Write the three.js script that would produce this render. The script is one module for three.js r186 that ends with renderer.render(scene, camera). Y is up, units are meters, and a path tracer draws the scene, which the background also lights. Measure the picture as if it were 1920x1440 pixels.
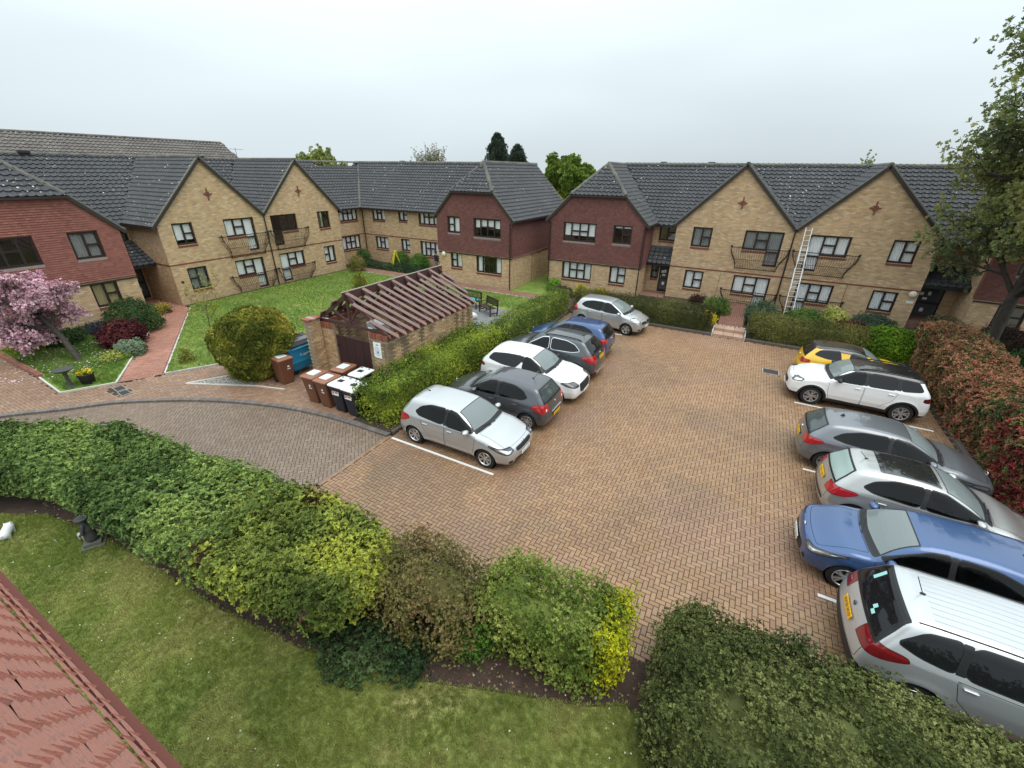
import * as THREE from 'three';
import { mergeGeometries, mergeVertices, toCreasedNormals } from 'three/addons/utils/BufferGeometryUtils.js';
import { RoundedBoxGeometry } from 'three/addons/geometries/RoundedBoxGeometry.js';

// ---------- camera, sky, light, exposure ----------
// x runs along the far right-hand building, north is -z, y is up; the eye is a second-floor window at 7.55 m
const scene = new THREE.Scene();
const camera = new THREE.PerspectiveCamera(83.96, 4 / 3, 0.05, 900);
{
  const pitch = 0.464342, roll = 0.0148294, yaw = -0.4887487;
  const c = Math.cos(roll), s = Math.sin(roll);
  // world axes in camera coordinates (x right, y down, z forward)
  const down = new THREE.Vector3(-s * Math.cos(pitch), c * Math.cos(pitch), Math.sin(pitch));
  const fw = new THREE.Vector3(0, 0, 1).addScaledVector(down, -down.z).normalize();
  const rt = new THREE.Vector3().crossVectors(down, fw);
  const xd = rt.clone().multiplyScalar(Math.cos(yaw)).addScaledVector(fw, Math.sin(yaw));
  const nd = rt.clone().multiplyScalar(Math.cos(yaw + Math.PI / 2)).addScaledVector(fw, Math.sin(yaw + Math.PI / 2));
  const toWorld = (v) => new THREE.Vector3(v.dot(xd), -v.dot(down), -v.dot(nd));
  const m = new THREE.Matrix4().makeBasis(toWorld(new THREE.Vector3(1, 0, 0)), toWorld(new THREE.Vector3(0, -1, 0)), toWorld(new THREE.Vector3(0, 0, -1)));
  camera.position.set(0, 7.55, 0);
  camera.quaternion.setFromRotationMatrix(m);
}
const renderer = new THREE.WebGLRenderer();
renderer.toneMapping = THREE.LinearToneMapping;
renderer.toneMappingExposure = 1.32;
renderer.shadowMap.enabled = true;

// seeded random numbers and noise
let seedState = 12345;
function seed(n) { seedState = n >>> 0; }
function rnd() { seedState = (seedState + 0x6D2B79F5) >>> 0; let t = seedState; t = Math.imul(t ^ (t >>> 15), t | 1); t ^= t + Math.imul(t ^ (t >>> 7), t | 61); return ((t ^ (t >>> 14)) >>> 0) / 4294967296; }
const rr = (a, b) => a + (b - a) * rnd();
const pick = (a) => a[Math.floor(rnd() * a.length)];
function hash2(i, j, k = 0) { let h = Math.imul(i, 374761393) ^ Math.imul(j, 668265263) ^ Math.imul(k, 2147483647 - 1234); h = Math.imul(h ^ (h >>> 13), 1274126177); return ((h ^ (h >>> 16)) >>> 0) / 4294967296; }
function vnoise(x, y, k = 0, per = 0) {
  const i = Math.floor(x), j = Math.floor(y), fx = x - i, fy = y - j, u = fx * fx * (3 - 2 * fx), v = fy * fy * (3 - 2 * fy);
  const w = (a) => per ? ((a % per) + per) % per : a;
  const a = hash2(w(i), w(j), k), b = hash2(w(i + 1), w(j), k), c = hash2(w(i), w(j + 1), k), d = hash2(w(i + 1), w(j + 1), k);
  return a + (b - a) * u + (c - a) * v + (a - b - c + d) * u * v;
}
function fbm(x, y, oct = 4, k = 0, per = 0) { let s = 0, a = 0.5, t = 0; for (let o = 0; o < oct; o++) { s += a * vnoise(x, y, k + o * 7, per); t += a; x *= 2; y *= 2; per *= 2; a *= 0.5; } return s / t; }
const mixc = (a, b, t) => [a[0] + (b[0] - a[0]) * t, a[1] + (b[1] - a[1]) * t, a[2] + (b[2] - a[2]) * t];
const clamp = (x, a = 0, b = 1) => Math.min(b, Math.max(a, x));
const sstep = (a, b, x) => { const t = clamp((x - a) / (b - a)); return t * t * (3 - 2 * t); };

// overcast sky: one veil of cloud, brighter overhead than at the horizon, with faint soft streaks all round
{
  const w = 512, h = 256, d = new Float32Array(w * h * 4);
  for (let j = 0; j < h; j++) for (let i = 0; i < w; i++) {
    const e = ((j + 0.5) / h - 0.5) * Math.PI, se = Math.max(0, Math.sin(e));
    const n = fbm(i / w * 8, j / h * 9, 4, 3, 8), n2 = fbm(i / w * 16 + 3, j / h * 40, 3, 9, 16);
    const L = 0.8 * (0.69 + 1.22 * se) * (1 + 0.32 * (n - 0.5) + 0.16 * (n2 - 0.5));
    const o = (j * w + i) * 4;
    d[o] = L * 0.90; d[o + 1] = L * 1.02; d[o + 2] = L * 1.07; d[o + 3] = 1;
  }
  const t = new THREE.DataTexture(d, w, h, THREE.RGBAFormat, THREE.FloatType);
  t.mapping = THREE.EquirectangularReflectionMapping; t.magFilter = THREE.LinearFilter; t.minFilter = THREE.LinearFilter; t.needsUpdate = true;
  scene.background = t; scene.environment = t;
}
const sun = new THREE.DirectionalLight(0xfff6ea, 1.0);
sun.position.set(18, 60, 12); sun.castShadow = true; sun.shadow.radius = 70;
Object.assign(sun.shadow.camera, { left: -50, right: 40, top: 50, bottom: -40, near: 1, far: 160 });
sun.shadow.mapSize.set(4096, 4096);
scene.add(sun, sun.target);
// ---------- helpers ----------
const taken = new Map();
function numbered(name) { const n = taken.get(name) || 0; taken.set(name, n + 1); return n ? `${name}_${String(n).padStart(3, '0')}` : name; }
function tag(o, label, category, group) { o.userData.label = label; o.userData.category = category; if (group) o.userData.group = group; return o; }
function thing(name, label, category, pos = [0, 0, 0], turn = 0, group) {
  const o = new THREE.Group(); o.name = numbered(name); o.position.set(...pos); o.rotation.y = turn; scene.add(o);
  return tag(o, label, category, group);
}
function mesh(name, geo, mat, parent) {
  const m = new THREE.Mesh(geo, mat); m.name = parent ? name : numbered(name); m.castShadow = m.receiveShadow = true; (parent || scene).add(m); return m;
}
function structure(name, geo, mat) { const m = mesh(name, geo, mat); m.userData.kind = 'structure'; return m; }
function stuff(o) { o.userData.kind = 'stuff'; return o; }
function instanced(name, geo, mat, list, parent) { // list of {m: Matrix4, c: [r,g,b]}
  const im = new THREE.InstancedMesh(geo, mat, list.length); im.name = parent ? name : numbered(name); const col = new THREE.Color();
  list.forEach((it, i) => { im.setMatrixAt(i, it.m); if (it.c) im.setColorAt(i, col.setRGB(...it.c)); });
  im.castShadow = im.receiveShadow = true; (parent || scene).add(im); return stuff(im);
}
function copyOf(o, pos, turn, label) { const c = o.clone(); c.name = numbered(o.name.replace(/_\d{3}$/, '')); c.userData = { ...o.userData }; if (label) c.userData.label = label; c.position.set(...pos); c.rotation.y = turn; scene.add(c); return c; }

const V = (x, y, z) => new THREE.Vector3(x, y, z);
const M4 = (x, y, z, rx = 0, ry = 0, rz = 0, sx = 1, sy = sx, sz = sx) => new THREE.Matrix4().compose(V(x, y, z), new THREE.Quaternion().setFromEuler(new THREE.Euler(rx, ry, rz, 'YXZ')), V(sx, sy, sz));

// geometry collector: flat faces, uv in metres by the face's main direction
class GB {
  constructor() { this.p = []; this.uv = []; }
  tri(a, b, c, uvs) {
    this.p.push(...a, ...b, ...c);
    if (uvs) { this.uv.push(...uvs.flat()); return this; }
    const nx = Math.abs((b[1] - a[1]) * (c[2] - a[2]) - (b[2] - a[2]) * (c[1] - a[1])), ny = Math.abs((b[2] - a[2]) * (c[0] - a[0]) - (b[0] - a[0]) * (c[2] - a[2])), nz = Math.abs((b[0] - a[0]) * (c[1] - a[1]) - (b[1] - a[1]) * (c[0] - a[0]));
    for (const v of [a, b, c]) this.uv.push(...(ny > nx && ny > nz ? [v[0], v[2]] : nx > nz ? [v[2], v[1]] : [v[0], v[1]]));
    return this;
  }
  quad(a, b, c, d) { return this.tri(a, b, c).tri(a, c, d); }
  box(x0, x1, y0, y1, z0, z1) {
    const A = [x0, y0, z0], B = [x1, y0, z0], C = [x1, y1, z0], D = [x0, y1, z0], E = [x0, y0, z1], F = [x1, y0, z1], G = [x1, y1, z1], H = [x0, y1, z1];
    return this.quad(E, F, G, H).quad(B, A, D, C).quad(A, E, H, D).quad(F, B, C, G).quad(D, H, G, C).quad(A, B, F, E);
  }
  cbox(x, y, z, sx, sy, sz) { return this.box(x - sx / 2, x + sx / 2, y - sy / 2, y + sy / 2, z - sz / 2, z + sz / 2); }
  // a square or flat bar between two points; w across (horizontal), h the other way
  bar(a, b, w, h = w, upHint = [0, 1, 0]) {
    const d = V(...b).sub(V(...a)).normalize(); let up = V(...upHint); if (Math.abs(d.dot(up)) > 0.98) up = V(1, 0, 0);
    const s = V().crossVectors ? new THREE.Vector3().crossVectors(d, up).normalize() : 0, u = new THREE.Vector3().crossVectors(s, d).normalize();
    const P = (q, i, j) => [q[0] + s.x * i * w / 2 + u.x * j * h / 2, q[1] + s.y * i * w / 2 + u.y * j * h / 2, q[2] + s.z * i * w / 2 + u.z * j * h / 2];
    const a0 = P(a, -1, -1), a1 = P(a, 1, -1), a2 = P(a, 1, 1), a3 = P(a, -1, 1), b0 = P(b, -1, -1), b1 = P(b, 1, -1), b2 = P(b, 1, 1), b3 = P(b, -1, 1);
    return this.quad(a0, a1, a2, a3).quad(b1, b0, b3, b2).quad(a1, b1, b2, a2).quad(b0, a0, a3, b3).quad(a3, a2, b2, b3).quad(a1, a0, b0, b1);
  }
  geo(g, m) { // append any three.js geometry
    let q = g.index ? g.toNonIndexed() : g.clone(); if (m) q.applyMatrix4(m);
    const P = q.attributes.position, U = q.attributes.uv;
    for (let i = 0; i < P.count; i++) { this.p.push(P.getX(i), P.getY(i), P.getZ(i)); this.uv.push(U ? U.getX(i) : 0, U ? U.getY(i) : 0); }
    return this;
  }
  build(smooth) {
    let g = new THREE.BufferGeometry(); g.setAttribute('position', new THREE.Float32BufferAttribute(this.p, 3)); g.setAttribute('uv', new THREE.Float32BufferAttribute(this.uv, 2));
    g.computeVertexNormals(); if (smooth) g = toCreasedNormals(g, smooth); return g;
  }
}
const boxG = (x0, x1, y0, y1, z0, z1) => new GB().box(x0, x1, y0, y1, z0, z1).build();
function polyShape(pts) { const s = new THREE.Shape(); pts.forEach((p, i) => i ? s.lineTo(p[0], p[1]) : s.moveTo(p[0], p[1])); s.closePath(); return s; }
// flat sheet on the ground from plan points (x, north)
function sheet(pts, y) {
  const g = new THREE.ShapeGeometry(polyShape(pts)); const P = g.attributes.position, uv = [];
  for (let i = 0; i < P.count; i++) { const x = P.getX(i), n = P.getY(i); P.setXYZ(i, x, y, -n); uv.push(x, n); }
  g.setAttribute('uv', new THREE.Float32BufferAttribute(uv, 2)); g.computeVertexNormals(); return g;
}
// a slab with sides from plan points
function slab(pts, y0, y1) {
  const g = new THREE.ExtrudeGeometry(polyShape(pts), { depth: y1 - y0, bevelEnabled: false }); g.rotateX(-Math.PI / 2); g.translate(0, y0, 0); return g;
}
function inPoly(pts, x, y) { let c = false; for (let i = 0, j = pts.length - 1; i < pts.length; j = i++) { const [xi, yi] = pts[i], [xj, yj] = pts[j]; if ((yi > y) !== (yj > y) && x < (xj - xi) * (y - yi) / (yj - yi) + xi) c = !c; } return c; }
function polySD(pts, x, y) { // signed distance, negative inside
  let d = 1e9, s = 1; const n = pts.length;
  for (let i = 0, j = n - 1; i < n; j = i++) {
    const a = pts[i], b = pts[j], ex = b[0] - a[0], ey = b[1] - a[1], wx = x - a[0], wy = y - a[1];
    const t = clamp((wx * ex + wy * ey) / (ex * ex + ey * ey + 1e-12)), bx = wx - ex * t, by = wy - ey * t; d = Math.min(d, bx * bx + by * by);
    const c1 = y >= a[1], c2 = y < b[1], c3 = ex * wy > ey * wx; if ((c1 && c2 && c3) || (!c1 && !c2 && !c3)) s = -s;
  }
  return s * Math.sqrt(d);
}
// naive surface nets over a signed distance function
function surfaceNets(f, lo, hi, cell) {
  const nx = Math.ceil((hi[0] - lo[0]) / cell) + 1, ny = Math.ceil((hi[1] - lo[1]) / cell) + 1, nz = Math.ceil((hi[2] - lo[2]) / cell) + 1;
  const F = new Float32Array(nx * ny * nz), id = (i, j, k) => (k * ny + j) * nx + i;
  for (let k = 0; k < nz; k++) for (let j = 0; j < ny; j++) for (let i = 0; i < nx; i++) F[id(i, j, k)] = f(lo[0] + i * cell, lo[1] + j * cell, lo[2] + k * cell);
  const vid = new Int32Array(nx * ny * nz).fill(-1), P = [], I = [];
  for (let k = 0; k < nz - 1; k++) for (let j = 0; j < ny - 1; j++) for (let i = 0; i < nx - 1; i++) {
    let sx = 0, sy = 0, sz = 0, c = 0; const v = [];
    for (let q = 0; q < 8; q++) v.push(F[id(i + (q & 1), j + ((q >> 1) & 1), k + (q >> 2))]);
    for (let a = 0; a < 8; a++) for (let ax = 1; ax <= 4; ax <<= 1) { const b = a | ax; if (b === a) continue; if ((v[a] < 0) !== (v[b] < 0)) { const t = v[a] / (v[a] - v[b]); sx += (a & 1) + (ax === 1 ? t : 0); sy += ((a >> 1) & 1) + (ax === 2 ? t : 0); sz += (a >> 2) + (ax === 4 ? t : 0); c++; } }
    if (c) { vid[id(i, j, k)] = P.length / 3; P.push(lo[0] + (i + sx / c) * cell, lo[1] + (j + sy / c) * cell, lo[2] + (k + sz / c) * cell); }
  }
  const q = (a, b, c, d, flip) => { if (a < 0 || b < 0 || c < 0 || d < 0) return; flip ? I.push(a, c, b, a, d, c) : I.push(a, b, c, a, c, d); };
  for (let k = 1; k < nz - 1; k++) for (let j = 1; j < ny - 1; j++) for (let i = 1; i < nx - 1; i++) {
    const o = F[id(i, j, k)] < 0;
    if (o !== F[id(i + 1, j, k)] < 0) q(vid[id(i, j - 1, k - 1)], vid[id(i, j, k - 1)], vid[id(i, j, k)], vid[id(i, j - 1, k)], !o);
    if (o !== F[id(i, j + 1, k)] < 0) q(vid[id(i - 1, j, k - 1)], vid[id(i - 1, j, k)], vid[id(i, j, k)], vid[id(i, j, k - 1)], !o);
    if (o !== F[id(i, j, k + 1)] < 0) q(vid[id(i - 1, j - 1, k)], vid[id(i, j - 1, k)], vid[id(i, j, k)], vid[id(i - 1, j, k)], !o);
  }
  return { P, I };
}
function netGeo(f, lo, hi, cell, colorAt) {
  const { P, I } = surfaceNets(f, lo, hi, cell); const g = new THREE.BufferGeometry(); g.setAttribute('position', new THREE.Float32BufferAttribute(P, 3)); g.setIndex(I);
  if (colorAt) { const c = []; for (let i = 0; i < P.length; i += 3) c.push(...colorAt(P[i], P[i + 1], P[i + 2])); g.setAttribute('color', new THREE.Float32BufferAttribute(c, 3)); }
  g.computeVertexNormals(); return g;
}
const smin = (a, b, k) => { const h = Math.max(k - Math.abs(a - b), 0) / k; return Math.min(a, b) - h * h * k * 0.25; };
const smax = (a, b, k) => -smin(-a, -b, k);
function capsule(x, y, z, a, b) { // a, b: [x,y,z,r]
  const ex = b[0] - a[0], ey = b[1] - a[1], ez = b[2] - a[2], t = clamp(((x - a[0]) * ex + (y - a[1]) * ey + (z - a[2]) * ez) / (ex * ex + ey * ey + ez * ez + 1e-9));
  return Math.hypot(x - a[0] - ex * t, y - a[1] - ey * t, z - a[2] - ez * t) - (a[3] + (b[3] - a[3]) * t);
}

// ---------- textures and materials ----------
function tex(w, h, f, rep = 1, srgb = true) { // f(u, v) -> linear [r,g,b]; tileable when f is
  const d = new Uint8Array(w * h * 4), enc = (x) => Math.round(255 * (srgb ? (x <= 0.0031308 ? x * 12.92 : 1.055 * Math.pow(x, 1 / 2.4) - 0.055) : x));
  for (let j = 0; j < h; j++) for (let i = 0; i < w; i++) { const c = f((i + 0.5) / w, (j + 0.5) / h), o = (j * w + i) * 4; d[o] = enc(clamp(c[0])); d[o + 1] = enc(clamp(c[1])); d[o + 2] = enc(clamp(c[2])); d[o + 3] = 255; }
  const t = new THREE.DataTexture(d, w, h); t.wrapS = t.wrapT = THREE.RepeatWrapping; t.magFilter = THREE.LinearFilter; t.minFilter = THREE.LinearFilter; t.repeat.set(Array.isArray(rep) ? rep[0] : rep, Array.isArray(rep) ? rep[1] : rep);
  if (srgb) t.colorSpace = THREE.SRGBColorSpace; t.needsUpdate = true; return t;
}
const gray = (v) => [v, v, v];
function std(rgb, roughness = 0.8, extra = {}) { return new THREE.MeshStandardMaterial({ color: new THREE.Color().setRGB(...rgb), roughness, ...extra }); }
function phys(rgb, roughness, extra = {}) { return new THREE.MeshPhysicalMaterial({ color: new THREE.Color().setRGB(...rgb), roughness, ...extra }); }

function brickTex(tones, mortar, nx = 20, ny = 48, seedK = 1) { // nx bricks of 225 mm, ny courses of 75 mm
  const W = 1024, H = 1024, joint = 0.012;
  return tex(W, H, (u, v) => {
    const row = Math.floor(v * ny), fy = (v * ny - row) * 0.075, sh = row & 1 ? 0.5 : 0, bx = u * nx + sh, col = Math.floor(bx) % nx, fx = (bx - Math.floor(bx)) * 0.225;
    const n = fbm(u * 40, v * 40, 3, seedK, 40), g = hash2(Math.round(u * 2048), Math.round(v * 2048), 5);
    if (fx < joint || fy < joint) return mixc(mortar, gray(0.2), n * 0.5);
    const h = hash2(col, row, seedK), t = tones[Math.floor(h * tones.length)], b = 0.82 + 0.3 * hash2(col, row, seedK + 9), big = 0.9 + 0.2 * fbm(u * 6, v * 6, 3, seedK + 3, 6);
    return t.map((c) => c * b * big * (0.8 + 0.25 * n + 0.15 * g));
  }, [1 / (nx * 0.225), 1 / (ny * 0.075)]);
}
const yellowTones = [[.56, .36, .18], [.62, .43, .235], [.50, .295, .135], [.58, .375, .185], [.68, .51, .32], [.44, .265, .135], [.60, .345, .165], [.53, .365, .22]];
{ const m = [.565, .385, .225]; for (const t of yellowTones) for (let i = 0; i < 3; i++) t[i] += (m[i] - t[i]) * 0.45; }
const MAT = {};
MAT.brick = std([1, 1, 1], 0.92, { map: brickTex(yellowTones, [.46, .38, .27], 20, 48, 1) });
MAT.redBrick = std([1, 1, 1], 0.9, { map: brickTex([[.24, .085, .05], [.28, .10, .06], [.20, .065, .045], [.26, .11, .07]], [.2, .12, .09], 20, 48, 21) });
MAT.hangRed = std([1, 1, 1], 0.85, { vertexColors: true });
MAT.frame = std([.022, .013, .011], 0.5);
MAT.board = std([.032, .024, .02], 0.6);
MAT.gutter = std([.03, .02, .018], 0.4);
MAT.iron = std([.035, .022, .018], 0.6, { metalness: 0.3 });
MAT.pane = phys([1, 1, 1], 0.03, { transmission: 1, thickness: 0, ior: 1.5 });
MAT.curtain = std([.86, .87, .87], 0.95);
MAT.blind = std([.84, .85, .83], 0.9);
MAT.beigeCurtain = std([.42, .34, .18], 0.95);
MAT.greyCurtain = std([.25, .26, .26], 0.95);
MAT.room = std([.46, .43, .37], 0.95);
MAT.roofSheet = std([.068, .07, .078], 0.9);
MAT.roofTile = std([1, 1, 1], 0.62);
MAT.ridgeTile = std([.115, .108, .095], 0.8);
MAT.lead = std([.13, .13, .135], 0.55);
MAT.whitePaint = std([.72, .72, .7], 0.6);
MAT.white = std([.8, .8, .8], 0.5);
MAT.black = std([.012, .012, .013], 0.5);
MAT.darkWood = std([.045, .026, .018], 0.6);
MAT.soil = std([1, 1, 1], 0.95, { map: tex(512, 512, (u, v) => { const n = fbm(u * 12, v * 12, 5, 31, 12), g = hash2(Math.floor(u * 512), Math.floor(v * 512), 3); const c = mixc([.032, .02, .015], [.085, .055, .04], n); return g > 0.985 ? [.3, .27, .2] : c.map((q) => q * (0.7 + 0.6 * g)); }, 1 / 2) });
// ---------- ground, paving, lawns (plan points are [x, north]) ----------
MAT.terrain = std([1, 1, 1], 1, { map: tex(256, 256, (u, v) => mixc([.05, .08, .025], [.11, .13, .05], fbm(u * 8, v * 8, 4, 41, 8)), 1 / 12) });
const grassTex = (k, a, b, c, rep) => tex(1024, 1024, (u, v) => {
  const big = fbm(u * 5, v * 5, 4, k, 5), mid = fbm(u * 22, v * 22, 3, k + 5, 22), g = hash2(Math.floor(u * 1024), Math.floor(v * 1024), k), g2 = hash2(Math.floor(u * 512), Math.floor(v * 512), k + 2);
  let q = mixc(a, b, clamp((big - 0.3) * 2.2)); q = mixc(q, c, sstep(0.52, 0.75, fbm(u * 7 + 3, v * 7, 4, k + 11, 7)) * 0.8);
  const s = (0.72 + 0.28 * mid * 1.6) * (0.62 + 0.5 * g + 0.28 * g2); return q.map((x) => x * s);
}, rep);
MAT.lawnNear = std([1, 1, 1], 1, { map: grassTex(51, [.19, .235, .06], [.27, .30, .085], [.42, .38, .165], 1 / 7) });
MAT.lawnFar = std([1, 1, 1], 1, { map: grassTex(71, [.12, .195, .03], [.17, .25, .04], [.22, .26, .06], 1 / 7) });
MAT.bedding = std([.042, .033, .024], 0.95);
MAT.gravel = std([1, 1, 1], 0.9, { map: tex(256, 256, (u, v) => { const g = hash2(Math.floor(u * 64), Math.floor(v * 64), 8); return g > 0.7 ? [.5, .48, .44] : g > 0.35 ? [.26, .25, .22] : [.07, .07, .06]; }, 1 / 1.6) });
structure('ground', new THREE.CircleGeometry(420, 64).rotateX(-Math.PI / 2).translate(0, -0.14, -30), MAT.terrain);

const arc = [[-22.6, -0.6], [-21.6, 1.2], [-20.65, 2.68], [-19.43, 3.95], [-18.51, 4.99], [-16.99, 6.08], [-16.21, 6.53], [-14.99, 7.09], [-13.51, 7.60], [-12.53, 7.84], [-11.18, 8.05], [-10.08, 8.12], [-8.72, 8.16]];
const arcCurve = new THREE.CatmullRomCurve3(arc.map(([x, n]) => V(x, 0, -n)));
const arcPts = arcCurve.getPoints(60).map((p) => [p.x, -p.z]);
const carParkPoly = [[-8.62, 5.05], [7.05, 5.05], [7.05, 23.36], [-8.62, 23.36]];
const drivePoly = [...arcPts, [-8.72, 4.3], [-9.2, 4.1], [-10.7, 3.9], [-13.2, 3.6], [-15.3, 2.7], [-16.9, 1.5], [-18.2, 0.2], [-19.2, -1.4]];
const footPoly = [...arcPts.map(([x, n]) => [x, n]).reverse(), [-29.5, -0.6], [-29.5, 4.62], [-23.2, 4.42], [-20.86, 4.28], [-20.1, 5.66], [-19.42, 6.98], [-18.36, 8.86], [-17.2, 10.95], [-14.3, 10.95], [-14.3, 10.42], [-10.45, 10.42], [-10.35, 8.3]].map((p) => p);
const FOOT = 0.075;
const carPark = structure('car_park', slab(carParkPoly, -0.12, -0.014), MAT.bedding);
const driveway = structure('driveway', slab(drivePoly, -0.12, -0.014), MAT.bedding);
const footway = structure('footway', slab(footPoly, -0.12, FOOT - 0.014), MAT.bedding);

const paverGeo = (() => { // chamfered block, 200 x 100, top at y = 0
  const g = new GB(), a = 0.0948, b = 0.0448, c = 0.006, t = 0.06;
  const T = [[-a + c, 0, -b + c], [-a + c, 0, b - c], [a - c, 0, b - c], [a - c, 0, -b + c]], E = [[-a, -c, -b], [-a, -c, b], [a, -c, b], [a, -c, -b]], B = E.map((p) => [p[0], -t, p[2]]);
  g.quad(...T); for (let i = 0; i < 4; i++) { const j = (i + 1) % 4; g.quad(E[i], E[j], T[j], T[i]); g.quad(B[i], B[j], E[j], E[i]); } return g.build();
})();
function herringbone(poly, deg, y, colorAt, skip) {
  const ca = Math.cos(deg * Math.PI / 180), sa = Math.sin(deg * Math.PI / 180), u = 0.1, out = [], L = [];
  for (const [x, n] of poly) L.push([(x * ca + n * sa) / u, (-x * sa + n * ca) / u]);
  const i0 = Math.floor(Math.min(...L.map((q) => q[0]))), i1 = Math.ceil(Math.max(...L.map((q) => q[0]))), j0 = Math.floor(Math.min(...L.map((q) => q[1]))), j1 = Math.ceil(Math.max(...L.map((q) => q[1])));
  for (let j = j0; j <= j1; j++) for (let i = i0; i <= i1; i++) {
    const k = (((i - j) % 4) + 4) % 4; let a, b, r; if (k === 0) { a = i + 1; b = j + 0.5; r = 0; } else if (k === 3) { a = i + 0.5; b = j + 1; r = Math.PI / 2; } else continue;
    const x = (a * ca - b * sa) * u, n = (a * sa + b * ca) * u;
    if (!inPoly(poly, x, n) || (skip && skip(x, n))) continue;
    out.push({ x, n, r: r + deg * Math.PI / 180, m: M4(x, y + rr(-0.002, 0.001), -n, rr(-0.006, 0.006), r + deg * Math.PI / 180, rr(-0.006, 0.006)), c: colorAt(x, n) });
  }
  return out;
}
seed(77);
MAT.paver = std([1, 1, 1], 0.46);
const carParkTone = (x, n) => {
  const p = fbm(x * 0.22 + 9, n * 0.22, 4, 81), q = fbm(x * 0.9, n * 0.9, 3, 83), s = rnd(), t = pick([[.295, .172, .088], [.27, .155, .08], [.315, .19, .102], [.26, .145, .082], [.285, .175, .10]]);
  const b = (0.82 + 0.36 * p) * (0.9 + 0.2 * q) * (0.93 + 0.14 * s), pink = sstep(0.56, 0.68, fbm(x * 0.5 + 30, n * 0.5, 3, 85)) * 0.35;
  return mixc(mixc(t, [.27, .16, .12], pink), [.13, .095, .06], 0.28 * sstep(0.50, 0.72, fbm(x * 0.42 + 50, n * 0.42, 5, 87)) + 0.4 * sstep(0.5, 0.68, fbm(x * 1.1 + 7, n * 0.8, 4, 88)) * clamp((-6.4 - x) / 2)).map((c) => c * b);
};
const driveTone = (x, n) => { const p = fbm(x * 0.3, n * 0.3 + 5, 4, 91), b = (0.8 + 0.4 * p) * rr(0.92, 1.08); return pick([[.205, .15, .108], [.185, .135, .10], [.22, .163, .122], [.195, .138, .096]]).map((c) => c * b); };
const footTone = (x, n) => { const p = fbm(x * 0.4, n * 0.4 + 5, 4, 95), b = (0.8 + 0.4 * p) * rr(0.88, 1.12); return pick([[.28, .175, .11], [.255, .152, .096], [.305, .195, .13], [.265, .155, .10], [.24, .158, .115]]).map((c) => c * b); };
{
  const covers = (x, n) => (x > 1.6 && x < 2.3 && n > 19.55 && n < 20.15);
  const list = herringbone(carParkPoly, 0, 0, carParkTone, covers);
  // the 300 pavers that show largest, each its own mesh; the rest one sheet of copies
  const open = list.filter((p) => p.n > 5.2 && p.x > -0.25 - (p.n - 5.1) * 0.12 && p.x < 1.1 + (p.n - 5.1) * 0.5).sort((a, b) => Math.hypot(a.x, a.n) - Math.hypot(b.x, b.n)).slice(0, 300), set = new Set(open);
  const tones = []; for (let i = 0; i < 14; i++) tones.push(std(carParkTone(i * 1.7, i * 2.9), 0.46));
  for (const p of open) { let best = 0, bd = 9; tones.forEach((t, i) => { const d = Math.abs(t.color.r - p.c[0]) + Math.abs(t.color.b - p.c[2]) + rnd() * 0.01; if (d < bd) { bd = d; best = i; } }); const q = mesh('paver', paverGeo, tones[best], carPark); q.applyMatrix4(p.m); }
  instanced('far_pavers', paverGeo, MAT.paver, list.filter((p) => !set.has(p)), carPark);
  instanced('drive_pavers', paverGeo, MAT.paver, herringbone(drivePoly, 45, 0, driveTone, (x, n) => x > -17.4 && x < -16.45 && n > 3.65 && n < 4.4 && (n - 4.05) < 0.45 + (x + 16.9) * 0.5), driveway);
  instanced('footway_pavers', paverGeo, MAT.paver, herringbone(footPoly, 0, FOOT, footTone, (x, n) => inPoly([[-19.85, 5.25], [-19.75, 5.75], [-18.75, 5.65], [-18.7, 5.2]], x, n)), footway);
  // painted bay lines
  const line = (x0, x1, n) => mesh('bay_line', boxG(x0, x1, 0.0015, 0.005, -n - 0.04, -n + 0.04), MAT.whitePaint, carPark);
  for (const n of [8.12, 10.33, 12.58, 14.84, 17.02, 18.86, 21.12]) line(-8.55, -4.9 + rr(-0.06, 0.1), n);
  for (const n of [8.05, 10.38, 12.69, 14.95, 17.2, 19.45]) line(2.72 + rr(-0.05, 0.05), 6.7, n);
  for (let n = 4.4; n < 8.1; n += 0.2035) mesh('border_paver', paverGeo, tones[Math.floor(rnd() * 14)], carPark).applyMatrix4(M4(-8.675, rr(-0.002, 0.002), -n, 0, Math.PI / 2, 0));
  // edge kerbs of the car park
  const kerbMat = std([.10, .082, .068], 0.8);
  const kerb = (name, x0, x1, n0, n1, h) => mesh(name, new RoundedBoxGeometry(x1 - x0, h + 0.1, n1 - n0, 1, 0.012).translate((x0 + x1) / 2, (h - 0.1) / 2, -(n0 + n1) / 2), kerbMat, carPark);
  for (let x = -8.6; x < -0.8; x += 0.915) kerb('kerb_stone', x, Math.min(x + 0.91, -0.8), 23.36, 23.52, 0.13);
  for (let x = 0.78; x < 7.0; x += 0.915) kerb('kerb_stone', x, Math.min(x + 0.91, 7.2), 23.36, 23.52, 0.13);
  for (let n = 5.05; n < 23.3; n += 0.915) kerb('kerb_stone', 7.06, 7.2, n, Math.min(n + 0.91, 23.36), 0.1);
  for (let n = 8.3; n < 23.3; n += 0.915) kerb('kerb_stone', -8.76, -8.63, n, Math.min(n + 0.91, 23.36), 0.1);
  for (let x = -3.0; x < 1.4; x += 0.1035) for (const r of [0, 1]) mesh('edge_block', paverGeo, r ? tones[3] : kerbMat, carPark).applyMatrix4(M4(x, 0.012 + rr(-0.003, 0.003), -(4.93 - r * 0.0), 0, Math.PI / 2, 0));
}
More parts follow.
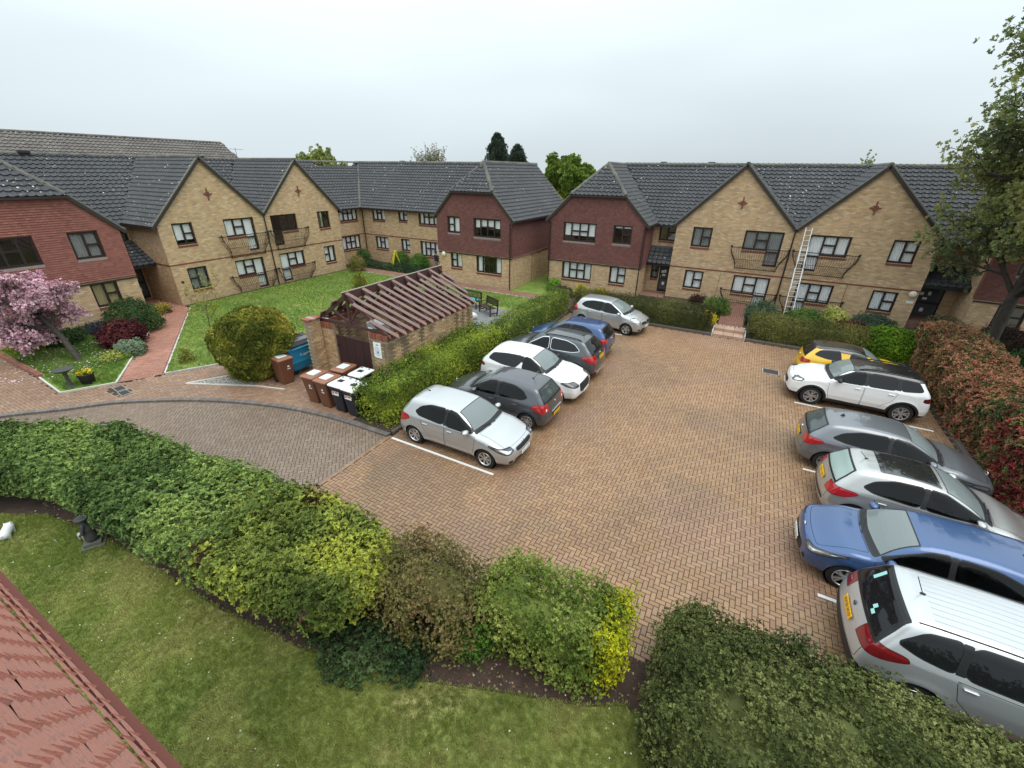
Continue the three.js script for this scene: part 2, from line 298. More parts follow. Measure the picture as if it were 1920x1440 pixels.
// blocks along the curved kerb between drive and footway
{
  const kb = new GB().geo(new RoundedBoxGeometry(0.098, 0.15, 0.2, 1, 0.01)).build(), list = [], len = arcCurve.getLength(), n = Math.floor(len / 0.104);
  for (let i = 0; i < n; i++) { const t = (i + 0.5) / n, p = arcCurve.getPointAt(t), d = arcCurve.getTangentAt(t), a = Math.atan2(-d.z, d.x), nx = -Math.sin(a), nz = -Math.cos(a), b = rr(0.8, 1.2); list.push({ m: M4(p.x + nx * 0.0, FOOT - 0.073 + rr(-0.002, 0.002), p.z + nz * 0.0, 0, a, 0), c: [.155 * b, .135 * b, .125 * b] }); }
  instanced('kerb_blocks', kb, std([1, 1, 1], 0.75), list, footway);
}
// pale concrete edgings, one strip each
function edging(parent, pts, y, w = 0.055, mat = MAT.edging) { for (let i = 0; i + 1 < pts.length; i++) { const a = pts[i], b = pts[i + 1], L = Math.hypot(b[0] - a[0], b[1] - a[1]), k = Math.max(1, Math.round(L / 0.92)); for (let q = 0; q < k; q++) { const t0 = q / k + 0.002, t1 = (q + 1) / k - 0.002; mesh('edging', new GB().bar([a[0] + (b[0] - a[0]) * t0, y + rr(-.006, .006), -(a[1] + (b[1] - a[1]) * t0)], [a[0] + (b[0] - a[0]) * t1, y + rr(-.006, .006), -(a[1] + (b[1] - a[1]) * t1)], w, 0.14).build(), mat, parent); } } }
MAT.edging = std([.55, .53, .48], 0.85);
const lawnLeft = structure('front_lawn', slab([[-28.2, 4.7], [-23.2, 4.5], [-20.9, 4.36], [-20.17, 5.72], [-27.45, 10.5], [-28.2, 10.6]], -0.12, 0.10), MAT.lawnFar);
edging(lawnLeft, [[-23.16, 4.46], [-20.87, 4.32], [-20.14, 5.7], [-27.44, 10.53]], 0.06);
mesh('brick_edging', new GB().box(-29, -23.2, -0.1, 0.2, -4.62, -4.44).build(), MAT.redBrick, lawnLeft);
const lawnMainPoly = [[-19.46, 7.06], [-18.42, 8.9], [-17.25, 10.98], [-14.2, 10.98], [-14.2, 15.8], [-9.9, 15.8], [-9.6, 17.5], [-9.5, 24.5], [-11.9, 24.66], [-19.0, 24.82], [-23.0, 24.86], [-28.6, 24.9], [-28.6, 12.75], [-28.05, 12.5]];
const lawnMain = structure('courtyard_lawn', slab(lawnMainPoly, -0.12, 0.09), MAT.lawnFar);
edging(lawnMain, [[-28.08, 12.52], [-19.49, 7.05], [-18.42, 8.88], [-17.25, 10.96]], 0.055);
edging(lawnMain, [[-28.6, 24.9], [-23.0, 24.86], [-19.0, 24.82], [-11.9, 24.66], [-9.6, 24.5]], 0.06);
structure('wall_bed', slab([[-29, 12.6], [-28.55, 12.7], [-28.55, 25.1], [-29, 25.1]], -0.12, 0.06), MAT.soil);
structure('back_bed', slab([[-30.5, 26.3], [-20.2, 26.3], [-20.2, 28.9], [-30.5, 28.9]], -0.12, 0.06), MAT.soil);
// clay block paths
const pathTone = (x, n) => { const b = (0.8 + 0.4 * fbm(x * 0.6, n * 0.6, 3, 99)) * rr(0.9, 1.1); return pick([[.36, .165, .115], [.33, .145, .10], [.38, .185, .135]]).map((c) => c * b); };
function bondPath(name, poly, y, deg, tone) {
  const s = structure(name, slab(poly, -0.12, y - 0.012), MAT.bedding), ca = Math.cos(deg * Math.PI / 180), sa = Math.sin(deg * Math.PI / 180), list = [];
  const L = poly.map(([x, n]) => [x * ca + n * sa, -x * sa + n * ca]), a0 = Math.min(...L.map((q) => q[0])), a1 = Math.max(...L.map((q) => q[0])), b0 = Math.min(...L.map((q) => q[1])), b1 = Math.max(...L.map((q) => q[1]));
  let r = 0; for (let b = b0; b < b1; b += 0.1, r++) for (let a = a0 + (r & 1) * 0.1; a < a1; a += 0.2) { const x = a * ca - b * sa, n = a * sa + b * ca; if (inPoly(poly, x, n)) list.push({ m: M4(x, y + rr(-0.001, 0.001), -n, 0, deg * Math.PI / 180, 0), c: tone(x, n) }); }
  instanced('path_pavers', paverGeo, MAT.paver, list, s); return s;
}
bondPath('entrance_path', [[-20.14, 5.74], [-27.42, 10.56], [-28.4, 10.7], [-32.5, 10.7], [-32.5, 12.56], [-29, 12.56], [-28.1, 12.49], [-19.47, 7.02]], 0.085, 57.5, pathTone);
bondPath('garden_path', [[-28.6, 24.96], [-19.0, 24.88], [-9.7, 24.62], [-9.7, 25.86], [-20.2, 25.96], [-20.2, 26.3], [-28.6, 26.3]], 0.08, 0, (x, n) => pathTone(x, n).map((c, i) => c * [.7, .8, .8][i]));
structure('patio', slab([[-15.3, 18.2], [-10.6, 17.8], [-10.4, 21.4], [-14.9, 22.0]], -0.1, 0.105), std([1, 1, 1], 0.8, { map: tex(256, 256, (u, v) => gray(0.13 + 0.1 * fbm(u * 8, v * 8, 4, 61, 8)), 0.5) }));
structure('side_lawn', slab([[-14.0, 25.9], [-9.7, 25.9], [-9.7, 28.55], [-12.5, 28.55], [-12.5, 38], [-14.0, 38]], -0.12, 0.085), MAT.lawnFar);
structure('border_bed', slab([[-9.7, 23.54], [-0.82, 23.54], [-0.82, 29.98], [-6, 30.8], [-9.7, 28.58]], -0.12, 0.1), MAT.soil);
structure('border_bed', slab([[0.8, 23.54], [18, 23.54], [18, 30], [0.8, 30]], -0.12, 0.1), MAT.soil);
structure('boundary_bed', slab([[7.21, 2], [18, 2], [18, 23.53], [7.21, 23.53]], -0.12, 0.05), MAT.soil);
structure('hedge_bed', slab([[-10.34, 8.22], [-8.77, 8.22], [-8.77, 23.5], [-9.49, 23.5], [-9.49, 17.4], [-10.34, 15.7]], -0.12, 0.09), MAT.soil);
bondPath('stair_path', [[-0.6, 24.6], [0.62, 24.6], [0.62, 29.9], [-0.6, 29.9]], 0.31, 90, (x, n) => pathTone(x, n).map((c) => c * 0.55));
{
  const st = thing('entrance_steps', 'two pale pink slab steps up from car park between hedges', 'steps', [0, 0, -23.4]);
  const pink = std([.40, .25, .18], 0.8), pink2 = std([.43, .29, .21], 0.8);
  for (let i = 0; i < 2; i++) for (let k = 0; k < 3; k++) mesh('slab', new RoundedBoxGeometry(0.475, 0.16, 0.58, 1, 0.01).translate(-0.49 + k * 0.485, 0.06 + i * 0.15, -0.3 - i * 0.58), (i + k) & 1 ? pink : pink2, st);
  mesh('nosing', boxG(-0.73, 0.73, 0.27, 0.305, -1.24, -1.175), MAT.edging, st);
  for (const s of [-1, 1]) mesh('side_edging', boxG(s * 0.76 - 0.025, s * 0.76 + 0.025, -0.08, 0.24, -1.2, 0.02), MAT.edging, st);
}
// planting bed and lawn on the near side
const soilEdge = [[-19.5, -3.5], [-17.2, -1.2], [-15.6, 0.3], [-14.4, 0.95], [-13.3, 1.55], [-11.4, 1.85], [-9.46, 2.0], [-7.36, 2.1], [-5.49, 2.32], [-3.97, 2.62], [-2.27, 3.28], [-0.67, 3.88], [-0.1, 4.2], [0.4, 3.9], [0.9, 3.1], [1.6, 2.2], [3.5, 1.6], [9, 1.2]];
structure('near_bed', slab([...soilEdge, [9, 5.0], [-8.7, 5.0], [-8.8, 4.25], [-9.2, 4.05], [-10.7, 3.86], [-13.2, 3.56], [-15.3, 2.66], [-16.9, 1.46], [-18.2, 0.16], [-19.2, -1.44]], -0.12, 0.03), MAT.soil);
const nearLawnPoly = [...soilEdge.map(([x, n]) => [x, n + 0.1]).reverse(), [-19.5, -9], [9, -9]];
const nearLawn = structure('near_lawn', slab([...soilEdge.map(([x, n]) => [x, n - 0.02]), [9, -9], [-19.5, -9]], -0.12, 0.05), MAT.lawnNear);
// covers and gully
function cover(label, pts, y, cat = 'manhole') {
  const cx = pts.reduce((a, p) => a + p[0], 0) / pts.length, cn = pts.reduce((a, p) => a + p[1], 0) / pts.length, g = thing('manhole_cover', label, cat, [cx, y, -cn]), loc = (k) => pts.map(([x, n]) => [(x - cx) * k, (n - cn) * k]);
  mesh('frame', slab(loc(1), -0.02, 0.004), std([.33, .30, .26], 0.8), g); mesh('lid', slab(loc(0.86), -0.01, 0.008), std([.035, .036, .042], 0.55, { metalness: 0.2 }), g); return g;
}
cover('dark metal manhole cover in footway beside its twin, nearer the lawn kerb', [[-19.78, 5.42], [-19.74, 5.72], [-19.28, 5.68], [-19.3, 5.38]], FOOT);
cover('dark metal manhole cover in footway beside its twin, nearer the driveway', [[-19.22, 5.34], [-19.2, 5.64], [-18.76, 5.6], [-18.78, 5.3]], FOOT);
cover('large square metal manhole cover in the driveway by the curved hedge', [[-17.25, 3.68], [-17.3, 4.05], [-16.7, 4.42], [-16.5, 4.05]], 0);
cover('dark iron drain cover in the middle of car park', [[1.62, 19.58], [1.62, 20.12], [2.28, 20.12], [2.28, 19.58]], 0, 'drain cover');
structure('gravel_corner', sheet([[-17.8, 7.02], [-15.6, 8.1], [-16.0, 8.6], [-17.14, 8.3]], FOOT + 0.008), MAT.gravel);
edging(footway, [[-17.85, 6.98], [-15.3, 8.2], [-14.2, 8.5]], 0.03, 0.07); edging(footway, [[-17.85, 7.02], [-17.0, 8.4]], 0.03, 0.07);
// ---------- buildings: local x runs along the front, z points out of it ----------
const tileGeo = (() => { // one interlocking roof tile, tail at z = 0, head up-slope
  const prof = [[0, 0], [0.03, 0.006], [0.07, 0.045], [0.11, 0.062], [0.15, 0.045], [0.19, 0.006], [0.30, 0]], g = new GB(), y0 = 0.062, y1 = 0.008, L = 0.31;
  for (let i = 0; i + 1 < prof.length; i++) { const [a, h] = prof[i], [b, k] = prof[i + 1]; g.quad([a, h + y0, 0], [b, k + y0, 0], [b, k + y1, -L], [a, h + y1, -L]); g.quad([a, h * 0.4 + y0 - 0.05, 0], [b, k * 0.4 + y0 - 0.05, 0], [b, k + y0, 0], [a, h + y0, 0]); }
  return g.build(0.6);
})();
const lichenGeo = (() => { const g = new GB(), p = []; for (let i = 0; i < 7; i++) { const a = i / 7 * 6.283, r = 0.7 + 0.3 * hash2(i, 3); p.push([Math.cos(a) * r, 0.0, Math.sin(a) * r]); } for (let i = 0; i < 7; i++) g.tri([0, 0.12, 0], p[(i + 1) % 7], p[i]); return g.build(); })();
MAT.lichen = std([1, 1, 1], 0.95);
const nv = (v) => V(...v).normalize();
function roofPlane(parent, O, S, T, poly, o = {}) {
  S = nv(S); T = nv(T); const N = new THREE.Vector3().crossVectors(S, T), at = (s, t, h = 0) => [O[0] + S.x * s + T.x * t + N.x * h, O[1] + S.y * s + T.y * t + N.y * h, O[2] + S.z * s + T.z * t + N.z * h];
  const sg = new THREE.ShapeGeometry(polyShape(poly)), P = sg.attributes.position; for (let i = 0; i < P.count; i++) { const q = at(P.getX(i), P.getY(i), -0.012); P.setXYZ(i, ...q); } sg.computeVertexNormals();
  const deck = mesh('roof', sg, MAT.roofSheet, parent);
  const smax = Math.max(...poly.map((p) => p[0])), smin_ = Math.min(...poly.map((p) => p[0])), tmax = Math.max(...poly.map((p) => p[1])), list = [], spots = [], gauge = 0.285;
  const base = o.tone || [.052, .054, .06], moss = o.moss ?? 1;
  for (let t = 0, r = 0; t < tmax; t += gauge, r++) for (let s = smin_ - 0.02; s < smax; s += 0.298) {
    const cs = s + 0.15, ct = t + 0.14; if (!inPoly(poly, cs, ct) || (o.skip && o.skip(cs, ct))) continue;
    const w = at(s, t), b = rr(0.86, 1.14) * (0.80 + 0.40 * fbm(w[0] * 0.7 + w[2] * 0.3, w[1] * 0.9 + w[2] * 0.6, 3, 12));
    const m = new THREE.Matrix4().makeBasis(S, N, T.clone().negate()).setPosition(w[0], w[1] + rr(-0.003, 0.003), w[2]);
    list.push({ m, c: [base[0] * b, base[1] * b, base[2] * b] });
    const q = rnd() / (0.15 + 1.7 * sstep(0.42, 0.64, fbm(w[0] * 0.45 + w[2] * 0.31, w[1] * 0.5 + w[2] * 0.4, 4, 23))); if (q < 0.5 * moss) { const k = q < 0.14 * moss ? 2 : 1; for (let i = 0; i < k; i++) { const sz = 0.012 + 0.045 * rnd() * rnd(), lp = at(s + rr(0.02, 0.28), t + rr(0.02, 0.26), 0.075); const lm = new THREE.Matrix4().makeBasis(S, N, T.clone().negate()).setPosition(...lp).multiply(M4(0, 0, 0, 0, rnd() * 6, 0, sz, 0.02, sz * rr(0.7, 1.3))); const v = rr(0.3, 0.7); spots.push({ m: lm, c: rnd() < 0.2 ? [v * .8, v * .8, v * .5] : [v, v, v * .94] }); } }
  }
  instanced('roof_tiles', tileGeo, MAT.roofTile, list, deck);
  if (spots.length) instanced('lichen', lichenGeo, MAT.lichen, spots, deck);
  return deck;
}
const ridgeGeo = new THREE.CylinderGeometry(0.13, 0.13, 0.445, 8, 1, false, -Math.PI / 2, Math.PI).rotateX(-Math.PI / 2).rotateZ(0).translate(0, -0.045, 0);
const ridgeTones = [[.10, .095, .085], [.125, .118, .10], [.085, .083, .08], [.14, .13, .10]].map((c) => std(c, 0.85));
function ridge(parent, a, b) {
  const A = V(...a), B = V(...b), L = A.distanceTo(B), n = Math.max(1, Math.round(L / 0.45)), d = B.clone().sub(A).normalize(), s = new THREE.Vector3().crossVectors(d, V(0, 1, 0)).normalize(), u = new THREE.Vector3().crossVectors(s, d);
  for (let i = 0; i < n; i++) { const m = mesh('ridge_tile', ridgeGeo, ridgeTones[Math.floor(rnd() * 4)], parent), p = A.clone().lerp(B, (i + 0.5) / n); new THREE.Matrix4().makeBasis(s, u, d.clone().negate()).setPosition(p).decompose(m.position, m.quaternion, m.scale); m.scale.z = L / n / 0.45; }
}
const verge = std([.17, .16, .125], 0.9);
function barge(parent, a, b, z) { // board and tile edge up a gable slope
  mesh('bargeboard', new GB().bar([a[0], a[1] - 0.105, z], [b[0], b[1] - 0.105, z], 0.03, 0.16).build(), MAT.board, parent);
  mesh('verge', new GB().bar([a[0], a[1] + 0.03, z - 0.04], [b[0], b[1] + 0.03, z - 0.04], 0.13, 0.04).build(), verge, parent);
}
// a wing whose ridge runs out of the main roof
function wing(parent, { xc, w, zf, ye, yr, zr, ze, hip, eL = 0.28, eR = 0.28, ov = 0.12, tone, moss, backZ }) {
  const rise = yr - ye, tan = rise / w, c = 1 / Math.hypot(1, tan), s = tan * c, F = zf + ov;
  for (const sd of [-1, 1]) {
    const e = sd < 0 ? eL : eR, Lt = (w + e) / c, sTop = F - (backZ ?? zr), sBot = F - (backZ ?? ze) + (backZ === undefined ? e : 0), y0 = ye - e * tan;
    const prof = [[0, 0]]; let front = [[0, Lt]]; if (hip) { const tc = (hip.yc - y0) / s; front = [[0, tc], [hip.hd + ov, Lt]]; }
    // s runs from the front to the back on the right slope; on the left it runs the other way
    const pts = [[0, 0], [sBot, 0], [sTop, Lt], ...front.slice().reverse()];
    const O = [xc + sd * (w + e), y0, F];
    if (sd > 0) roofPlane(parent, O, [0, 0, -1], [-c, s, 0], pts, { tone, moss });
    else roofPlane(parent, [O[0], O[1], 0], [0, 0, 1], [c, s, 0], pts.map(([q, t]) => [F - q, t]).reverse(), { tone, moss });
    const eave = [xc + sd * (w + e), y0, F];
    if (hip) { const tc = (hip.yc - y0) / s, xk = xc + sd * (w + e - tc * c); barge(parent, eave, [xk, hip.yc, 0], F); ridge(parent, [xk, hip.yc + 0.03, F], [xc, yr + 0.02, zf - hip.hd]); }
    else barge(parent, eave, [xc, yr + 0.02, 0], F);
    if (e > 0) { // gutter and soffit along the eave
      mesh('gutter', new GB().bar([xc + sd * (w + e + 0.05), y0 - 0.04, F], [xc + sd * (w + e + 0.05), y0 - 0.04, (backZ ?? ze) + 0.0], 0.11, 0.07).build(), MAT.gutter, parent);
      mesh('soffit', new GB().box(Math.min(xc + sd * w, xc + sd * (w + e)), Math.max(xc + sd * w, xc + sd * (w + e)), y0 - 0.1, y0 - 0.075, (backZ ?? ze), F - 0.02).build(), MAT.board, parent);
    }
  }
  ridge(parent, [xc, yr + 0.03, hip ? zf - hip.hd : F], [xc, yr + 0.03, backZ ?? zr]);
  if (hip) {
    const y0 = ye - eR * tan, tc = (hip.yc - y0) / s, wk = w + eR - tc * c, hr = yr - hip.yc, q = hip.hd + ov, hl = Math.hypot(hr, q);
    roofPlane(parent, [xc - wk - 0.05, hip.yc - 0.06, F + 0.06], [1, 0, 0], [0, hr / hl, -q / hl], [[0, 0], [2 * wk + 0.1, 0], [wk + 0.05, hl + 0.08]], { tone, moss });
    mesh('gutter', new GB().bar([xc - wk, hip.yc - 0.1, F + 0.1], [xc + wk, hip.yc - 0.1, F + 0.1], 0.07, 0.1).build(), MAT.gutter, parent);
  }
}
function mainRoof(parent, { x0, x1, ze, zr, ye, yr, wings = [], e = 0.3, tone, moss, gutters = [] }) {
  const rise = yr - ye, run = ze - zr, tan = rise / run, c = 1 / Math.hypot(1, tan), s = tan * c, Lt = (run + e) / c, y0 = ye - e * tan;
  const skip = (q, t) => wings.some((g) => Math.abs(x0 + q - g.xc) < (g.w + 0.1) * (1 - t / Lt) + 0.02);
  roofPlane(parent, [x0, y0, ze + e], [1, 0, 0], [0, s, -c], [[0, 0], [x1 - x0, 0], [x1 - x0, Lt], [0, Lt]], { skip, tone, moss });
  mesh('rear_roof', new GB().quad([x1, yr, zr], [x0, yr, zr], [x0, ye, zr - run], [x1, ye, zr - run]).build(), MAT.roofSheet, parent);
  ridge(parent, [x0, yr + 0.03, zr], [x1, yr + 0.03, zr]);
  for (const [a, b] of gutters) { mesh('gutter', new GB().bar([a, y0 - 0.03, ze + e + 0.04], [b, y0 - 0.03, ze + e + 0.04], 0.07, 0.11).build(), MAT.gutter, parent); mesh('soffit', new GB().box(a, b, y0 - 0.1, y0 - 0.075, ze, ze + e).build(), MAT.board, parent); }
}
// walls with openings
function wall(parent, pts, z, holes, mat = MAT.brick, t = 0.26, name = 'wall') {
  const sh = polyShape(pts); for (const h of holes) sh.holes.push(new THREE.Path(h.map((p) => new THREE.Vector2(p[0], p[1]))));
  return mesh(name, new THREE.ExtrudeGeometry(sh, { depth: t, bevelEnabled: false }).translate(0, 0, z - t), mat, parent);
}
function sideWall(parent, x, y0, y1, z0, z1, out, mat = MAT.brick) { return mesh('side_wall', boxG(out > 0 ? x - 0.26 : x, out > 0 ? x : x + 0.26, y0, y1, z0, z1), mat, parent); }
const rectPts = (x0, x1, y0, y1) => [[x0, y0], [x1, y0], [x1, y1], [x0, y1]];
function curtainGeo(x0, x1, y0, y1, z, wave = 0.095, amp = 0.018, ph = 0) {
  const g = new GB(), n = Math.max(4, Math.ceil((x1 - x0) / (wave / 6))); let pr = null;
  for (let i = 0; i <= n; i++) { const x = x0 + (x1 - x0) * i / n, dz = Math.sin(x / wave * 6.283 + ph) * amp * (0.7 + 0.3 * Math.sin(x * 7 + ph)); const q = [x, z + dz]; if (pr) g.quad([pr[0], y0, pr[1]], [q[0], y0, q[1]], [q[0], y1, q[1]], [pr[0], y1, pr[1]]); pr = q; }
  return g.build(0.9);
}
// o.cols: [relative width, [row heights from top], depth of the bottom edge if lower than the sill]
function windowIn(parent, x0, x1, y0, y1, z, cols, o = {}) {
  const f = 0.092, d = 0.06, zf = z - 0.085, fr = new GB(), panes = [], W = x1 - x0 - f, tot = cols.reduce((a, c) => a + c[0], 0), bb = (a, b, c2, d2, zz = 0) => fr.box(a, b, c2, d2, zf - d, zf + zz);
  let x = x0; const bot = (c) => c[2] ?? y0;
  cols.forEach((c, i) => {
    const w = c[0] / tot * W, yb = bot(c), pb = i ? bot(cols[i - 1]) : yb; bb(x, x + f, Math.min(yb, pb), y1, 0.003);
    bb(x + f, x + w, y1 - f, y1); bb(x + f, x + w, yb, yb + f * 1.15);
    let yt = y1 - f; const hh = y1 - f - yb - f * 1.15, rs = c[1].reduce((a, q) => a + q, 0);
    c[1].forEach((r, k) => { const h = r / rs * hh, pb2 = yt - h; panes.push([x + f, x + w, pb2 + (k < c[1].length - 1 ? f / 2 : 0), yt - (k ? f / 2 : 0)]); if (k < c[1].length - 1) bb(x + f, x + w, pb2 - f / 2, pb2 + f / 2); yt = pb2; });
    x += w; if (i === cols.length - 1) bb(x, x + f, yb, y1, 0.003);
  });
  const win = mesh('window', fr.build(), o.frame || MAT.frame, parent);
  panes.forEach((p) => mesh('pane', boxG(p[0] - 0.004, p[1] + 0.004, p[2] - 0.004, p[3] + 0.004, zf - 0.035, zf - 0.031), MAT.pane, win));
  const kind = o.curtain || 'net', low = Math.min(...cols.map(bot)), cz = zf - 0.12;
  if (kind === 'net' || kind === 'blind') mesh('curtain', curtainGeo(x0 + f, x1 - f, low + 0.04, y1 - 0.04, cz, kind === 'net' ? rr(0.08, 0.12) : 0.09, kind === 'net' ? 0.022 : 0.008, rnd() * 6), kind === 'net' ? MAT.curtain : MAT.blind, win);
  if (kind === 'beige') mesh('curtain', curtainGeo(x0 + f, x1 - f, low + 0.04, y1 - 0.04, cz, 0.2, 0.01, 1), MAT.beigeCurtain, win);
  if (kind === 'grey') mesh('curtain', curtainGeo(x0 + f, x1 - f, low + 0.04, y1 - 0.04, cz, 0.12, 0.02, 1), MAT.greyCurtain, win);
  if (kind === 'half') mesh('curtain', curtainGeo(x0 + f, x1 - f, y0 + (y1 - y0) * (o.cut ?? 0.4), y1 - 0.04, cz, 0.1, 0.02, rnd() * 6), MAT.curtain, win);
  if (kind === 'sides') for (const [a, b] of [[x0 + f, x0 + (x1 - x0) * 0.27], [x1 - (x1 - x0) * 0.24, x1 - f]]) mesh('curtain', curtainGeo(a, b, low + 0.04, y1 - 0.04, cz, 0.09, 0.025, 0), MAT.curtain, win);
  if (o.sill !== false) {
    const sg = new GB(); // brick-on-edge sill under the window part
    let xx = x0; cols.forEach((c) => { const w = c[0] / tot * (x1 - x0); if ((c[2] ?? y0) >= y0 - 0.01) for (let q = xx; q < xx + w - 0.02; q += 0.077) sg.box(q + 0.005, Math.min(q + 0.072, xx + w), y0 - 0.135, y0 - 0.01, z - 0.05, z + 0.016); xx += w; });
    if (sg.p.length) mesh('sill', sg.build(), o.sillMat || MAT.sillBrick, win);
  }
  return win;
}
MAT.sillBrick = std([.20, .062, .04], 0.85); MAT.greySill = std([.30, .27, .25], 0.8);
function windowHole(x0, x1, y0, y1, cols) { // outline of the opening, stepped where a door column runs lower
  const tot = cols.reduce((a, c) => a + c[0], 0), pts = [[x0, y1]]; let x = x0; cols.forEach((c) => { const w = c[0] / tot * (x1 - x0), yb = c[2] ?? y0; pts.push([x, yb], [x + w, yb]); x += w; }); pts.push([x1, y1]); return pts;
}
const COL = { LR: [[1, [1]], [1, [1, 1]]], RL: [[1, [1, 1]], [1, [1]]], four: [[1, [1]], [1.1, [1, 1.2]], [1.1, [1, 1.2]], [1, [1]]], three: [[1, [1]], [1.05, [1, 1.3]], [1, [1]]] };
function hangTiles(parent, pts, z, holes, y0, tones) {
  const P = [], C = [], N_ = [], yt = Math.max(...pts.map((p) => p[1])), ex = 0.102, tw = 0.166; let row = 0;
  const quad = (a, b, c, d, col) => { for (const v of [a, b, c, a, c, d]) { P.push(...v); C.push(...col); } };
  for (let y = y0; y < yt; y += ex, row++) {
    const ym = y + ex / 2, xs = []; for (let i = 0, j = pts.length - 1; i < pts.length; j = i++) { const a = pts[i], b = pts[j]; if ((a[1] > ym) !== (b[1] > ym)) xs.push(a[0] + (b[0] - a[0]) * (ym - a[1]) / (b[1] - a[1])); } xs.sort((a, b) => a - b); if (xs.length < 2) continue;
    let segs = [[xs[0], xs[xs.length - 1]]];
    for (const h of holes) { const hx0 = Math.min(...h.map((p) => p[0])) - 0.01, hx1 = Math.max(...h.map((p) => p[0])) + 0.01, hy0 = Math.min(...h.map((p) => p[1])) - 0.02, hy1 = Math.max(...h.map((p) => p[1])) + 0.02; if (ym > hy0 && ym < hy1) segs = segs.flatMap(([a, b]) => hx1 < a || hx0 > b ? [[a, b]] : [[a, hx0], [hx1, b]].filter(([q, r]) => r - q > 0.01)); }
    const st = y === y0 ? 0.03 : 0;
    for (const [a, b] of segs) for (let k = Math.floor(a / tw) - 1; ; k++) {
      const q0 = Math.max(a, (k + (row & 1) * 0.5) * tw), q1 = Math.min(b, (k + 1 + (row & 1) * 0.5) * tw); if (q0 >= b) break; if (q1 - q0 < 0.012) continue;
      const n = 0.88 + 0.24 * fbm(q0 * 0.8, y * 0.9, 3, 17), v = rr(0.9, 1.1) * n, t = pick(tones), col = [t[0] * v, t[1] * v, t[2] * v], f = z + 0.052 + rr(0, 0.005) + st, bk = z + 0.012;
      quad([q0 + 0.002, y, f], [q1 - 0.002, y, f], [q1 - 0.002, y + ex + 0.01, bk], [q0 + 0.002, y + ex + 0.01, bk], col); quad([q0 + 0.002, y, z], [q1 - 0.002, y, z], [q1 - 0.002, y, f], [q0 + 0.002, y, f], col);
    }
  }
  const g = new THREE.BufferGeometry(); g.setAttribute('position', new THREE.Float32BufferAttribute(P, 3)); g.setAttribute('color', new THREE.Float32BufferAttribute(C, 3)); g.computeVertexNormals();
  return stuff(mesh('hanging_tiles', g, MAT.hangRed, parent));
}
function sideHang(parent, x, z0, z1, y0, y1, tones, out) { // tile hanging on a wall that faces along x
  const g = new THREE.Group(); g.name = 'side_cladding'; g.position.set(x, 0, 0); g.rotation.y = out > 0 ? Math.PI / 2 : -Math.PI / 2; parent.add(g);
  hangTiles(g, out > 0 ? rectPts(-z1, -z0, y0, y1) : rectPts(z0, z1, y0, y1), 0, [], y0, tones);
}
function balcony(parent, x0, x1, y0, y1, z) { // basket of wrought iron, narrower at the foot
  const b = new THREE.Group(); b.name = 'balcony'; parent.add(b);
  const H = y1 - y0, ins = (s) => 0.40 * (1 - sstep(0.1, 0.95, s)) , out = (s) => 0.14 + 0.26 * sstep(0.0, 0.6, s) - 0.10 * sstep(0.6, 1, s), bars = new GB(), seg = 6;
  const P = (t, s) => { // t along the front incl. returns: 0..1
    const X0 = x0 + ins(s), X1 = x1 - ins(s), o = out(s), per = (X1 - X0) + 2 * o, q = t * per; return q < o ? [X0, y0 + s * H, z + q] : q > per - o ? [X1, y0 + s * H, z + per - q] : [X0 + q - o, y0 + s * H, z + o]; };
  const n = Math.round((x1 - x0) / 0.105); for (let i = 0; i <= n; i++) { const t = i / n; for (let k = 0; k < seg; k++) bars.bar(P(t, k / seg), P(t, (k + 1) / seg), 0.014, 0.014); }
  stuff(mesh('balusters', bars.build(), MAT.iron, b));
  for (const [s, th, nm] of [[0, 0.035, 'bottom_rail'], [0.45, 0.02, 'middle_rail'], [1, 0.04, 'top_rail']]) { const r = new GB(), X0 = x0 + ins(s), X1 = x1 - ins(s), o = out(s), y = y0 + s * H; r.bar([X0, y, z], [X0, y, z + o], th, th).bar([X0, y, z + o], [X1, y, z + o], th, th).bar([X1, y, z + o], [X1, y, z], th, th); mesh(nm, r.build(), MAT.iron, b); }
  for (const sx of [0, 1]) { const e = new GB(); for (let k = 0; k < 8; k++) e.bar(P(sx ? 0.999 - 0.0 : 0.001, k / 8).map((v, i) => i === 2 ? z + out(k / 8) : v), P(sx ? 0.999 : 0.001, (k + 1) / 8).map((v, i) => i === 2 ? z + out((k + 1) / 8) : v), 0.035, 0.035); e.geo(new THREE.SphereGeometry(0.065, 8, 6), M4(sx ? x1 : x0, y1 + 0.05, z + out(1))); mesh('scroll_end', e.build(), MAT.iron, b); }
  return b;
}
function brickCross(parent, x, y, z) { const g = new GB(); g.cbox(x, y, z, 0.06, 0.66, 0.05).box(x - 0.24, x - 0.047, y - 0.035, y + 0.035, z - 0.02, z + 0.024).box(x + 0.047, x + 0.24, y - 0.035, y + 0.035, z - 0.02, z + 0.024); for (const q of [-1, 1]) g.box(x - 0.11, x - 0.047, y + q * 0.08 - 0.03, y + q * 0.08 + 0.03, z - 0.02, z + 0.022).box(x + 0.047, x + 0.11, y + q * 0.08 - 0.03, y + q * 0.08 + 0.03, z - 0.02, z + 0.022); return mesh('brick_cross', g.build(), MAT.sillBrick, parent); }
function downpipe(parent, x, z, y0, y1) { mesh('downpipe', new GB().geo(new THREE.CylinderGeometry(0.038, 0.038, y1 - y0, 8).translate(x, (y0 + y1) / 2, z + 0.06)).geo(new THREE.CylinderGeometry(0.05, 0.05, 0.06, 8).translate(x, y0 + 1.2, z + 0.06)).geo(new THREE.CylinderGeometry(0.05, 0.05, 0.06, 8).translate(x, y0 + 3.2, z + 0.06)).build(0.6), MAT.gutter, parent); }
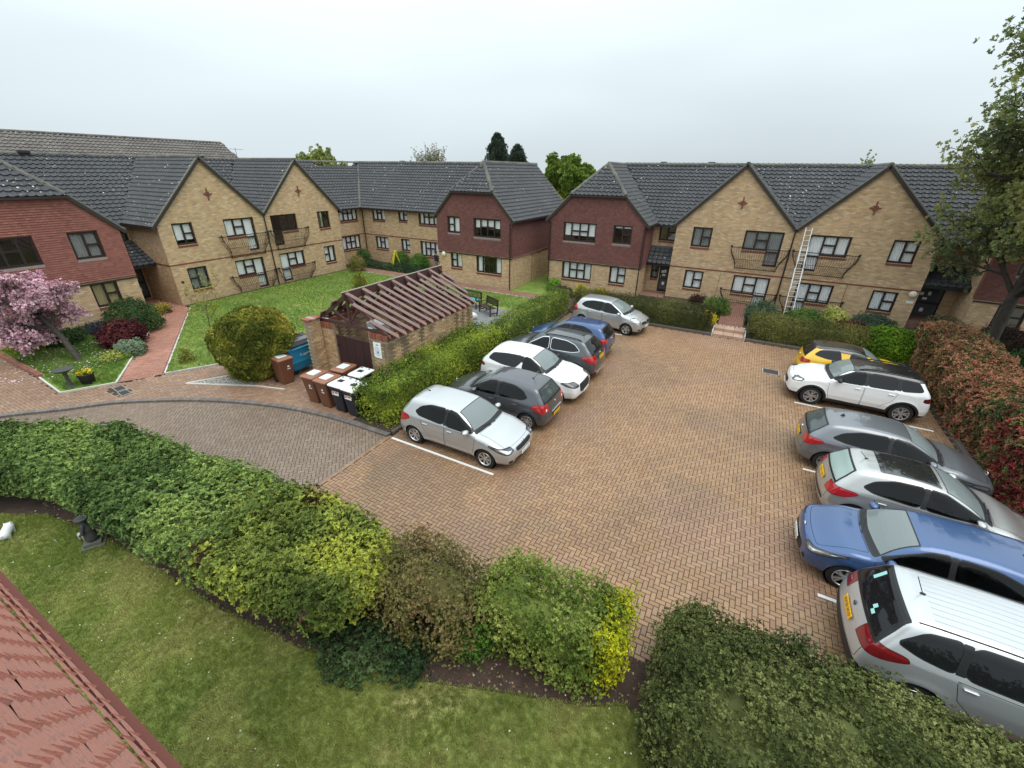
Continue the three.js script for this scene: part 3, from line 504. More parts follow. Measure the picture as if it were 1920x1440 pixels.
function wallLamp(parent, x, y, z) { const m = mesh('wall_light', new THREE.SphereGeometry(0.17, 16, 12).scale(1, 1, 0.55).translate(x, y, z + 0.1), std([.78, .74, .6], 0.35), parent); mesh('base', new THREE.CylinderGeometry(0.13, 0.13, 0.04, 16).rotateX(Math.PI / 2).translate(x, y, z + 0.02), MAT.white, m); }
function entryDoor(parent, x0, x1, y0, y1, z) {
  const f = 0.06, g = new GB().box(x0, x0 + f, y0, y1, z - 0.1, z).box(x1 - f, x1, y0, y1, z - 0.1, z).box(x0 + f, x1 - f, y1 - f, y1, z - 0.1, z).box(x0 + f, x1 - f, y0, y0 + 0.16, z - 0.09, z - 0.02).box(x0 + f, x1 - f, (y0 + y1) / 2 - 0.08, (y0 + y1) / 2 + 0.04, z - 0.09, z - 0.02);
  const d = mesh('door', g.build(), MAT.black, parent); mesh('pane', boxG(x0 + f, x1 - f, y0 + 0.16, y1 - f, z - 0.065, z - 0.06), phys([.2, .22, .22], 0.05, { transmission: 0.6, thickness: 0 }), d);
  mesh('handle', boxG(x0 + 0.1, x0 + 0.14, y0 + 0.9, y0 + 1.1, z - 0.02, z + 0.04), std([.5, .5, .5], 0.3, { metalness: 1 }), d);
  const W = x1 - x0; for (const [u, v, w, h] of [[0.3, 0.72, 0.16, 0.16], [0.55, 0.74, 0.13, 0.2], [0.45, 0.60, 0.2, 0.12], [0.5, 0.3, 0.16, 0.2]]) mesh('notice', boxG(x0 + u * W - w / 2, x0 + u * W + w / 2, y0 + v * (y1 - y0) - h / 2, y0 + v * (y1 - y0) + h / 2, z - 0.058, z - 0.054), MAT.white, d);
}
function porchRoof(parent, x0, x1, yt, yb, zb, zf) { const L = Math.hypot(yt - yb, zf - zb); roofPlane(parent, [x0, yb, zf], [1, 0, 0], [0, (yt - yb) / L, -(zf - zb) / L], [[0, 0], [x1 - x0, 0], [x1 - x0, L], [0, L]], { tone: [.05, .052, .058], moss: 0.3 }); mesh('fascia', boxG(x0, x1, yb - 0.13, yb - 0.01, zf - 0.05, zf), MAT.black, parent); mesh('flashing', boxG(x0, x1, yt - 0.04, yt + 0.08, zb + 0.004, zb + 0.03), MAT.lead, parent); mesh('porch_soffit', boxG(x0, x1, yb - 0.13, yb - 0.11, zb, zf - 0.05), MAT.board, parent); }

// rooms behind the windows: floors, ceiling and a partition, in plain cream
function interior(parent, x0, x1, z0, z1) { mesh('interior', new GB().box(x0, x1, 0.0, 0.06, z0, z1).box(x0, x1, 2.4, 2.5, z0, z1).box(x0, x1, 4.66, 4.72, z0, z1).box(x0, x1, 0.06, 4.66, z0 - 0.1, z0).build(), MAT.room, parent); }
const RED_A = [[.29, .112, .085], [.275, .104, .08], [.305, .12, .094], [.26, .096, .074]], RED_B = [[.175, .07, .058], [.162, .063, .053], [.19, .077, .064], [.155, .06, .052]];
const YE = 4.78, YR = 8.0;
// twin-gabled front: two gables side by side with their windows and balconies
function twinGable(parent, x0, xm, x1, spec, yr, yString) {
  const c1 = (x0 + xm) / 2, c2 = (xm + x1) / 2, holes = [];
  for (const s of spec) holes.push(windowHole(s.r[0], s.r[1], s.r[2], s.r[3], s.cols));
  wall(parent, [[x0, -0.1], [x1, -0.1], [x1, YE], [c2, yr - 0.03], [xm, YE], [c1, yr - 0.03], [x0, YE]], 0, holes);
  for (const s of spec) windowIn(parent, ...s.r, 0, s.cols, s);
  mesh('string_course', boxG(x0 - 0.01, x1 + 0.01, yString - 0.035, yString + 0.035, -0.02, 0.018), MAT.sillBrick, parent);
}
const DOOR_R = (yb) => [[1, [1]], [1.05, [1, 1.1]], [1.15, [1.5, 1], yb]], DOOR_L = (yb) => [[1.15, [1.5, 1], yb], [1.05, [1, 1.1]], [1, [1]]];
seed(501);
{ // left-hand block with two brick gables
  const b = thing('gabled_block', 'yellow brick block with twin gables behind the courtyard lawn', 'building', [-29, 0, 0], Math.PI / 2, 'wings of the apartment complex');
  const x0 = 12.6, xm = 18.88, x1 = 25.1, ZE = -3.45, ZR = -6.75;
  twinGable(b, x0, xm, x1, [
    { r: [13.33, 14.43, 3.4, 4.6], cols: COL.LR, curtain: 'half', cut: 0.22 }, { r: [16.22, 18.17, 3.52, 4.6], cols: DOOR_R(2.56), curtain: 'net' },
    { r: [13.4, 14.5, 0.82, 2.1], cols: COL.RL, curtain: 'grey' }, { r: [16.27, 18.22, 1.06, 2.08], cols: DOOR_R(0.1), curtain: 'blind' },
    { r: [19.35, 21.36, 3.5, 4.6], cols: DOOR_L(2.62), curtain: 'none' }, { r: [23.13, 24.22, 3.4, 4.6], cols: COL.LR, curtain: 'none' },
    { r: [19.41, 21.41, 1.06, 2.08], cols: DOOR_L(0.14), curtain: 'net' }, { r: [23.2, 24.25, 0.84, 2.08], cols: COL.RL, curtain: 'blind' }], YR, 2.38);
  balcony(b, 15.72, 18.8, 2.32, 3.62, 0); balcony(b, 15.72, 18.8, 0.0, 1.14, 0); balcony(b, 18.98, 21.95, 2.36, 3.62, 0); balcony(b, 18.98, 21.95, 0.02, 1.14, 0);
  brickCross(b, 15.74, 6.04, 0.02); brickCross(b, 21.9, 6.04, 0.02); downpipe(b, 18.9, 0, -0.05, 4.7);
  const G = [{ xc: (x0 + xm) / 2, w: (xm - x0) / 2 }, { xc: (xm + x1) / 2, w: (x1 - xm) / 2 }];
  wing(b, { ...G[0], zf: 0, ye: YE, yr: YR, zr: ZR, ze: ZE, eR: 0 }); wing(b, { ...G[1], zf: 0, ye: YE, yr: YR, zr: ZR, ze: ZE, eL: 0 });
  mesh('valley', new GB().bar([xm, YE + 0.02, 0.15], [xm, YE + 0.02, ZE], 0.2, 0.03).build(), MAT.lead, b);
  sideWall(b, x0, -0.1, YE, ZE, -0.262, -1); sideWall(b, x1, -0.1, YE, -1.5, -0.262, 1);
  mesh('string_course', boxG(x0 - 0.018, x0, 2.345, 2.415, ZE, 0), MAT.sillBrick, b);
  mainRoof(b, { x0: 3.0, x1: 29.0, ze: ZE, zr: ZR, ye: YE, yr: YR, wings: [...G, { xc: 7.4, w: 3.25 }], gutters: [[10.65, 12.5]] });
  // recessed entrance beside the tile-hung block
  const up = windowHole(11.2, 12.5, 3.45, 4.48, COL.LR);
  wall(b, rectPts(10.5, 12.6, -0.1, YE), ZE, [up, rectPts(11.75, 12.55, 0.1, 2.05)]); windowIn(b, 11.2, 12.5, 3.45, 4.48, ZE, COL.LR, { curtain: 'none' }); entryDoor(b, 11.75, 12.55, 0.1, 2.05, ZE);
  porchRoof(b, 10.66, 12.58, 3.45, 2.35, ZE, -1.5);
  interior(b, 12.9, 24.8, -5.0, -0.35); mesh('rear_wall', boxG(3, 29, -0.1, YE, -10.2, -9.95), MAT.brick, b);
  mesh('wall_lamp', new THREE.SphereGeometry(0.07, 10, 8).translate(12.96, 1.4, 0.05), MAT.black, b);
  for (const [x, z] of [[10.5, ZR + 0.4], [19.6, ZR + 0.3]]) mesh('roof_vent', new RoundedBoxGeometry(0.5, 0.16, 0.35, 1, 0.03).translate(x, YR + 0.1, z - 0.35), MAT.gutter, b);
}
function tileHungBlock(b, x0, x1, zf, o) { // brick ground floor, tile-hung upper floor with a half-hipped roof
  const xc = (x0 + x1) / 2, w = (x1 - x0) / 2, ye = o.ye ?? YE, yr = o.yr ?? YR, yc = o.yc ?? 6.28, yt = o.yt, tan = (yr - ye) / w, xk = w - (yc - ye) / tan;
  const low = o.wins.filter((s) => s.r[3] < yt + 0.2), up = o.wins.filter((s) => s.r[3] >= yt + 0.2), H = (s) => windowHole(...s.r, s.cols);
  const upPoly = [[x0, yt], [x1, yt], [x1, ye], [xc + xk, yc], [xc - xk, yc], [x0, ye]];
  wall(b, rectPts(x0, x1, -0.1, yt), zf - 0.04, low.map(H)); wall(b, upPoly, zf, up.map(H), MAT.redBrick, 0.3, 'upper_wall');
  hangTiles(b, upPoly, zf, up.map(H), yt - 0.06, o.tones);
  mesh('drip_board', boxG(x0, x1, yt - 0.13, yt - 0.065, zf - 0.04, zf + 0.01), MAT.board, b);
  for (const s of low) windowIn(b, ...s.r, zf - 0.04, s.cols, s); for (const s of up) windowIn(b, ...s.r, zf + 0.03, s.cols, { ...s, sillMat: MAT.greySill });
  wing(b, { xc, w, zf, ye, yr, zr: o.zr, ze: o.ze, hip: { yc, hd: o.hd ?? 1.55 }, backZ: o.backZ, eL: o.eL ?? 0.22, eR: o.eR ?? 0.22 });
}
seed(502);
{ // left-hand tile-hung block
  const b = thing('tile_hung_block', 'bright red tile-hung block behind the pink blossom tree', 'building', [-28.4, 0, 0], Math.PI / 2, 'wings of the apartment complex');
  tileHungBlock(b, 4.15, 10.65, 0, { yt: 2.3, zr: -7.35, ze: -4.05, tones: RED_A, wins: [
    { r: [8.6, 9.75, 3.39, 4.63], cols: COL.LR, curtain: 'grey' }, { r: [5.2, 7.4, 3.39, 4.63], cols: COL.four, curtain: 'none' },
    { r: [8.65, 9.76, 1.0, 2.2], cols: COL.LR, curtain: 'beige' }, { r: [5.4, 7.47, 0.95, 2.15], cols: COL.three, curtain: 'beige' }] });
  sideWall(b, 10.65, -0.1, 2.29, -4.05, -0.302, 1); mesh('side_wall', boxG(10.35, 10.65, 2.3, YE, -4.05, -0.302), MAT.redBrick, b); sideHang(b, 10.652, -4.0, 0.02, 2.24, YE, RED_A, 1);
  sideWall(b, 4.15, -0.1, YE, -4.05, -0.302, -1); interior(b, 4.5, 10.3, -5.0, -0.35);
}
seed(503);
{ // back wing closing the corner of the courtyard
  const b = thing('back_wing', 'plain yellow brick wing with net-curtained windows at the courtyard corner', 'building', [0, 0, -28.9], 0, 'wings of the apartment complex');
  const W = [{ r: [-29.24, -27.78, 3.55, 4.6], cols: COL.three }, { r: [-26.3, -25.34, 3.65, 4.6], cols: COL.LR }, { r: [-24.19, -22.2, 3.5, 4.6], cols: COL.four }, { r: [-29.2, -27.74, 1.2, 2.24], cols: COL.three }, { r: [-26.29, -25.33, 1.25, 2.24], cols: COL.LR, curtain: 'half', cut: 0.1 }, { r: [-24.2, -22.28, 1.02, 2.22], cols: COL.four }];
  wall(b, rectPts(-30.5, -20.1, -0.1, YE), 0, W.map((s) => windowHole(...s.r, s.cols))); for (const s of W) windowIn(b, ...s.r, 0, s.cols, s);
  mesh('string_course', boxG(-30.4, -20.1, 2.32, 2.39, -0.02, 0.018), MAT.sillBrick, b);
  mainRoof(b, { x0: -34.0, x1: -17.05, ze: 0, zr: -3.3, ye: YE, yr: YR, wings: [{ xc: -17.1, w: 3.1 }], gutters: [[-30.2, -20.3]] });
  interior(b, -30.2, -20.4, -5.0, -0.35); mesh('rear_wall', boxG(-36, -17.05, -0.1, YE, -6.6, -6.35), MAT.brick, b);
  for (const x of [-28.5, -25.8]) mesh('roof_vent', new RoundedBoxGeometry(0.4, 0.14, 0.3, 1, 0.03).translate(x, YR + 0.1, -3.6), MAT.gutter, b);
  downpipe(b, -30.3, 0.0, -0.05, 4.6);
}
{ // short return between the gables and the corner
  const b = thing('corner_return', 'short yellow brick return between twin gables and back wing', 'building', [-30.5, 0, 0], Math.PI / 2, 'wings of the apartment complex');
  const W = [{ r: [26.5, 28.45, 3.5, 4.62], cols: COL.four }, { r: [26.4, 28.42, 1.19, 2.33], cols: COL.four }];
  wall(b, rectPts(25.1, 28.9, -0.1, YE), 0, W.map((s) => windowHole(...s.r, s.cols))); for (const s of W) windowIn(b, ...s.r, 0, s.cols, s);
  mesh('string_course', boxG(25.1, 28.88, 2.32, 2.39, -0.02, 0.018), MAT.sillBrick, b);
  roofPlane(b, [24.8, YE - 0.3, 0.3], [1, 0, 0], [0, 0.7, -0.714], [[0, 0], [4.1 - 0.3, 0], [4.1 + 3.3, 4.6], [0, 4.6]]);
  ridge(b, [24.8, YR + 0.0, -3.0], [32.2, YR + 0.0, -3.0]); mesh('gutter', new GB().bar([25.2, YE - 0.33, 0.34], [28.6, YE - 0.33, 0.34], 0.07, 0.11).build(), MAT.gutter, b);
  ridge(b, [28.55, YE - 0.27, 0.3], [32.2, YR - 0.02, -3.0]); interior(b, 25.3, 28.6, -5.0, -0.35);
}
seed(504);
{ // middle tile-hung block
  const b = thing('tile_hung_block', 'dark red tile-hung block with brick ground floor beside garden benches', 'building', [0, 0, -26], 0, 'wings of the apartment complex');
  tileHungBlock(b, -20.1, -14.0, 0, { yt: 2.26, zr: -6.2, ze: -2.9, backZ: -9.8, tones: RED_B, wins: [
    { r: [-19.16, -18.1, 3.54, 4.63], cols: COL.RL, curtain: 'half', cut: 0.1 }, { r: [-16.98, -14.83, 3.42, 4.62], cols: COL.four, curtain: 'half', cut: 0.5 },
    { r: [-19.07, -18.07, 1.12, 2.2], cols: COL.RL, curtain: 'blind' }, { r: [-16.87, -14.79, 1.0, 2.2], cols: COL.four, curtain: 'sides' }] });
  sideWall(b, -14.0, -0.1, 2.25, -9.7, -0.302, 1); mesh('side_wall', boxG(-14.3, -14.0, 2.26, YE, -9.7, -0.302), MAT.redBrick, b); sideHang(b, -13.998, -9.7, 0.02, 2.2, YE, RED_B, 1);
  sideWall(b, -20.1, -0.1, YE, -2.9, -0.302, -1); mesh('rear_wall', new GB().box(-20.1, -14, -0.1, YE, -9.75, -9.5).tri([-20.3, YE, -9.7], [-13.8, YE, -9.7], [-17.05, YR, -9.7]).build(), MAT.brick, b);
  wallLamp(b, -19.6, 2.03, -0.04); downpipe(b, -14.1, 0.02, -0.05, 4.4); interior(b, -19.7, -14.4, -5.0, -0.35);
  mesh('expansion_joint', boxG(-14.0, -13.994, 0, 2.2, -3.2, -3.17), MAT.black, b);
}
seed(505);
{ // right-hand tile-hung block
  const b = thing('tile_hung_block', 'dark red tile-hung block with white scalloped blinds above the hatchback hedge', 'building', [0, 0, -28.6], 0, 'wings of the apartment complex');
  tileHungBlock(b, -12.45, -5.94, 0, { yt: 2.02, yr: 8.02, zr: -5.25, ze: -1.95, tones: RED_B, yc: 6.24, wins: [
    { r: [-11.42, -9.13, 3.3, 4.52], cols: COL.four, curtain: 'half', cut: 0.3 }, { r: [-7.98, -6.78, 3.38, 4.52], cols: COL.LR, curtain: 'half', cut: 0.82 },
    { r: [-11.38, -9.22, 0.74, 1.94], cols: COL.four, curtain: 'blind' }, { r: [-7.97, -6.86, 0.79, 1.94], cols: COL.LR, curtain: 'blind' }] });
  for (const [x, o] of [[-5.94, 1], [-12.45, -1]]) { const zb = o > 0 ? -2.2 : -8; sideWall(b, x, -0.1, 2.01, zb, -0.302, o); mesh('side_wall', boxG(o > 0 ? x - 0.3 : x, o > 0 ? x : x + 0.3, 2.02, YE, zb, -0.302), MAT.redBrick, b); sideHang(b, x + o * 0.002, zb, 0.02, 1.96, YE, RED_B, o); }
  downpipe(b, -6.0, 0.03, -0.05, 4.5); downpipe(b, -12.35, 0.03, -0.05, 4.5); interior(b, -12, -6.4, -5.0, -0.35);
}
seed(506);
{ // right-hand block with two gables
  const b = thing('gabled_block', 'yellow brick block with twin gables and a white ladder against it', 'building', [0, 0, -30], 0, 'wings of the apartment complex');
  const x0 = -4.36, xm = 2.08, x1 = 8.43, ZE = -0.85, ZR = -4.1, yr = 8.04;
  twinGable(b, x0, xm, x1, [
    { r: [-3.36, -2.24, 3.4, 4.57], cols: COL.LR, curtain: 'grey' }, { r: [-0.45, 1.57, 3.46, 4.57], cols: DOOR_R(2.6), curtain: 'grey' }, { r: [-3.37, -2.25, 0.79, 1.95], cols: COL.LR, curtain: 'blind' }, { r: [-0.5, 1.5, 0.82, 1.95], cols: DOOR_R(0.0), curtain: 'blind' },
    { r: [2.82, 4.76, 3.45, 4.56], cols: DOOR_L(2.58), curtain: 'net' }, { r: [6.54, 7.66, 3.4, 4.57], cols: COL.LR, curtain: 'net' }, { r: [2.88, 4.7, 0.8, 1.92], cols: DOOR_L(0.0), curtain: 'net' }, { r: [6.48, 7.62, 0.79, 1.92], cols: COL.LR, curtain: 'net' }], yr, 2.1);
  balcony(b, -1.0, 2.0, 2.4, 3.62, 0); balcony(b, -1.05, 2.0, 0.0, 1.06, 0); balcony(b, 2.2, 5.3, 2.42, 3.64, 0); balcony(b, 2.2, 5.3, 0.0, 1.06, 0);
  brickCross(b, -0.95, 6.02, 0.02); brickCross(b, 5.26, 6.04, 0.02); downpipe(b, 2.05, 0, -0.05, 4.7);
  const G = [{ xc: (x0 + xm) / 2, w: (xm - x0) / 2 }, { xc: (xm + x1) / 2, w: (x1 - xm) / 2 }];
  wing(b, { ...G[0], zf: 0, ye: YE, yr, zr: ZR, ze: ZE, eR: 0, eL: 0.15 }); wing(b, { ...G[1], zf: 0, ye: YE, yr, zr: ZR, ze: ZE, eL: 0 });
  mesh('valley', new GB().bar([xm, YE + 0.02, 0.15], [xm, YE + 0.02, ZE], 0.2, 0.03).build(), MAT.lead, b);
  sideWall(b, x0, -0.1, YE, -1.2, -0.262, -1); sideWall(b, x1, -0.1, YE, -1.6, -0.262, 1);
  mainRoof(b, { x0: -9.2, x1: 22, ze: ZE, zr: ZR, ye: YE, yr, wings: [...G, { xc: -9.2, w: 3.4 }, { xc: 13.6, w: 3.2 }], gutters: [[-5.9, -4.5], [8.7, 10.4]] });
  wall(b, rectPts(-5.95, x0, -0.1, YE), ZE, [windowHole(-5.52, -4.42, 3.5, 4.56, COL.LR), rectPts(-5.1, -4.42, 0.15, 2.02), rectPts(-5.68, -5.16, 1.0, 1.99)]);
  windowIn(b, -5.52, -4.42, 3.5, 4.56, ZE, COL.LR, { curtain: 'none' }); entryDoor(b, -5.1, -4.42, 0.15, 2.02, ZE); windowIn(b, -5.68, -5.16, 1.0, 1.99, ZE, [[1, [1, 1]]], { curtain: 'grey' });
  porchRoof(b, -5.9, -4.38, 3.1, 2.14, ZE, -0.02); mesh('door_step', boxG(-5.9, -4.4, -0.1, 0.13, ZE, 0.7), std([.25, .14, .11], 0.85), b);
  wall(b, rectPts(x1 - 0.2, 10.5, -0.1, YE), -1.55, [rectPts(8.6, 9.9, 0.2, 2.3)]); entryDoor(b, 8.6, 9.9, 0.2, 2.3, -1.55); porchRoof(b, 8.45, 10.4, 3.2, 2.4, -1.55, -0.2); mesh('door_step', boxG(8.45, 10.3, -0.1, 0.5, -1.55, -0.1), std([.22, .12, .10], 0.85), b);
  wallLamp(b, 8.16, 1.93, 0); mesh('sign_plate', boxG(8.05, 8.34, 1.42, 1.55, 0.001, 0.02), MAT.white, b);
  mesh('cable', new GB().bar([-1.27, 2.08, 0.012], [-1.3, 0.5, 0.012], 0.012).bar([-1.3, 0.5, 0.012], [-1.6, 0.1, 0.012], 0.012).build(), MAT.black, b);
  interior(b, -4.0, 8.1, -5.0, -0.35); mesh('rear_wall', boxG(-12, 22, -0.1, YE, -7.5, -7.3), MAT.brick, b);
  for (const x of [-6.6, -3.5]) mesh('roof_vent', new RoundedBoxGeometry(0.42, 0.14, 0.3, 1, 0.03).translate(x, yr + 0.11, ZR - 0.3), MAT.gutter, b);
  mesh('expansion_joint', boxG(5.25, 5.28, 0.1, 2.05, -0.01, 0.004), MAT.sillBrick, b);
}
seed(507);
{ // tile-hung block half hidden by the tree on the right
  const b = thing('tile_hung_block', 'dark red tile-hung block half hidden behind the big leafy tree', 'building', [0, 0, -29.4], 0, 'wings of the apartment complex');
  tileHungBlock(b, 10.4, 16.8, 0, { yt: 2.1, yr: 8.0, zr: -4.6, ze: -1.4, tones: RED_B, wins: [{ r: [11.4, 12.6, 3.4, 4.5], cols: COL.LR, curtain: 'none' }, { r: [13.6, 15.7, 3.4, 4.5], cols: COL.four }, { r: [11.4, 12.5, 0.8, 1.95], cols: COL.LR, curtain: 'none' }, { r: [13.6, 15.7, 0.8, 1.95], cols: COL.four }] });
  sideWall(b, 10.4, -0.1, YE, -2.2, -0.302, -1); interior(b, 10.8, 16.4, -5.0, -0.35);
}
seed(508);
{ // long building behind, only its roof shows
  const b = thing('far_building', 'long building with weathered grey-brown tiled roof behind the twin gables', 'building', [-41.5, 0, 0], Math.PI / 2, 'wings of the apartment complex');
  const L = Math.hypot(3.9, 4.2); wall(b, rectPts(0, 28.4, -0.1, 5.4), 0, []);
  roofPlane(b, [-0.3, 5.55, 0.15], [1, 0, 0], [0, 3.9 / L, -4.2 / L], [[0, 0], [28.9, 0], [27.6, L], [0, L]], { tone: [.135, .118, .105], moss: 1.4 });
  mesh('rear_roof', new GB().quad([27.2, 9.45, -4.05], [0, 9.45, -4.05], [0, 5.4, -8.2], [28.4, 5.4, -8.2]).build(), MAT.roofSheet, b); ridge(b, [0, 9.48, -4.05], [27.2, 9.48, -4.05]);
  mesh('gable_wall', new GB().quad([28.4, -0.1, 0], [28.4, -0.1, -8.2], [28.4, 5.4, -8.2], [28.4, 5.4, 0]).tri([28.4, 5.4, 0], [28.4, 5.4, -8.2], [27.2, 9.4, -4.05]).build(), MAT.brick, b);
}
// ---------- cars: x forward, y up, origin on the ground midway between the axles ----------
const lerpTab = (tab, y) => { if (y <= tab[0][0]) return tab[0][1]; for (let i = 1; i < tab.length; i++) if (y <= tab[i][0]) { const a = tab[i - 1], b = tab[i], t = (y - a[0]) / (b[0] - a[0]); return a[1] + (b[1] - a[1]) * t; } return tab[tab.length - 1][1]; };
const curvePts = (pts, n, closed = true) => new THREE.CatmullRomCurve3(pts.map((p) => V(p[0], p[1], 0)), closed, 'centripetal').getPoints(n).slice(0, closed ? -1 : undefined).map((p) => [p.x, p.y]);
const chaikin = (pts, r = 0.16, it = 2) => { for (let k = 0; k < it; k++) pts = pts.flatMap((p, i) => { const q = pts[(i + 1) % pts.length], m = (t) => [p[0] + (q[0] - p[0]) * t, p[1] + (q[1] - p[1]) * t]; return [m(r), m(1 - r)]; }); return pts; };
function clipSoup(tris, f) { // split a triangle list by the sign of f: [inside (f < 0), outside]
  const A = [], B = [];
  for (let i = 0; i < tris.length; i += 9) {
    const p = [[tris[i], tris[i + 1], tris[i + 2]], [tris[i + 3], tris[i + 4], tris[i + 5]], [tris[i + 6], tris[i + 7], tris[i + 8]]], s = p.map((q) => f(q[0], q[1], q[2]));
    const neg = (s[0] < 0) + (s[1] < 0) + (s[2] < 0);
    if (neg === 3) { A.push(...p[0], ...p[1], ...p[2]); continue; } if (neg === 0) { B.push(...p[0], ...p[1], ...p[2]); continue; }
    const k = neg === 1 ? s.findIndex((q) => q < 0) : s.findIndex((q) => q >= 0), a = p[k], b = p[(k + 1) % 3], c = p[(k + 2) % 3], mix = (u, v, su, sv) => { const t = su / (su - sv); return [u[0] + (v[0] - u[0]) * t, u[1] + (v[1] - u[1]) * t, u[2] + (v[2] - u[2]) * t]; };
    const ab = mix(a, b, s[k], s[(k + 1) % 3]), ac = mix(a, c, s[k], s[(k + 2) % 3]), one = neg === 1 ? A : B, two = neg === 1 ? B : A;
    one.push(...a, ...ab, ...ac); two.push(...ab, ...b, ...c, ...ab, ...c, ...ac);
  }
  return [A, B];
}
function plateTex(bg, txt) {
  const c = document.createElement('canvas'); c.width = 256; c.height = 56; const g = c.getContext('2d'); g.fillStyle = bg; g.fillRect(0, 0, 256, 56); g.fillStyle = '#15130c';
  if (txt) { g.font = 'bold 46px sans-serif'; g.textAlign = 'center'; g.textBaseline = 'middle'; g.fillText(txt, 128, 30); } else { seed(bg.length * 77 + 5); for (let i = 0; i < 7; i++) { const x = 16 + i * 32 + (i > 3 ? 8 : 0); g.fillRect(x, 10, 6, 36); if (rnd() > 0.4) g.fillRect(x, 10 + 15 * Math.floor(rnd() * 3), 18, 6); if (rnd() > 0.5) g.fillRect(x + 14, 10, 5, 36); } }
  const t = new THREE.CanvasTexture(c); t.colorSpace = THREE.SRGBColorSpace; t.magFilter = THREE.LinearFilter; return t;
}
const CM = {
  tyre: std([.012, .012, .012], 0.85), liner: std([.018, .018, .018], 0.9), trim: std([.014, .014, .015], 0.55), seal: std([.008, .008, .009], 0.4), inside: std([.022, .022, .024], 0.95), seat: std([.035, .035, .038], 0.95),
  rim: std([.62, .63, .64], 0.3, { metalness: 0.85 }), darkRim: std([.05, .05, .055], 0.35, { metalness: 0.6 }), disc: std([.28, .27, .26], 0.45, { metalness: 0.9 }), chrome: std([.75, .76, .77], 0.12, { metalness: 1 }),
  side: phys([.22, .24, .24], 0.03, { transmission: 1, thickness: 0, ior: 1.4 }), privacy: phys([.010, .011, .012], 0.04, { ior: 1.42 }),
  screen: phys([.36, .42, .42], 0.10, { transmission: 0.5, thickness: 0, ior: 1.5 }), rearScreen: phys([.20, .25, .25], 0.10, { transmission: 0.7, thickness: 0, ior: 1.5 }),
  head: phys([.66, .68, .70], 0.10, { clearcoat: 1, metalness: 0.85 }), headDark: phys([.05, .055, .06], 0.1, { clearcoat: 1 }), tail: phys([.42, .012, .016], 0.12, { clearcoat: 1 }), tailDark: phys([.10, .01, .012], 0.1, { clearcoat: 1 }), lampWhite: phys([.75, .70, .66], 0.15, { clearcoat: 1 }),
  yellowPlate: std([1, 1, 1], 0.5, { map: plateTex('#e8b400') }), namedPlate: std([1, 1, 1], 0.5, { map: plateTex('#eeb000', 'KY10 VCO') }), whitePlate: std([1, 1, 1], 0.5, { map: plateTex('#e9e9e4') }),
};
function paint(rgb, metal = 0.45, rough = 0.34) {
  return phys([1, 1, 1], rough, { metalness: metal, clearcoat: 1, clearcoatRoughness: 0.06, color: new THREE.Color().setRGB(...rgb) });
}
function wheelParts(R, w, style, rimMat) {
  const T = new THREE.LatheGeometry([[R * 0.66, -w / 2 + 0.012], [R * 0.86, -w / 2], [R * 0.97, -w / 2 + 0.02], [R, -w / 2 + 0.05], [R, w / 2 - 0.05], [R * 0.97, w / 2 - 0.02], [R * 0.86, w / 2], [R * 0.66, w / 2 - 0.012]].map((p) => new THREE.Vector2(p[0], p[1])), 28).rotateX(Math.PI / 2);
  const g = new GB(); g.geo(new THREE.LatheGeometry([[0.001, w / 2 - 0.075], [R * 0.18, w / 2 - 0.07]].map((p) => new THREE.Vector2(p[0], p[1])), 20).rotateX(Math.PI / 2)); g.geo(new THREE.TorusGeometry(R * 0.655, 0.016, 6, 28), M4(0, 0, w / 2 - 0.02));
  g.geo(new THREE.CylinderGeometry(R * 0.17, R * 0.17, 0.03, 14).rotateX(Math.PI / 2).translate(0, 0, w / 2 - 0.035));
  const n = style.n; for (let i = 0; i < n; i++) { const a = i / n * 6.2832; for (const off of style.twin ? [-style.twin, style.twin] : [0]) { const b = a + off, c = [Math.cos(b), Math.sin(b)], c0 = [Math.cos(a + off * 0.6), Math.sin(a + off * 0.6)], th = style.w; const nx = -c[1] * th / 2, ny = c[0] * th / 2; const p0 = [c0[0] * R * 0.14, c0[1] * R * 0.14], p1 = [c[0] * R * 0.65, c[1] * R * 0.65], z0 = w / 2 - 0.03, z1 = w / 2 - 0.022, k = 0.7; g.quad([p0[0] - nx * k, p0[1] - ny * k, z0], [p1[0] - nx, p1[1] - ny, z1], [p1[0] + nx, p1[1] + ny, z1], [p0[0] + nx * k, p0[1] + ny * k, z0]); g.quad([p0[0] - nx * k, p0[1] - ny * k, z0 - 0.05], [p1[0] - nx, p1[1] - ny, z1 - 0.05], [p1[0] - nx, p1[1] - ny, z1], [p0[0] - nx * k, p0[1] - ny * k, z0]); g.quad([p0[0] + nx * k, p0[1] + ny * k, z0], [p1[0] + nx, p1[1] + ny, z1], [p1[0] + nx, p1[1] + ny, z1 - 0.05], [p0[0] + nx * k, p0[1] + ny * k, z0 - 0.05]); } }
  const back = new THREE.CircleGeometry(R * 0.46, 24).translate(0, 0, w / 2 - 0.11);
  return { T, rim: g.build(0.5), back, rimMat };
}
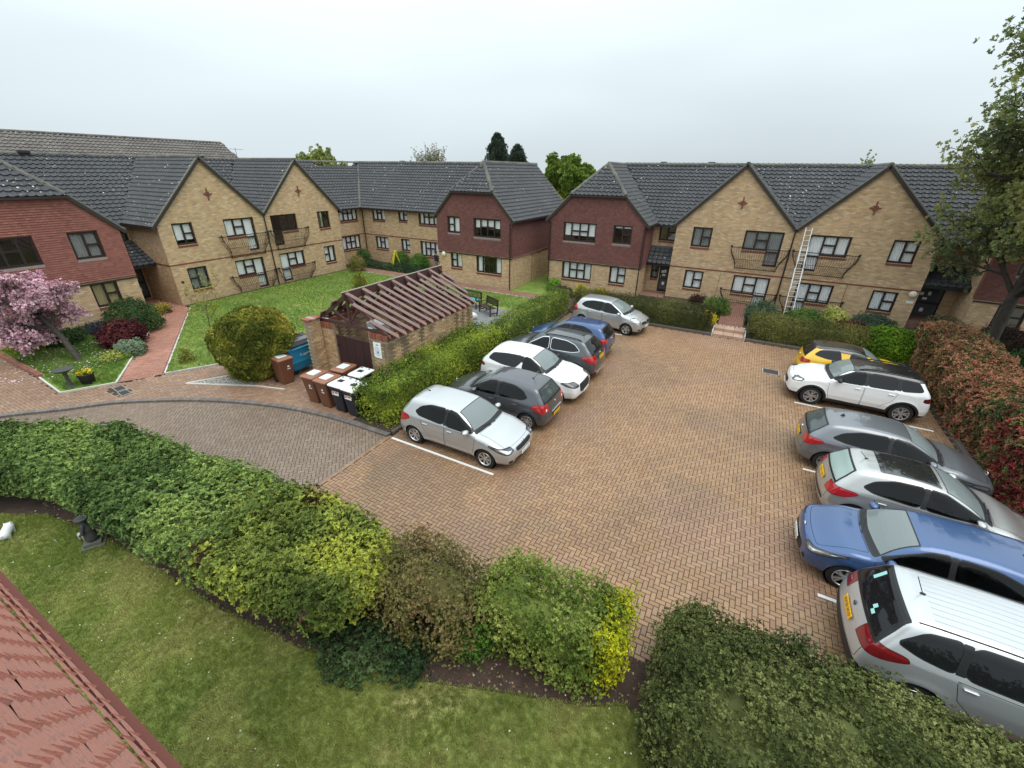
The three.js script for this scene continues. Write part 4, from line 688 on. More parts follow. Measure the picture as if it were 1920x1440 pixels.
function makeCar(name, label, o, pos, turn) {
  const car = thing(name, label, 'car', pos, turn, 'cars parked in the bays'), { wb, fo, ro, W } = o, xf = wb / 2 + fo, xr = -wb / 2 - ro, gc = o.gc ?? 0.19, hw = W / 2, R = o.R ?? 0.305;
  const { cowl, hdr, roofY, roofEnd, tg, hood } = o; // [x, y] pairs
  const sil = curvePts([[xf - 0.16, gc], [xf - 0.03, gc + 0.1], [xf, gc + 0.3], [xf - 0.05, hood[1] - 0.1], [xf - hood[0], hood[1]], [(xf - hood[0] + cowl[0]) / 2, (hood[1] + cowl[1]) / 2 + (o.hoodBulge ?? 0.045)], cowl, [(cowl[0] * 0.52 + hdr[0] * 0.48), cowl[1] * 0.48 + hdr[1] * 0.52 + 0.03], hdr, [(hdr[0] * 0.6 + roofEnd[0] * 0.4), roofY], [(hdr[0] * 0.25 + roofEnd[0] * 0.75), roofY * 0.6 + roofEnd[1] * 0.4 + 0.012], roofEnd, [(roofEnd[0] + tg[0]) / 2 - 0.015, (roofEnd[1] + tg[1]) / 2], tg, [xr + (o.tailIn ?? 0.05), tg[1] - 0.22], [xr, gc + 0.32], [xr + 0.04, gc + 0.1], [xr + 0.2, gc], [0, gc - 0.02]], 84);
  const belt = o.belt ?? 0.93, tab = o.tab || [[gc, hw - 0.10], [gc + 0.14, hw - 0.035], [0.52, hw], [0.74, hw - 0.006], [belt - 0.03, hw - 0.035], [belt + 0.03, hw - 0.06], [roofY - 0.14, hw - 0.245], [roofY, hw - 0.32]];
  const fl = o.flare ?? 0.018, axf = wb / 2, axr = -wb / 2;
  const taper = (x) => 1 - 0.13 * Math.pow(clamp((x - axf + 0.15) / (fo + 0.15)), 2) - (o.rearTaper ?? 0.085) * Math.pow(clamp((axr + 0.1 - x) / (ro + 0.1)), 2);
  const halfW = (x, y) => { const df = Math.hypot(x - axf, y - R) - R - 0.06, dr = Math.hypot(x - axr, y - R) - R - 0.06; return lerpTab(tab, y) * taper(x) + (y < belt ? fl * (Math.exp(-df * df / 0.006) + Math.exp(-dr * dr / 0.006)) : 0); };
  const bend = (x, z) => x + z * z * (0.17 * sstep(0.0, 1.3, x) - 0.10 * sstep(-0.3, -1.6, x)), drop = (y, z) => y + 0.075 * z * z * sstep(0.6, 1.2, y);
  const body = (x, y, z) => { const az = Math.abs(z); return smax(polySD(sil, bend(x, z), drop(y, z)), (az - halfW(x, y)) * 0.93, o.k ?? 0.13); };
  const { P, I } = surfaceNets(body, [xr - 0.12, gc - 0.12, -hw - 0.12], [xf + 0.12, roofY + 0.12, hw + 0.12], o.cell ?? 0.042);
  let soup = []; for (const i of I) soup.push(P[i * 3], P[i * 3 + 1], P[i * 3 + 2]);
  const grad = (x, y, z) => { const e = 0.006, g = [body(x + e, y, z) - body(x - e, y, z), body(x, y + e, z) - body(x, y - e, z), body(x, y, z + e) - body(x, y, z - e)], l = Math.hypot(...g) || 1; return g.map((q) => q / l); };
  const part = (nm, tris, mat, parent = car, off = 0) => {
    if (!tris.length) return null; const N = new Float32Array(tris.length), Q = new Float32Array(tris.length);
    for (let i = 0; i < tris.length; i += 3) { const n = grad(tris[i], tris[i + 1], tris[i + 2]); N.set(n, i); Q[i] = tris[i] + n[0] * off; Q[i + 1] = tris[i + 1] + n[1] * off; Q[i + 2] = tris[i + 2] + n[2] * off; }
    const g = new THREE.BufferGeometry(); g.setAttribute('position', new THREE.Float32BufferAttribute(Q, 3)); g.setAttribute('normal', new THREE.Float32BufferAttribute(N, 3)); return mesh(nm, g, mat, parent);
  };
  const take = (f) => { const [a, b] = clipSoup(soup, f); soup = b; return a; };
  const ring = (f, w) => { const a = take((x, y, z) => f(x, y, z) - w), [inn, edge] = clipSoup(a, f); return [inn, edge]; };
  const sideZ = (x, y, z) => halfW(x, y) * 0.80 - Math.abs(z);
  // wheel openings, with the dark liner behind
  const Ra = R + (o.archGap ?? 0.045); for (const ax of [axf, axr]) take((x, y, z) => Math.max(Math.hypot(x - ax, y - R) - Ra, hw - 0.42 - Math.abs(z)));
  if (o.clad) { const c = take((x, y, z) => Math.max(Math.min(y - (gc + 0.15), Math.hypot(x - axf, y - R) - Ra - 0.07, Math.hypot(x - axr, y - R) - Ra - 0.07), -1)); part('cladding', c, CM.trim, car, 0.004); }
  else { const c = take((x, y) => y - gc - 0.045); part('sill', c, CM.trim); }
  // side windows
  const dlo = o.dlo; for (const [i, wdw] of dlo.entries()) { const pl = chaikin(wdw, 0.12), f = (x, y, z) => Math.max(polySD(pl, x, y), hw * 0.42 - Math.abs(z)); const [inn, edge] = ring(f, 0.02); for (const s of [-1, 1]) { const side = (t) => clipSoup(t, (x, y, z) => -s * z)[0]; const e = part('window_seal', side(edge), o.chromeWin ? CM.chrome : CM.seal); part('side_window', side(inn), o.glass?.[i] === 'p' ? CM.privacy : CM.side, e || car, -0.004); } }
  for (let i = 0; i + 1 < dlo.length; i++) { // dark pillar between two side windows
    const A = dlo[i], B = dlo[i + 1], xa = Math.min(...A.map((p) => p[0])), xb = Math.max(...B.map((p) => p[0])), na = A.filter((p) => p[0] < xa + 0.06), nb = B.filter((p) => p[0] > xb - 0.06), y0 = Math.max(Math.min(...na.map((p) => p[1])), Math.min(...nb.map((p) => p[1]))) - 0.005, y1 = Math.min(Math.max(...na.map((p) => p[1])), Math.max(...nb.map((p) => p[1]))) + 0.005; if (y1 - y0 < 0.15 || xa - xb > 0.2) continue;
    const pl = [[xa + 0.02, y0], [xa + 0.02, y1], [xb - 0.02, y1], [xb - 0.02, y0]], t = take((x, y, z) => Math.max(polySD(pl, x, y), hw * 0.42 - Math.abs(z))); for (const s of [-1, 1]) part('pillar', clipSoup(t, (x, y, z) => -s * z)[0], CM.seal, car);
  }
  // front and rear screens
  const slopeSD = (A, B, q0, q1, pw, dep) => { const ex = B[0] - A[0], ey = B[1] - A[1], L = Math.hypot(ex, ey); return (x, y, z) => { const X = bend(x, z) - A[0], Y = drop(y, z) - A[1], q = (X * ex + Y * ey) / L, p = Math.abs(X * -ey + Y * ex) / L; const r = Math.max(q0 * L - q, q - q1 * L, Math.abs(z) - (halfW(x, y) - pw)); return Math.max(r, p - dep); }; };
  { const f = slopeSD(cowl, hdr, 0.02, 0.93, 0.09, 0.16), [inn, edge] = ring(f, 0.022); const e = part('windscreen_surround', edge, CM.seal); const dx = hdr[0] - cowl[0], dy = hdr[1] - cowl[1], LL = dx * dx + dy * dy, [sc, gl] = clipSoup(inn, (x, y, z) => ((bend(x, z) - cowl[0]) * dx + (drop(y, z) - cowl[1]) * dy) / LL - 0.13 - 0.05 * Math.abs(z)); part('windscreen', gl, CM.screen, e, -0.003); part('scuttle', sc, CM.trim, e, -0.002); }
  { const f = slopeSD(tg, roofEnd, o.rs?.[0] ?? 0.02, o.rs?.[1] ?? 0.86, o.rs?.[2] ?? 0.13, 0.17), [inn, edge] = ring(f, 0.045); const e = part('rear_window_surround', edge, CM.seal); part('rear_window', inn, o.rearGlass || CM.rearScreen, e, -0.003); }
  const surfX = (y, z, dir) => { let a = dir > 0 ? xf - 0.6 : xr + 0.6, b = dir > 0 ? xf + 0.1 : xr - 0.1; for (let i = 0; i < 24; i++) { const m = (a + b) / 2; body(m, y, z) < 0 ? a = m : b = m; } return a; };
  // lamps, grille, intakes
  const sides = (nm, pts, zmin, mat, cond) => { const pl = chaikin(pts), [inn, edge] = ring((x, y, z) => Math.max(polySD(pl, x, y), zmin - Math.abs(z), cond ? cond(x, y, z) : -1), 0.010); for (const s of [-1, 1]) { const side = (t) => clipSoup(t, (x, y, z) => -s * z)[0], [bright, rim] = clipSoup(side(inn), (x, y, z) => polySD(pl, x, y) + (nm === 'headlight' ? 0.02 : -1)), e = part(nm, bright, mat); if (e) { part('lamp_edge', side(edge), CM.seal, e); part('lamp_housing', rim, CM.headDark, e); } } };
  if (o.head) sides('headlight', o.head, o.headZ ?? 0.5, o.headMat || CM.head, (x, y, z) => xf - 1.1 - x);
  if (o.tail) sides('tail_light', o.tail, o.tailZ ?? 0.42, o.tailMat || CM.tail, (x) => x - xr - 0.75);
  const front = (nm, pts, mat, off = -0.006) => { const pl = chaikin(pts, 0.14), a = take((x, y, z) => Math.max(polySD(pl, Math.abs(z), y), xf - 0.5 - x)); return part(nm, a, mat, car, off); };
  const back = (nm, pts, mat, off = 0.002) => { const pl = chaikin(pts, 0.14), a = take((x, y, z) => Math.max(polySD(pl, Math.abs(z), y), x - xr - 0.45)); return part(nm, a, mat, car, off); };
  const sym = (w, y0, y1) => [[-w, y0], [w * 0.9, y0], [w, (y0 + y1) / 2], [w * 0.96, y1], [-w, y1]];
  if (o.grille) front('grille', sym(...o.grille), CM.trim); if (o.intake) front('lower_intake', sym(...o.intake), CM.trim); if (o.fog) front('fog_light', o.fog, CM.trim);
  if (o.rearBlack) back('rear_bumper_insert', sym(...o.rearBlack), CM.trim);
  if (o.roofMat) { const a = take(o.roofSD(halfW, roofY)); part('roof', a, o.roofMat); }
  // doors: shut lines are real gaps
  const paintMat = o.paint;
  for (const d of o.doors) { const pl = d, f = (x, y, z) => Math.max(polySD(pl, x, y), sideZ(x, y, z)); const [inn, edge] = ring((x, y, z) => f(x, y, z) + 0.006, 0.009); for (const s of [-1, 1]) { const dm = part('door', clipSoup(inn, (x, y, z) => -s * z)[0], paintMat); if (!dm) continue; part('shut_line', clipSoup(edge, (x, y, z) => -s * z)[0], CM.liner, dm, -0.006); const bx = Math.min(...d.map((p) => p[0])), hx = bx + 0.17, hy = o.handleY ?? belt - 0.10, hz = halfW(hx, hy); mesh('handle', new RoundedBoxGeometry(0.17, 0.03, 0.035, 1, 0.012).translate(hx, hy, s * (hz + 0.012)), o.handleMat || paintMat, dm); } }
  { // bonnet and tailgate shut lines
    const hl = slopeSD([xf - 0.14, hood[1] - 0.05], cowl, 0.04, 0.97, 0.17, 0.14), [inn, edge] = ring(hl, 0.009); part('bonnet', inn, paintMat); part('shut_line', edge, CM.liner, car, -0.006);
    const tl = (x, y, z) => Math.max(Math.abs(z) - Math.min(halfW(x, y) - 0.10, hw - 0.13), (o.tgLow ?? 0.55) - y, x - (tg[0] + 0.02), x - xr - 0.6); const [ti, te] = ring(tl, 0.009); const tgm = part('tailgate', ti, paintMat); part('shut_line', te, CM.liner, tgm || car, -0.006);
  }
  part('body', soup, paintMat);
  // wheels and liners
  const wp = o.wheel, sw = 0.2; for (const ax of [axf, axr]) for (const s of [-1, 1]) {
    const w = new THREE.Group(); w.name = 'wheel'; w.position.set(ax, R, s * (hw - 0.115)); if (s < 0) w.rotation.y = Math.PI; car.add(w);
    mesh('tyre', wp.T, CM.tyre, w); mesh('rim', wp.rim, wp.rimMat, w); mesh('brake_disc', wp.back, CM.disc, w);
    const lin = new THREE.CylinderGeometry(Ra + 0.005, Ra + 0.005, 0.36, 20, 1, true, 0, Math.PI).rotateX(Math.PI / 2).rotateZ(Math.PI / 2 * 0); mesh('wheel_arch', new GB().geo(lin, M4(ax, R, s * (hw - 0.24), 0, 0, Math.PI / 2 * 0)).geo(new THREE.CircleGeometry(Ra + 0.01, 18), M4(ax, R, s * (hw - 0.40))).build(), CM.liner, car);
  }
  // cabin
  const cab = new GB(), bi = belt - 0.06; cab.box(xr + 0.35, cowl[0] - 0.05, gc + 0.1, gc + 0.14, -hw + 0.16, hw - 0.16); for (const s of [-1, 1]) cab.box(xr + 0.4, cowl[0], gc + 0.1, bi, s * (hw - 0.15) - 0.01, s * (hw - 0.15) + 0.01); cab.quad([cowl[0] + 0.05, bi, hw - 0.16], [cowl[0] + 0.05, bi, -hw + 0.16], [cowl[0] - 0.55, bi - 0.08, -hw + 0.16], [cowl[0] - 0.55, bi - 0.08, hw - 0.16]).quad([cowl[0] - 0.55, bi - 0.08, hw - 0.16], [cowl[0] - 0.55, bi - 0.08, -hw + 0.16], [cowl[0] - 0.45, gc + 0.2, -hw + 0.16], [cowl[0] - 0.45, gc + 0.2, hw - 0.16]); cab.quad([xr + 0.12, bi - 0.03, hw - 0.2], [xr + 0.72, bi - 0.03, hw - 0.2], [xr + 0.72, bi - 0.03, -hw + 0.2], [xr + 0.12, bi - 0.03, -hw + 0.2]);
  mesh('cabin', cab.build(), CM.inside, car);
  const seat = new GB(); for (const s of [-1, 1]) for (const [sx, hgt] of [[cowl[0] - 1.12, 0.62], [xr + 0.98, 0.58]]) { seat.geo(new RoundedBoxGeometry(0.16, hgt, 0.48, 2, 0.06), M4(sx - 0.08, gc + 0.33 + hgt / 2, s * 0.36, 0, 0, 0.16)); seat.geo(new RoundedBoxGeometry(0.1, 0.18, 0.26, 2, 0.045), M4(sx - 0.16, gc + 0.40 + hgt, s * 0.36, 0, 0, 0.12)); seat.geo(new RoundedBoxGeometry(0.5, 0.14, 0.48, 2, 0.05), M4(sx + 0.2, gc + 0.33, s * 0.36)); }
  mesh('seats', seat.build(0.6), CM.seat, car); mesh('steering_wheel', new THREE.TorusGeometry(0.17, 0.017, 6, 20).applyMatrix4(M4(cowl[0] - 0.66, bi + 0.0, 0.36, 0, Math.PI / 2, 0).multiply(M4(0, 0, 0, 0.5))), CM.trim, car);
  // mirrors, plates, badge, aerial, wipers
  const mx = cowl[0] - (o.mirX ?? 0.34), my = belt + 0.06, mz = halfW(mx, my); for (const s of [-1, 1]) { const m = mesh('mirror', new GB().geo(new THREE.SphereGeometry(1, 14, 10).scale(0.085, 0.07, 0.12), M4(mx, my + 0.03, s * (mz + 0.11))).bar([mx, my - 0.02, s * (mz - 0.02)], [mx, my, s * (mz + 0.06)], 0.05, 0.04).build(0.8), o.mirMat || paintMat, car); mesh('mirror_glass', new THREE.CircleGeometry(1, 16).scale(0.095, 0.052, 1).rotateY(-Math.PI / 2).translate(mx - 0.084, my + 0.03, s * (mz + 0.11)), CM.chrome, m); }
  const plate = (y, dir, mat) => { const x0 = surfX(y + 0.05, 0, dir), x1 = surfX(y - 0.05, 0, dir), tilt = Math.atan2(x1 - x0, 0.1) * dir, m = mesh('number_plate', new THREE.BoxGeometry(0.50, 0.105, 0.012), mat, car); m.position.set((x0 + x1) / 2 + dir * 0.024, y, 0); m.rotation.set(0, dir * Math.PI / 2, 0); m.rotateX(-tilt * 0.9); };
  if (o.plateF) plate(o.plateF, 1, CM.whitePlate); if (o.plateR) plate(o.plateR, -1, o.plateMat || CM.yellowPlate);
  if (o.badgeF) mesh('badge', new THREE.TorusGeometry(0.045, 0.011, 6, 16).scale(1.25, 1, 1).rotateY(Math.PI / 2).translate(surfX(o.badgeF, 0, 1) + 0.008, o.badgeF, 0), CM.chrome, car);
  if (o.badgeR) mesh('badge', new THREE.CylinderGeometry(0.042, 0.042, 0.014, 16).rotateZ(Math.PI / 2).translate(surfX(o.badgeR, 0, -1) - 0.006, o.badgeR, 0), o.badgeMat || CM.chrome, car);
  const roofAt = (x, z = 0) => { let a = belt, b = roofY + 0.1; for (let i = 0; i < 22; i++) { const m = (a + b) / 2; body(x, m, z) < 0 ? a = m : b = m; } return a; };
  if (o.aerial) { const ax = o.aerial[0], ay = roofAt(ax); mesh('aerial', o.aerial[1] === 'fin' ? new THREE.ConeGeometry(0.045, 0.09, 8).scale(1.6, 1, 0.4).translate(ax, ay + 0.035, 0) : new GB().bar([ax, ay, 0], [ax - 0.16, ay + (o.aerial[1] || 0.2), 0], 0.012).geo(new THREE.SphereGeometry(0.03, 8, 6).scale(1.4, 0.7, 0.8), M4(ax, ay + 0.005, 0)).build(), CM.trim, car); }
  if (o.rails) for (const s of [-1, 1]) { const g = new GB(); let pr = null; for (let i = 0; i <= 10; i++) { const x = hdr[0] - 0.08 + (roofEnd[0] + 0.2 - hdr[0]) * i / 10, z = s * (lerpTab(tab, roofY) * taper(x) - 0.03), q = [x, roofAt(x, z) + 0.045 - (i % 10 ? 0 : 0.04), z]; if (pr) g.bar(pr, q, 0.03, 0.03); pr = q; } mesh('roof_rail', g.build(), o.rails, car); }
  for (const s of [-1, 1]) { const a = [cowl[0] + 0.02, 0, s * 0.12], b = [cowl[0] - 0.10, 0, s * 0.12 + 0.5], y = (q) => { const d = roofAt(q[0], q[2]); return [q[0], d + 0.012, q[2]]; }; mesh('wiper', new GB().bar(y(a), y(b), 0.016, 0.014).build(), CM.trim, car); }
  if (o.extra) o.extra({ car, part, take, surfX, roofAt, halfW, xf, xr, hw, belt });
  return car;
}
// door outlines from the pillar positions
const fiveDoor = (a, b, c, wheelX, R, y0, belt) => [[[a, belt - 0.02], [a - 0.02, y0 + 0.28], [a - 0.10, y0 + 0.02], [b + 0.01, y0], [b + 0.01, belt - 0.02]], [[b - 0.01, belt - 0.02], [b - 0.01, y0], [c + 0.42, y0 + 0.02], [c + 0.30, y0 + 0.18], [c + 0.10, y0 + 0.36], [c, belt - 0.02]]];
const threeDoor = (a, b, y0, belt) => [[[a, belt - 0.02], [a - 0.02, y0 + 0.28], [a - 0.10, y0 + 0.02], [b + 0.06, y0], [b, belt - 0.02]]];
const SILVER = () => paint([.52, .53, .535], 0.6, 0.32), GREY = () => paint([.085, .088, .098], 0.5, 0.34), WHITE = () => paint([.80, .80, .80], 0.0, 0.3), BLUE = () => paint([.03, .075, .20], 0.4, 0.34);
const blackRoof = paint([.008, .008, .009], 0.1, 0.3);
const W10 = wheelParts(0.305, 0.2, { n: 7, twin: 0.14, w: 0.034 }, CM.rim), W5 = wheelParts(0.305, 0.2, { n: 5, twin: 0.0, w: 0.085 }, CM.rim), W5t = wheelParts(0.315, 0.2, { n: 5, twin: 0.2, w: 0.045 }, CM.rim), WD = wheelParts(0.335, 0.21, { n: 5, twin: 0.24, w: 0.05 }, std([.40, .40, .41], 0.35, { metalness: 0.6 })), W8 = wheelParts(0.305, 0.2, { n: 9, twin: 0.0, w: 0.045 }, CM.rim);
const hatch = { wb: 2.51, fo: 0.84, ro: 0.67, W: 1.74, gc: 0.19, R: 0.305, belt: 0.93, hood: [0.30, 0.76], cowl: [1.02, 0.985], hdr: [0.22, 1.425], roofY: 1.485, roofEnd: [-1.48, 1.395], tg: [-1.80, 1.03],
  dlo: [[[0.86, 0.985], [0.62, 1.14], [0.22, 1.345], [-0.06, 1.385], [-0.08, 0.965], [0.4, 0.955]], [[-0.15, 1.385], [-0.7, 1.37], [-1.02, 1.27], [-1.20, 1.11], [-1.05, 1.02], [-0.17, 0.965]]],
  head: [[2.0, 0.60], [1.72, 0.635], [1.36, 0.765], [1.34, 0.80], [1.6, 0.745], [2.0, 0.70]], tail: [[-1.95, 0.86], [-1.80, 0.98], [-1.42, 0.93], [-1.38, 0.85], [-1.66, 0.72], [-1.95, 0.70]], tailZ: 0.48,
  grille: [0.42, 0.57, 0.68], intake: [0.52, 0.28, 0.40], fog: [[0.58, 0.30], [0.72, 0.31], [0.73, 0.40], [0.60, 0.41]], doors: fiveDoor(0.93, -0.115, -0.98, 0, 0, 0.30, 0.93), wheel: W10, plateF: 0.47, badgeF: 0.69, plateR: 0.50, badgeR: 0.87 };
seed(601);
makeCar('hatchback', 'pale silver five-door hatchback parked nose out beside the bin hedge', { ...hatch, paint: SILVER(), aerial: [-1.22, 0.05] }, [-6.48, 0, -9.1], 0);
makeCar('hatchback', 'dark grey five-door hatchback with clear-tipped red tail lamps, tail out between silver and white cars', { ...hatch, paint: GREY(), aerial: [-1.05, 0.2], wheel: W8, rearBlack: null, extra: ({ car, surfX }) => { mesh('chrome_strip', new GB().bar([surfX(0.64, 0, -1) - 0.012, 0.64, -0.36], [surfX(0.64, 0, -1) - 0.012, 0.64, 0.36], 0.025, 0.03).build(), CM.chrome, car); for (const s of [-1, 1]) mesh('reversing_lamp', new THREE.SphereGeometry(0.055, 10, 8).scale(0.5, 1, 0.9).translate(surfX(0.76, 0.62, -1) + 0.015, 0.76, s * 0.62), CM.lampWhite, car); } }, [-6.35, 0, -11.45], Math.PI);
makeCar('compact_crossover', 'white crossover with dark sill trim parked nose out between two dark grey cars', { ...hatch, wb: 2.56, fo: 0.87, ro: 0.69, W: 1.78, gc: 0.21, R: 0.33, belt: 1.0, hood: [0.26, 0.86], cowl: [0.98, 1.06], hdr: [0.20, 1.47], roofY: 1.535, roofEnd: [-1.46, 1.45], tg: [-1.84, 1.10], paint: WHITE(), clad: false,
  dlo: [[[0.84, 1.055], [0.60, 1.21], [0.20, 1.40], [-0.05, 1.435], [-0.08, 1.03], [0.4, 1.025]], [[-0.16, 1.24], [-0.16, 1.435], [-0.8, 1.42], [-1.36, 1.36], [-1.52, 1.15], [-0.9, 1.05], [-0.35, 1.04]]], glass: ['', 'p'],
  head: [[2.1, 0.70], [1.70, 0.75], [1.46, 0.84], [1.60, 0.865], [1.90, 0.84], [2.1, 0.79]], headMat: CM.headDark, grille: [0.48, 0.46, 0.78], intake: [0.62, 0.29, 0.36], fog: null, tail: [[-2.0, 0.95], [-1.7, 0.97], [-1.62, 0.86], [-2.0, 0.82]], doors: fiveDoor(0.92, -0.12, -1.0, 0, 0, 0.32, 1.0), wheel: WD, plateF: 0.46, badgeF: 0.80, plateR: 0.6, mirMat: CM.trim }, [-6.32, 0, -13.58], 0);
makeCar('compact_suv', 'dark grey small sport utility car with roof rails and silver skid plate, tail out', { ...hatch, wb: 2.555, fo: 0.88, ro: 0.82, W: 1.78, gc: 0.23, R: 0.335, belt: 1.06, hood: [0.3, 0.92], cowl: [1.02, 1.12], hdr: [0.25, 1.58], roofY: 1.645, roofEnd: [-1.5, 1.56], tg: [-1.93, 1.16], paint: paint([.075, .085, .09], 0.5, 0.34), clad: true, rails: CM.trim, chromeWin: true,
  dlo: [[[0.86, 1.12], [0.62, 1.27], [0.25, 1.49], [-0.05, 1.53], [-0.08, 1.10], [0.4, 1.09]], [[-0.15, 1.53], [-0.8, 1.51], [-1.15, 1.42], [-1.40, 1.22], [-1.1, 1.14], [-0.17, 1.10]]], glass: ['', 'p'], rearGlass: CM.privacy,
  head: [[2.0, 0.82], [1.6, 0.86], [1.45, 0.98], [1.9, 0.95]], tail: [[-2.12, 0.98], [-1.95, 1.10], [-1.55, 1.06], [-1.52, 0.96], [-1.9, 0.80], [-2.12, 0.80]], grille: [0.45, 0.55, 0.85], doors: fiveDoor(0.92, -0.12, -1.02, 0, 0, 0.36, 1.06), wheel: W5t, plateR: 0.93, badgeR: 1.06, tgLow: 0.66, aerial: [-1.25, 0.22],
  extra: ({ car, surfX }) => { mesh('skid_plate', new RoundedBoxGeometry(0.03, 0.11, 1.0, 1, 0.012).translate(surfX(0.36, 0, -1) - 0.012, 0.35, 0), CM.chrome, car); for (const s of [-1, 1]) mesh('reflector', new RoundedBoxGeometry(0.03, 0.05, 0.22, 1, 0.01).translate(surfX(0.45, 0.6, -1) - 0.005, 0.45, s * 0.6), CM.tail, car); } }, [-6.38, 0, -15.75], Math.PI);
makeCar('hatchback', 'mid blue hatchback parked tail out beyond the dark grey sport utility car', { ...hatch, wb: 2.55, fo: 0.86, ro: 0.62, R: 0.31, paint: BLUE(), wheel: W5, tail: [[-1.95, 0.93], [-1.78, 1.0], [-1.5, 0.95], [-1.55, 0.80], [-1.95, 0.78]], aerial: [-1.2, 0.22], plateR: 0.46, rearGlass: CM.privacy }, [-6.42, 0, -18.1], Math.PI);
makeCar('compact_mpv', 'pale silver one-box car beside the clipped hedge below the tile-hung block', { ...hatch, wb: 2.53, fo: 0.76, ro: 0.68, W: 1.69, belt: 0.96, hood: [0.24, 0.82], cowl: [1.16, 1.02], hdr: [0.18, 1.475], roofY: 1.53, roofEnd: [-1.55, 1.43], tg: [-1.86, 1.02], paint: SILVER(), hoodBulge: 0.03,
  dlo: [[[0.92, 1.03], [0.62, 1.20], [0.22, 1.395], [-0.05, 1.43], [-0.08, 1.0], [0.4, 0.985]], [[-0.15, 1.43], [-0.8, 1.41], [-1.2, 1.32], [-1.38, 1.16], [-1.1, 1.06], [-0.17, 1.0]]], head: [[1.92, 0.70], [1.62, 0.76], [1.38, 0.88], [1.60, 0.90], [1.90, 0.84]], tail: [[-1.97, 0.80], [-1.8, 1.1], [-1.62, 1.08], [-1.55, 0.86], [-1.7, 0.78]], tailZ: 0.5, grille: [0.50, 0.60, 0.72], intake: [0.55, 0.28, 0.42], doors: fiveDoor(0.95, -0.115, -1.0, 0, 0, 0.30, 0.96), wheel: W5, plateF: 0.46, badgeF: 0.7 }, [-5.85, 0, -22.15], -0.13);
makeCar('three_door_hatchback', 'yellow hatchback with black roof half hidden behind the white crossover', { ...hatch, wb: 2.46, fo: 0.83, ro: 0.66, W: 1.71, belt: 0.95, hood: [0.28, 0.78], cowl: [0.92, 1.0], hdr: [0.15, 1.40], roofY: 1.455, roofEnd: [-1.42, 1.37], tg: [-1.74, 1.04], paint: paint([.78, .46, .012], 0.0, 0.3),
  dlo: [[[0.78, 1.0], [0.55, 1.13], [0.15, 1.325], [-0.25, 1.36], [-0.28, 0.985], [0.3, 0.975]], [[-0.62, 1.365], [-0.8, 1.35], [-1.25, 1.30], [-1.42, 1.13], [-1.0, 1.05], [-0.52, 1.04]]], glass: ['p', 'p'], rearGlass: CM.privacy, tail: [[-1.92, 0.86], [-1.75, 0.92], [-1.52, 0.90], [-1.50, 0.80], [-1.92, 0.74]], doors: threeDoor(0.85, -0.42, 0.30, 0.95), wheel: W5, roofMat: blackRoof, roofSD: (hwF, ry) => (x, y) => 1.30 + 0.03 * Math.abs(x) - y, badgeF: null, rearBlack: [0.6, 0.28, 0.42] }, [4.64, 0, -20.38], 0);
makeCar('crossover', 'white crossover with black roof, rails and wheel-arch trim, nose towards the middle', { ...hatch, wb: 2.60, fo: 0.82, ro: 0.74, W: 1.80, gc: 0.22, R: 0.335, belt: 1.04, hood: [0.24, 0.92], cowl: [0.98, 1.10], hdr: [0.24, 1.53], roofY: 1.595, roofEnd: [-1.58, 1.53], tg: [-1.92, 1.12], paint: WHITE(), clad: true, rails: CM.trim,
  dlo: [[[0.83, 1.10], [0.62, 1.24], [0.26, 1.44], [-0.06, 1.48], [-0.08, 1.08], [0.4, 1.07]], [[-0.15, 1.48], [-0.92, 1.47], [-0.95, 1.10], [-0.17, 1.08]], [[-1.05, 1.46], [-1.48, 1.43], [-1.66, 1.18], [-1.08, 1.11]]], glass: ['', 'p', 'p'], rearGlass: CM.privacy,
  head: [[2.02, 0.78], [1.72, 0.82], [1.62, 0.92], [1.9, 0.90]], tail: [[-2.04, 0.98], [-1.9, 1.0], [-1.72, 0.97], [-1.72, 0.86], [-2.04, 0.84]], tailMat: CM.tailDark, grille: [0.46, 0.52, 0.70], intake: [0.6, 0.3, 0.42], doors: fiveDoor(0.90, -0.115, -1.03, 0, 0, 0.36, 1.04), wheel: WD, roofMat: blackRoof, roofSD: (hwF, ry) => (x, y) => 1.455 - 0.02 * Math.abs(x) - y, mirMat: CM.trim, plateF: 0.46, badgeF: 0.84, aerial: [-1.3, 0.12] }, [4.445, 0, -18.18], Math.PI);
makeCar('hatchback', 'mid grey hatchback with rain-spotted roof, nose against the reddish hedge', { ...hatch, wb: 2.65, fo: 0.90, ro: 0.72, W: 1.78, R: 0.32, belt: 0.95, hood: [0.3, 0.78], cowl: [1.10, 1.0], hdr: [0.25, 1.415], roofY: 1.475, roofEnd: [-1.5, 1.385], tg: [-1.92, 1.04], paint: paint([.17, .18, .20], 0.5, 0.34),
  dlo: [[[0.92, 1.0], [0.65, 1.16], [0.26, 1.335], [-0.06, 1.37], [-0.08, 0.98], [0.4, 0.97]], [[-0.15, 1.37], [-0.75, 1.345], [-1.15, 1.23], [-1.36, 1.08], [-1.05, 1.02], [-0.17, 0.98]]], tail: [[-2.05, 0.88], [-1.9, 0.97], [-1.58, 0.95], [-1.50, 0.87], [-1.8, 0.76], [-2.05, 0.74]], doors: fiveDoor(0.98, -0.115, -1.02, 0, 0, 0.30, 0.95), wheel: W10, plateR: 0.72, badgeR: 0.88, aerial: [-1.15, 'fin'], rearGlass: CM.rearScreen }, [4.53, 0, -13.68], 0);
const glassRoof = phys([.018, .018, .02], 0.06, { clearcoat: 1 });
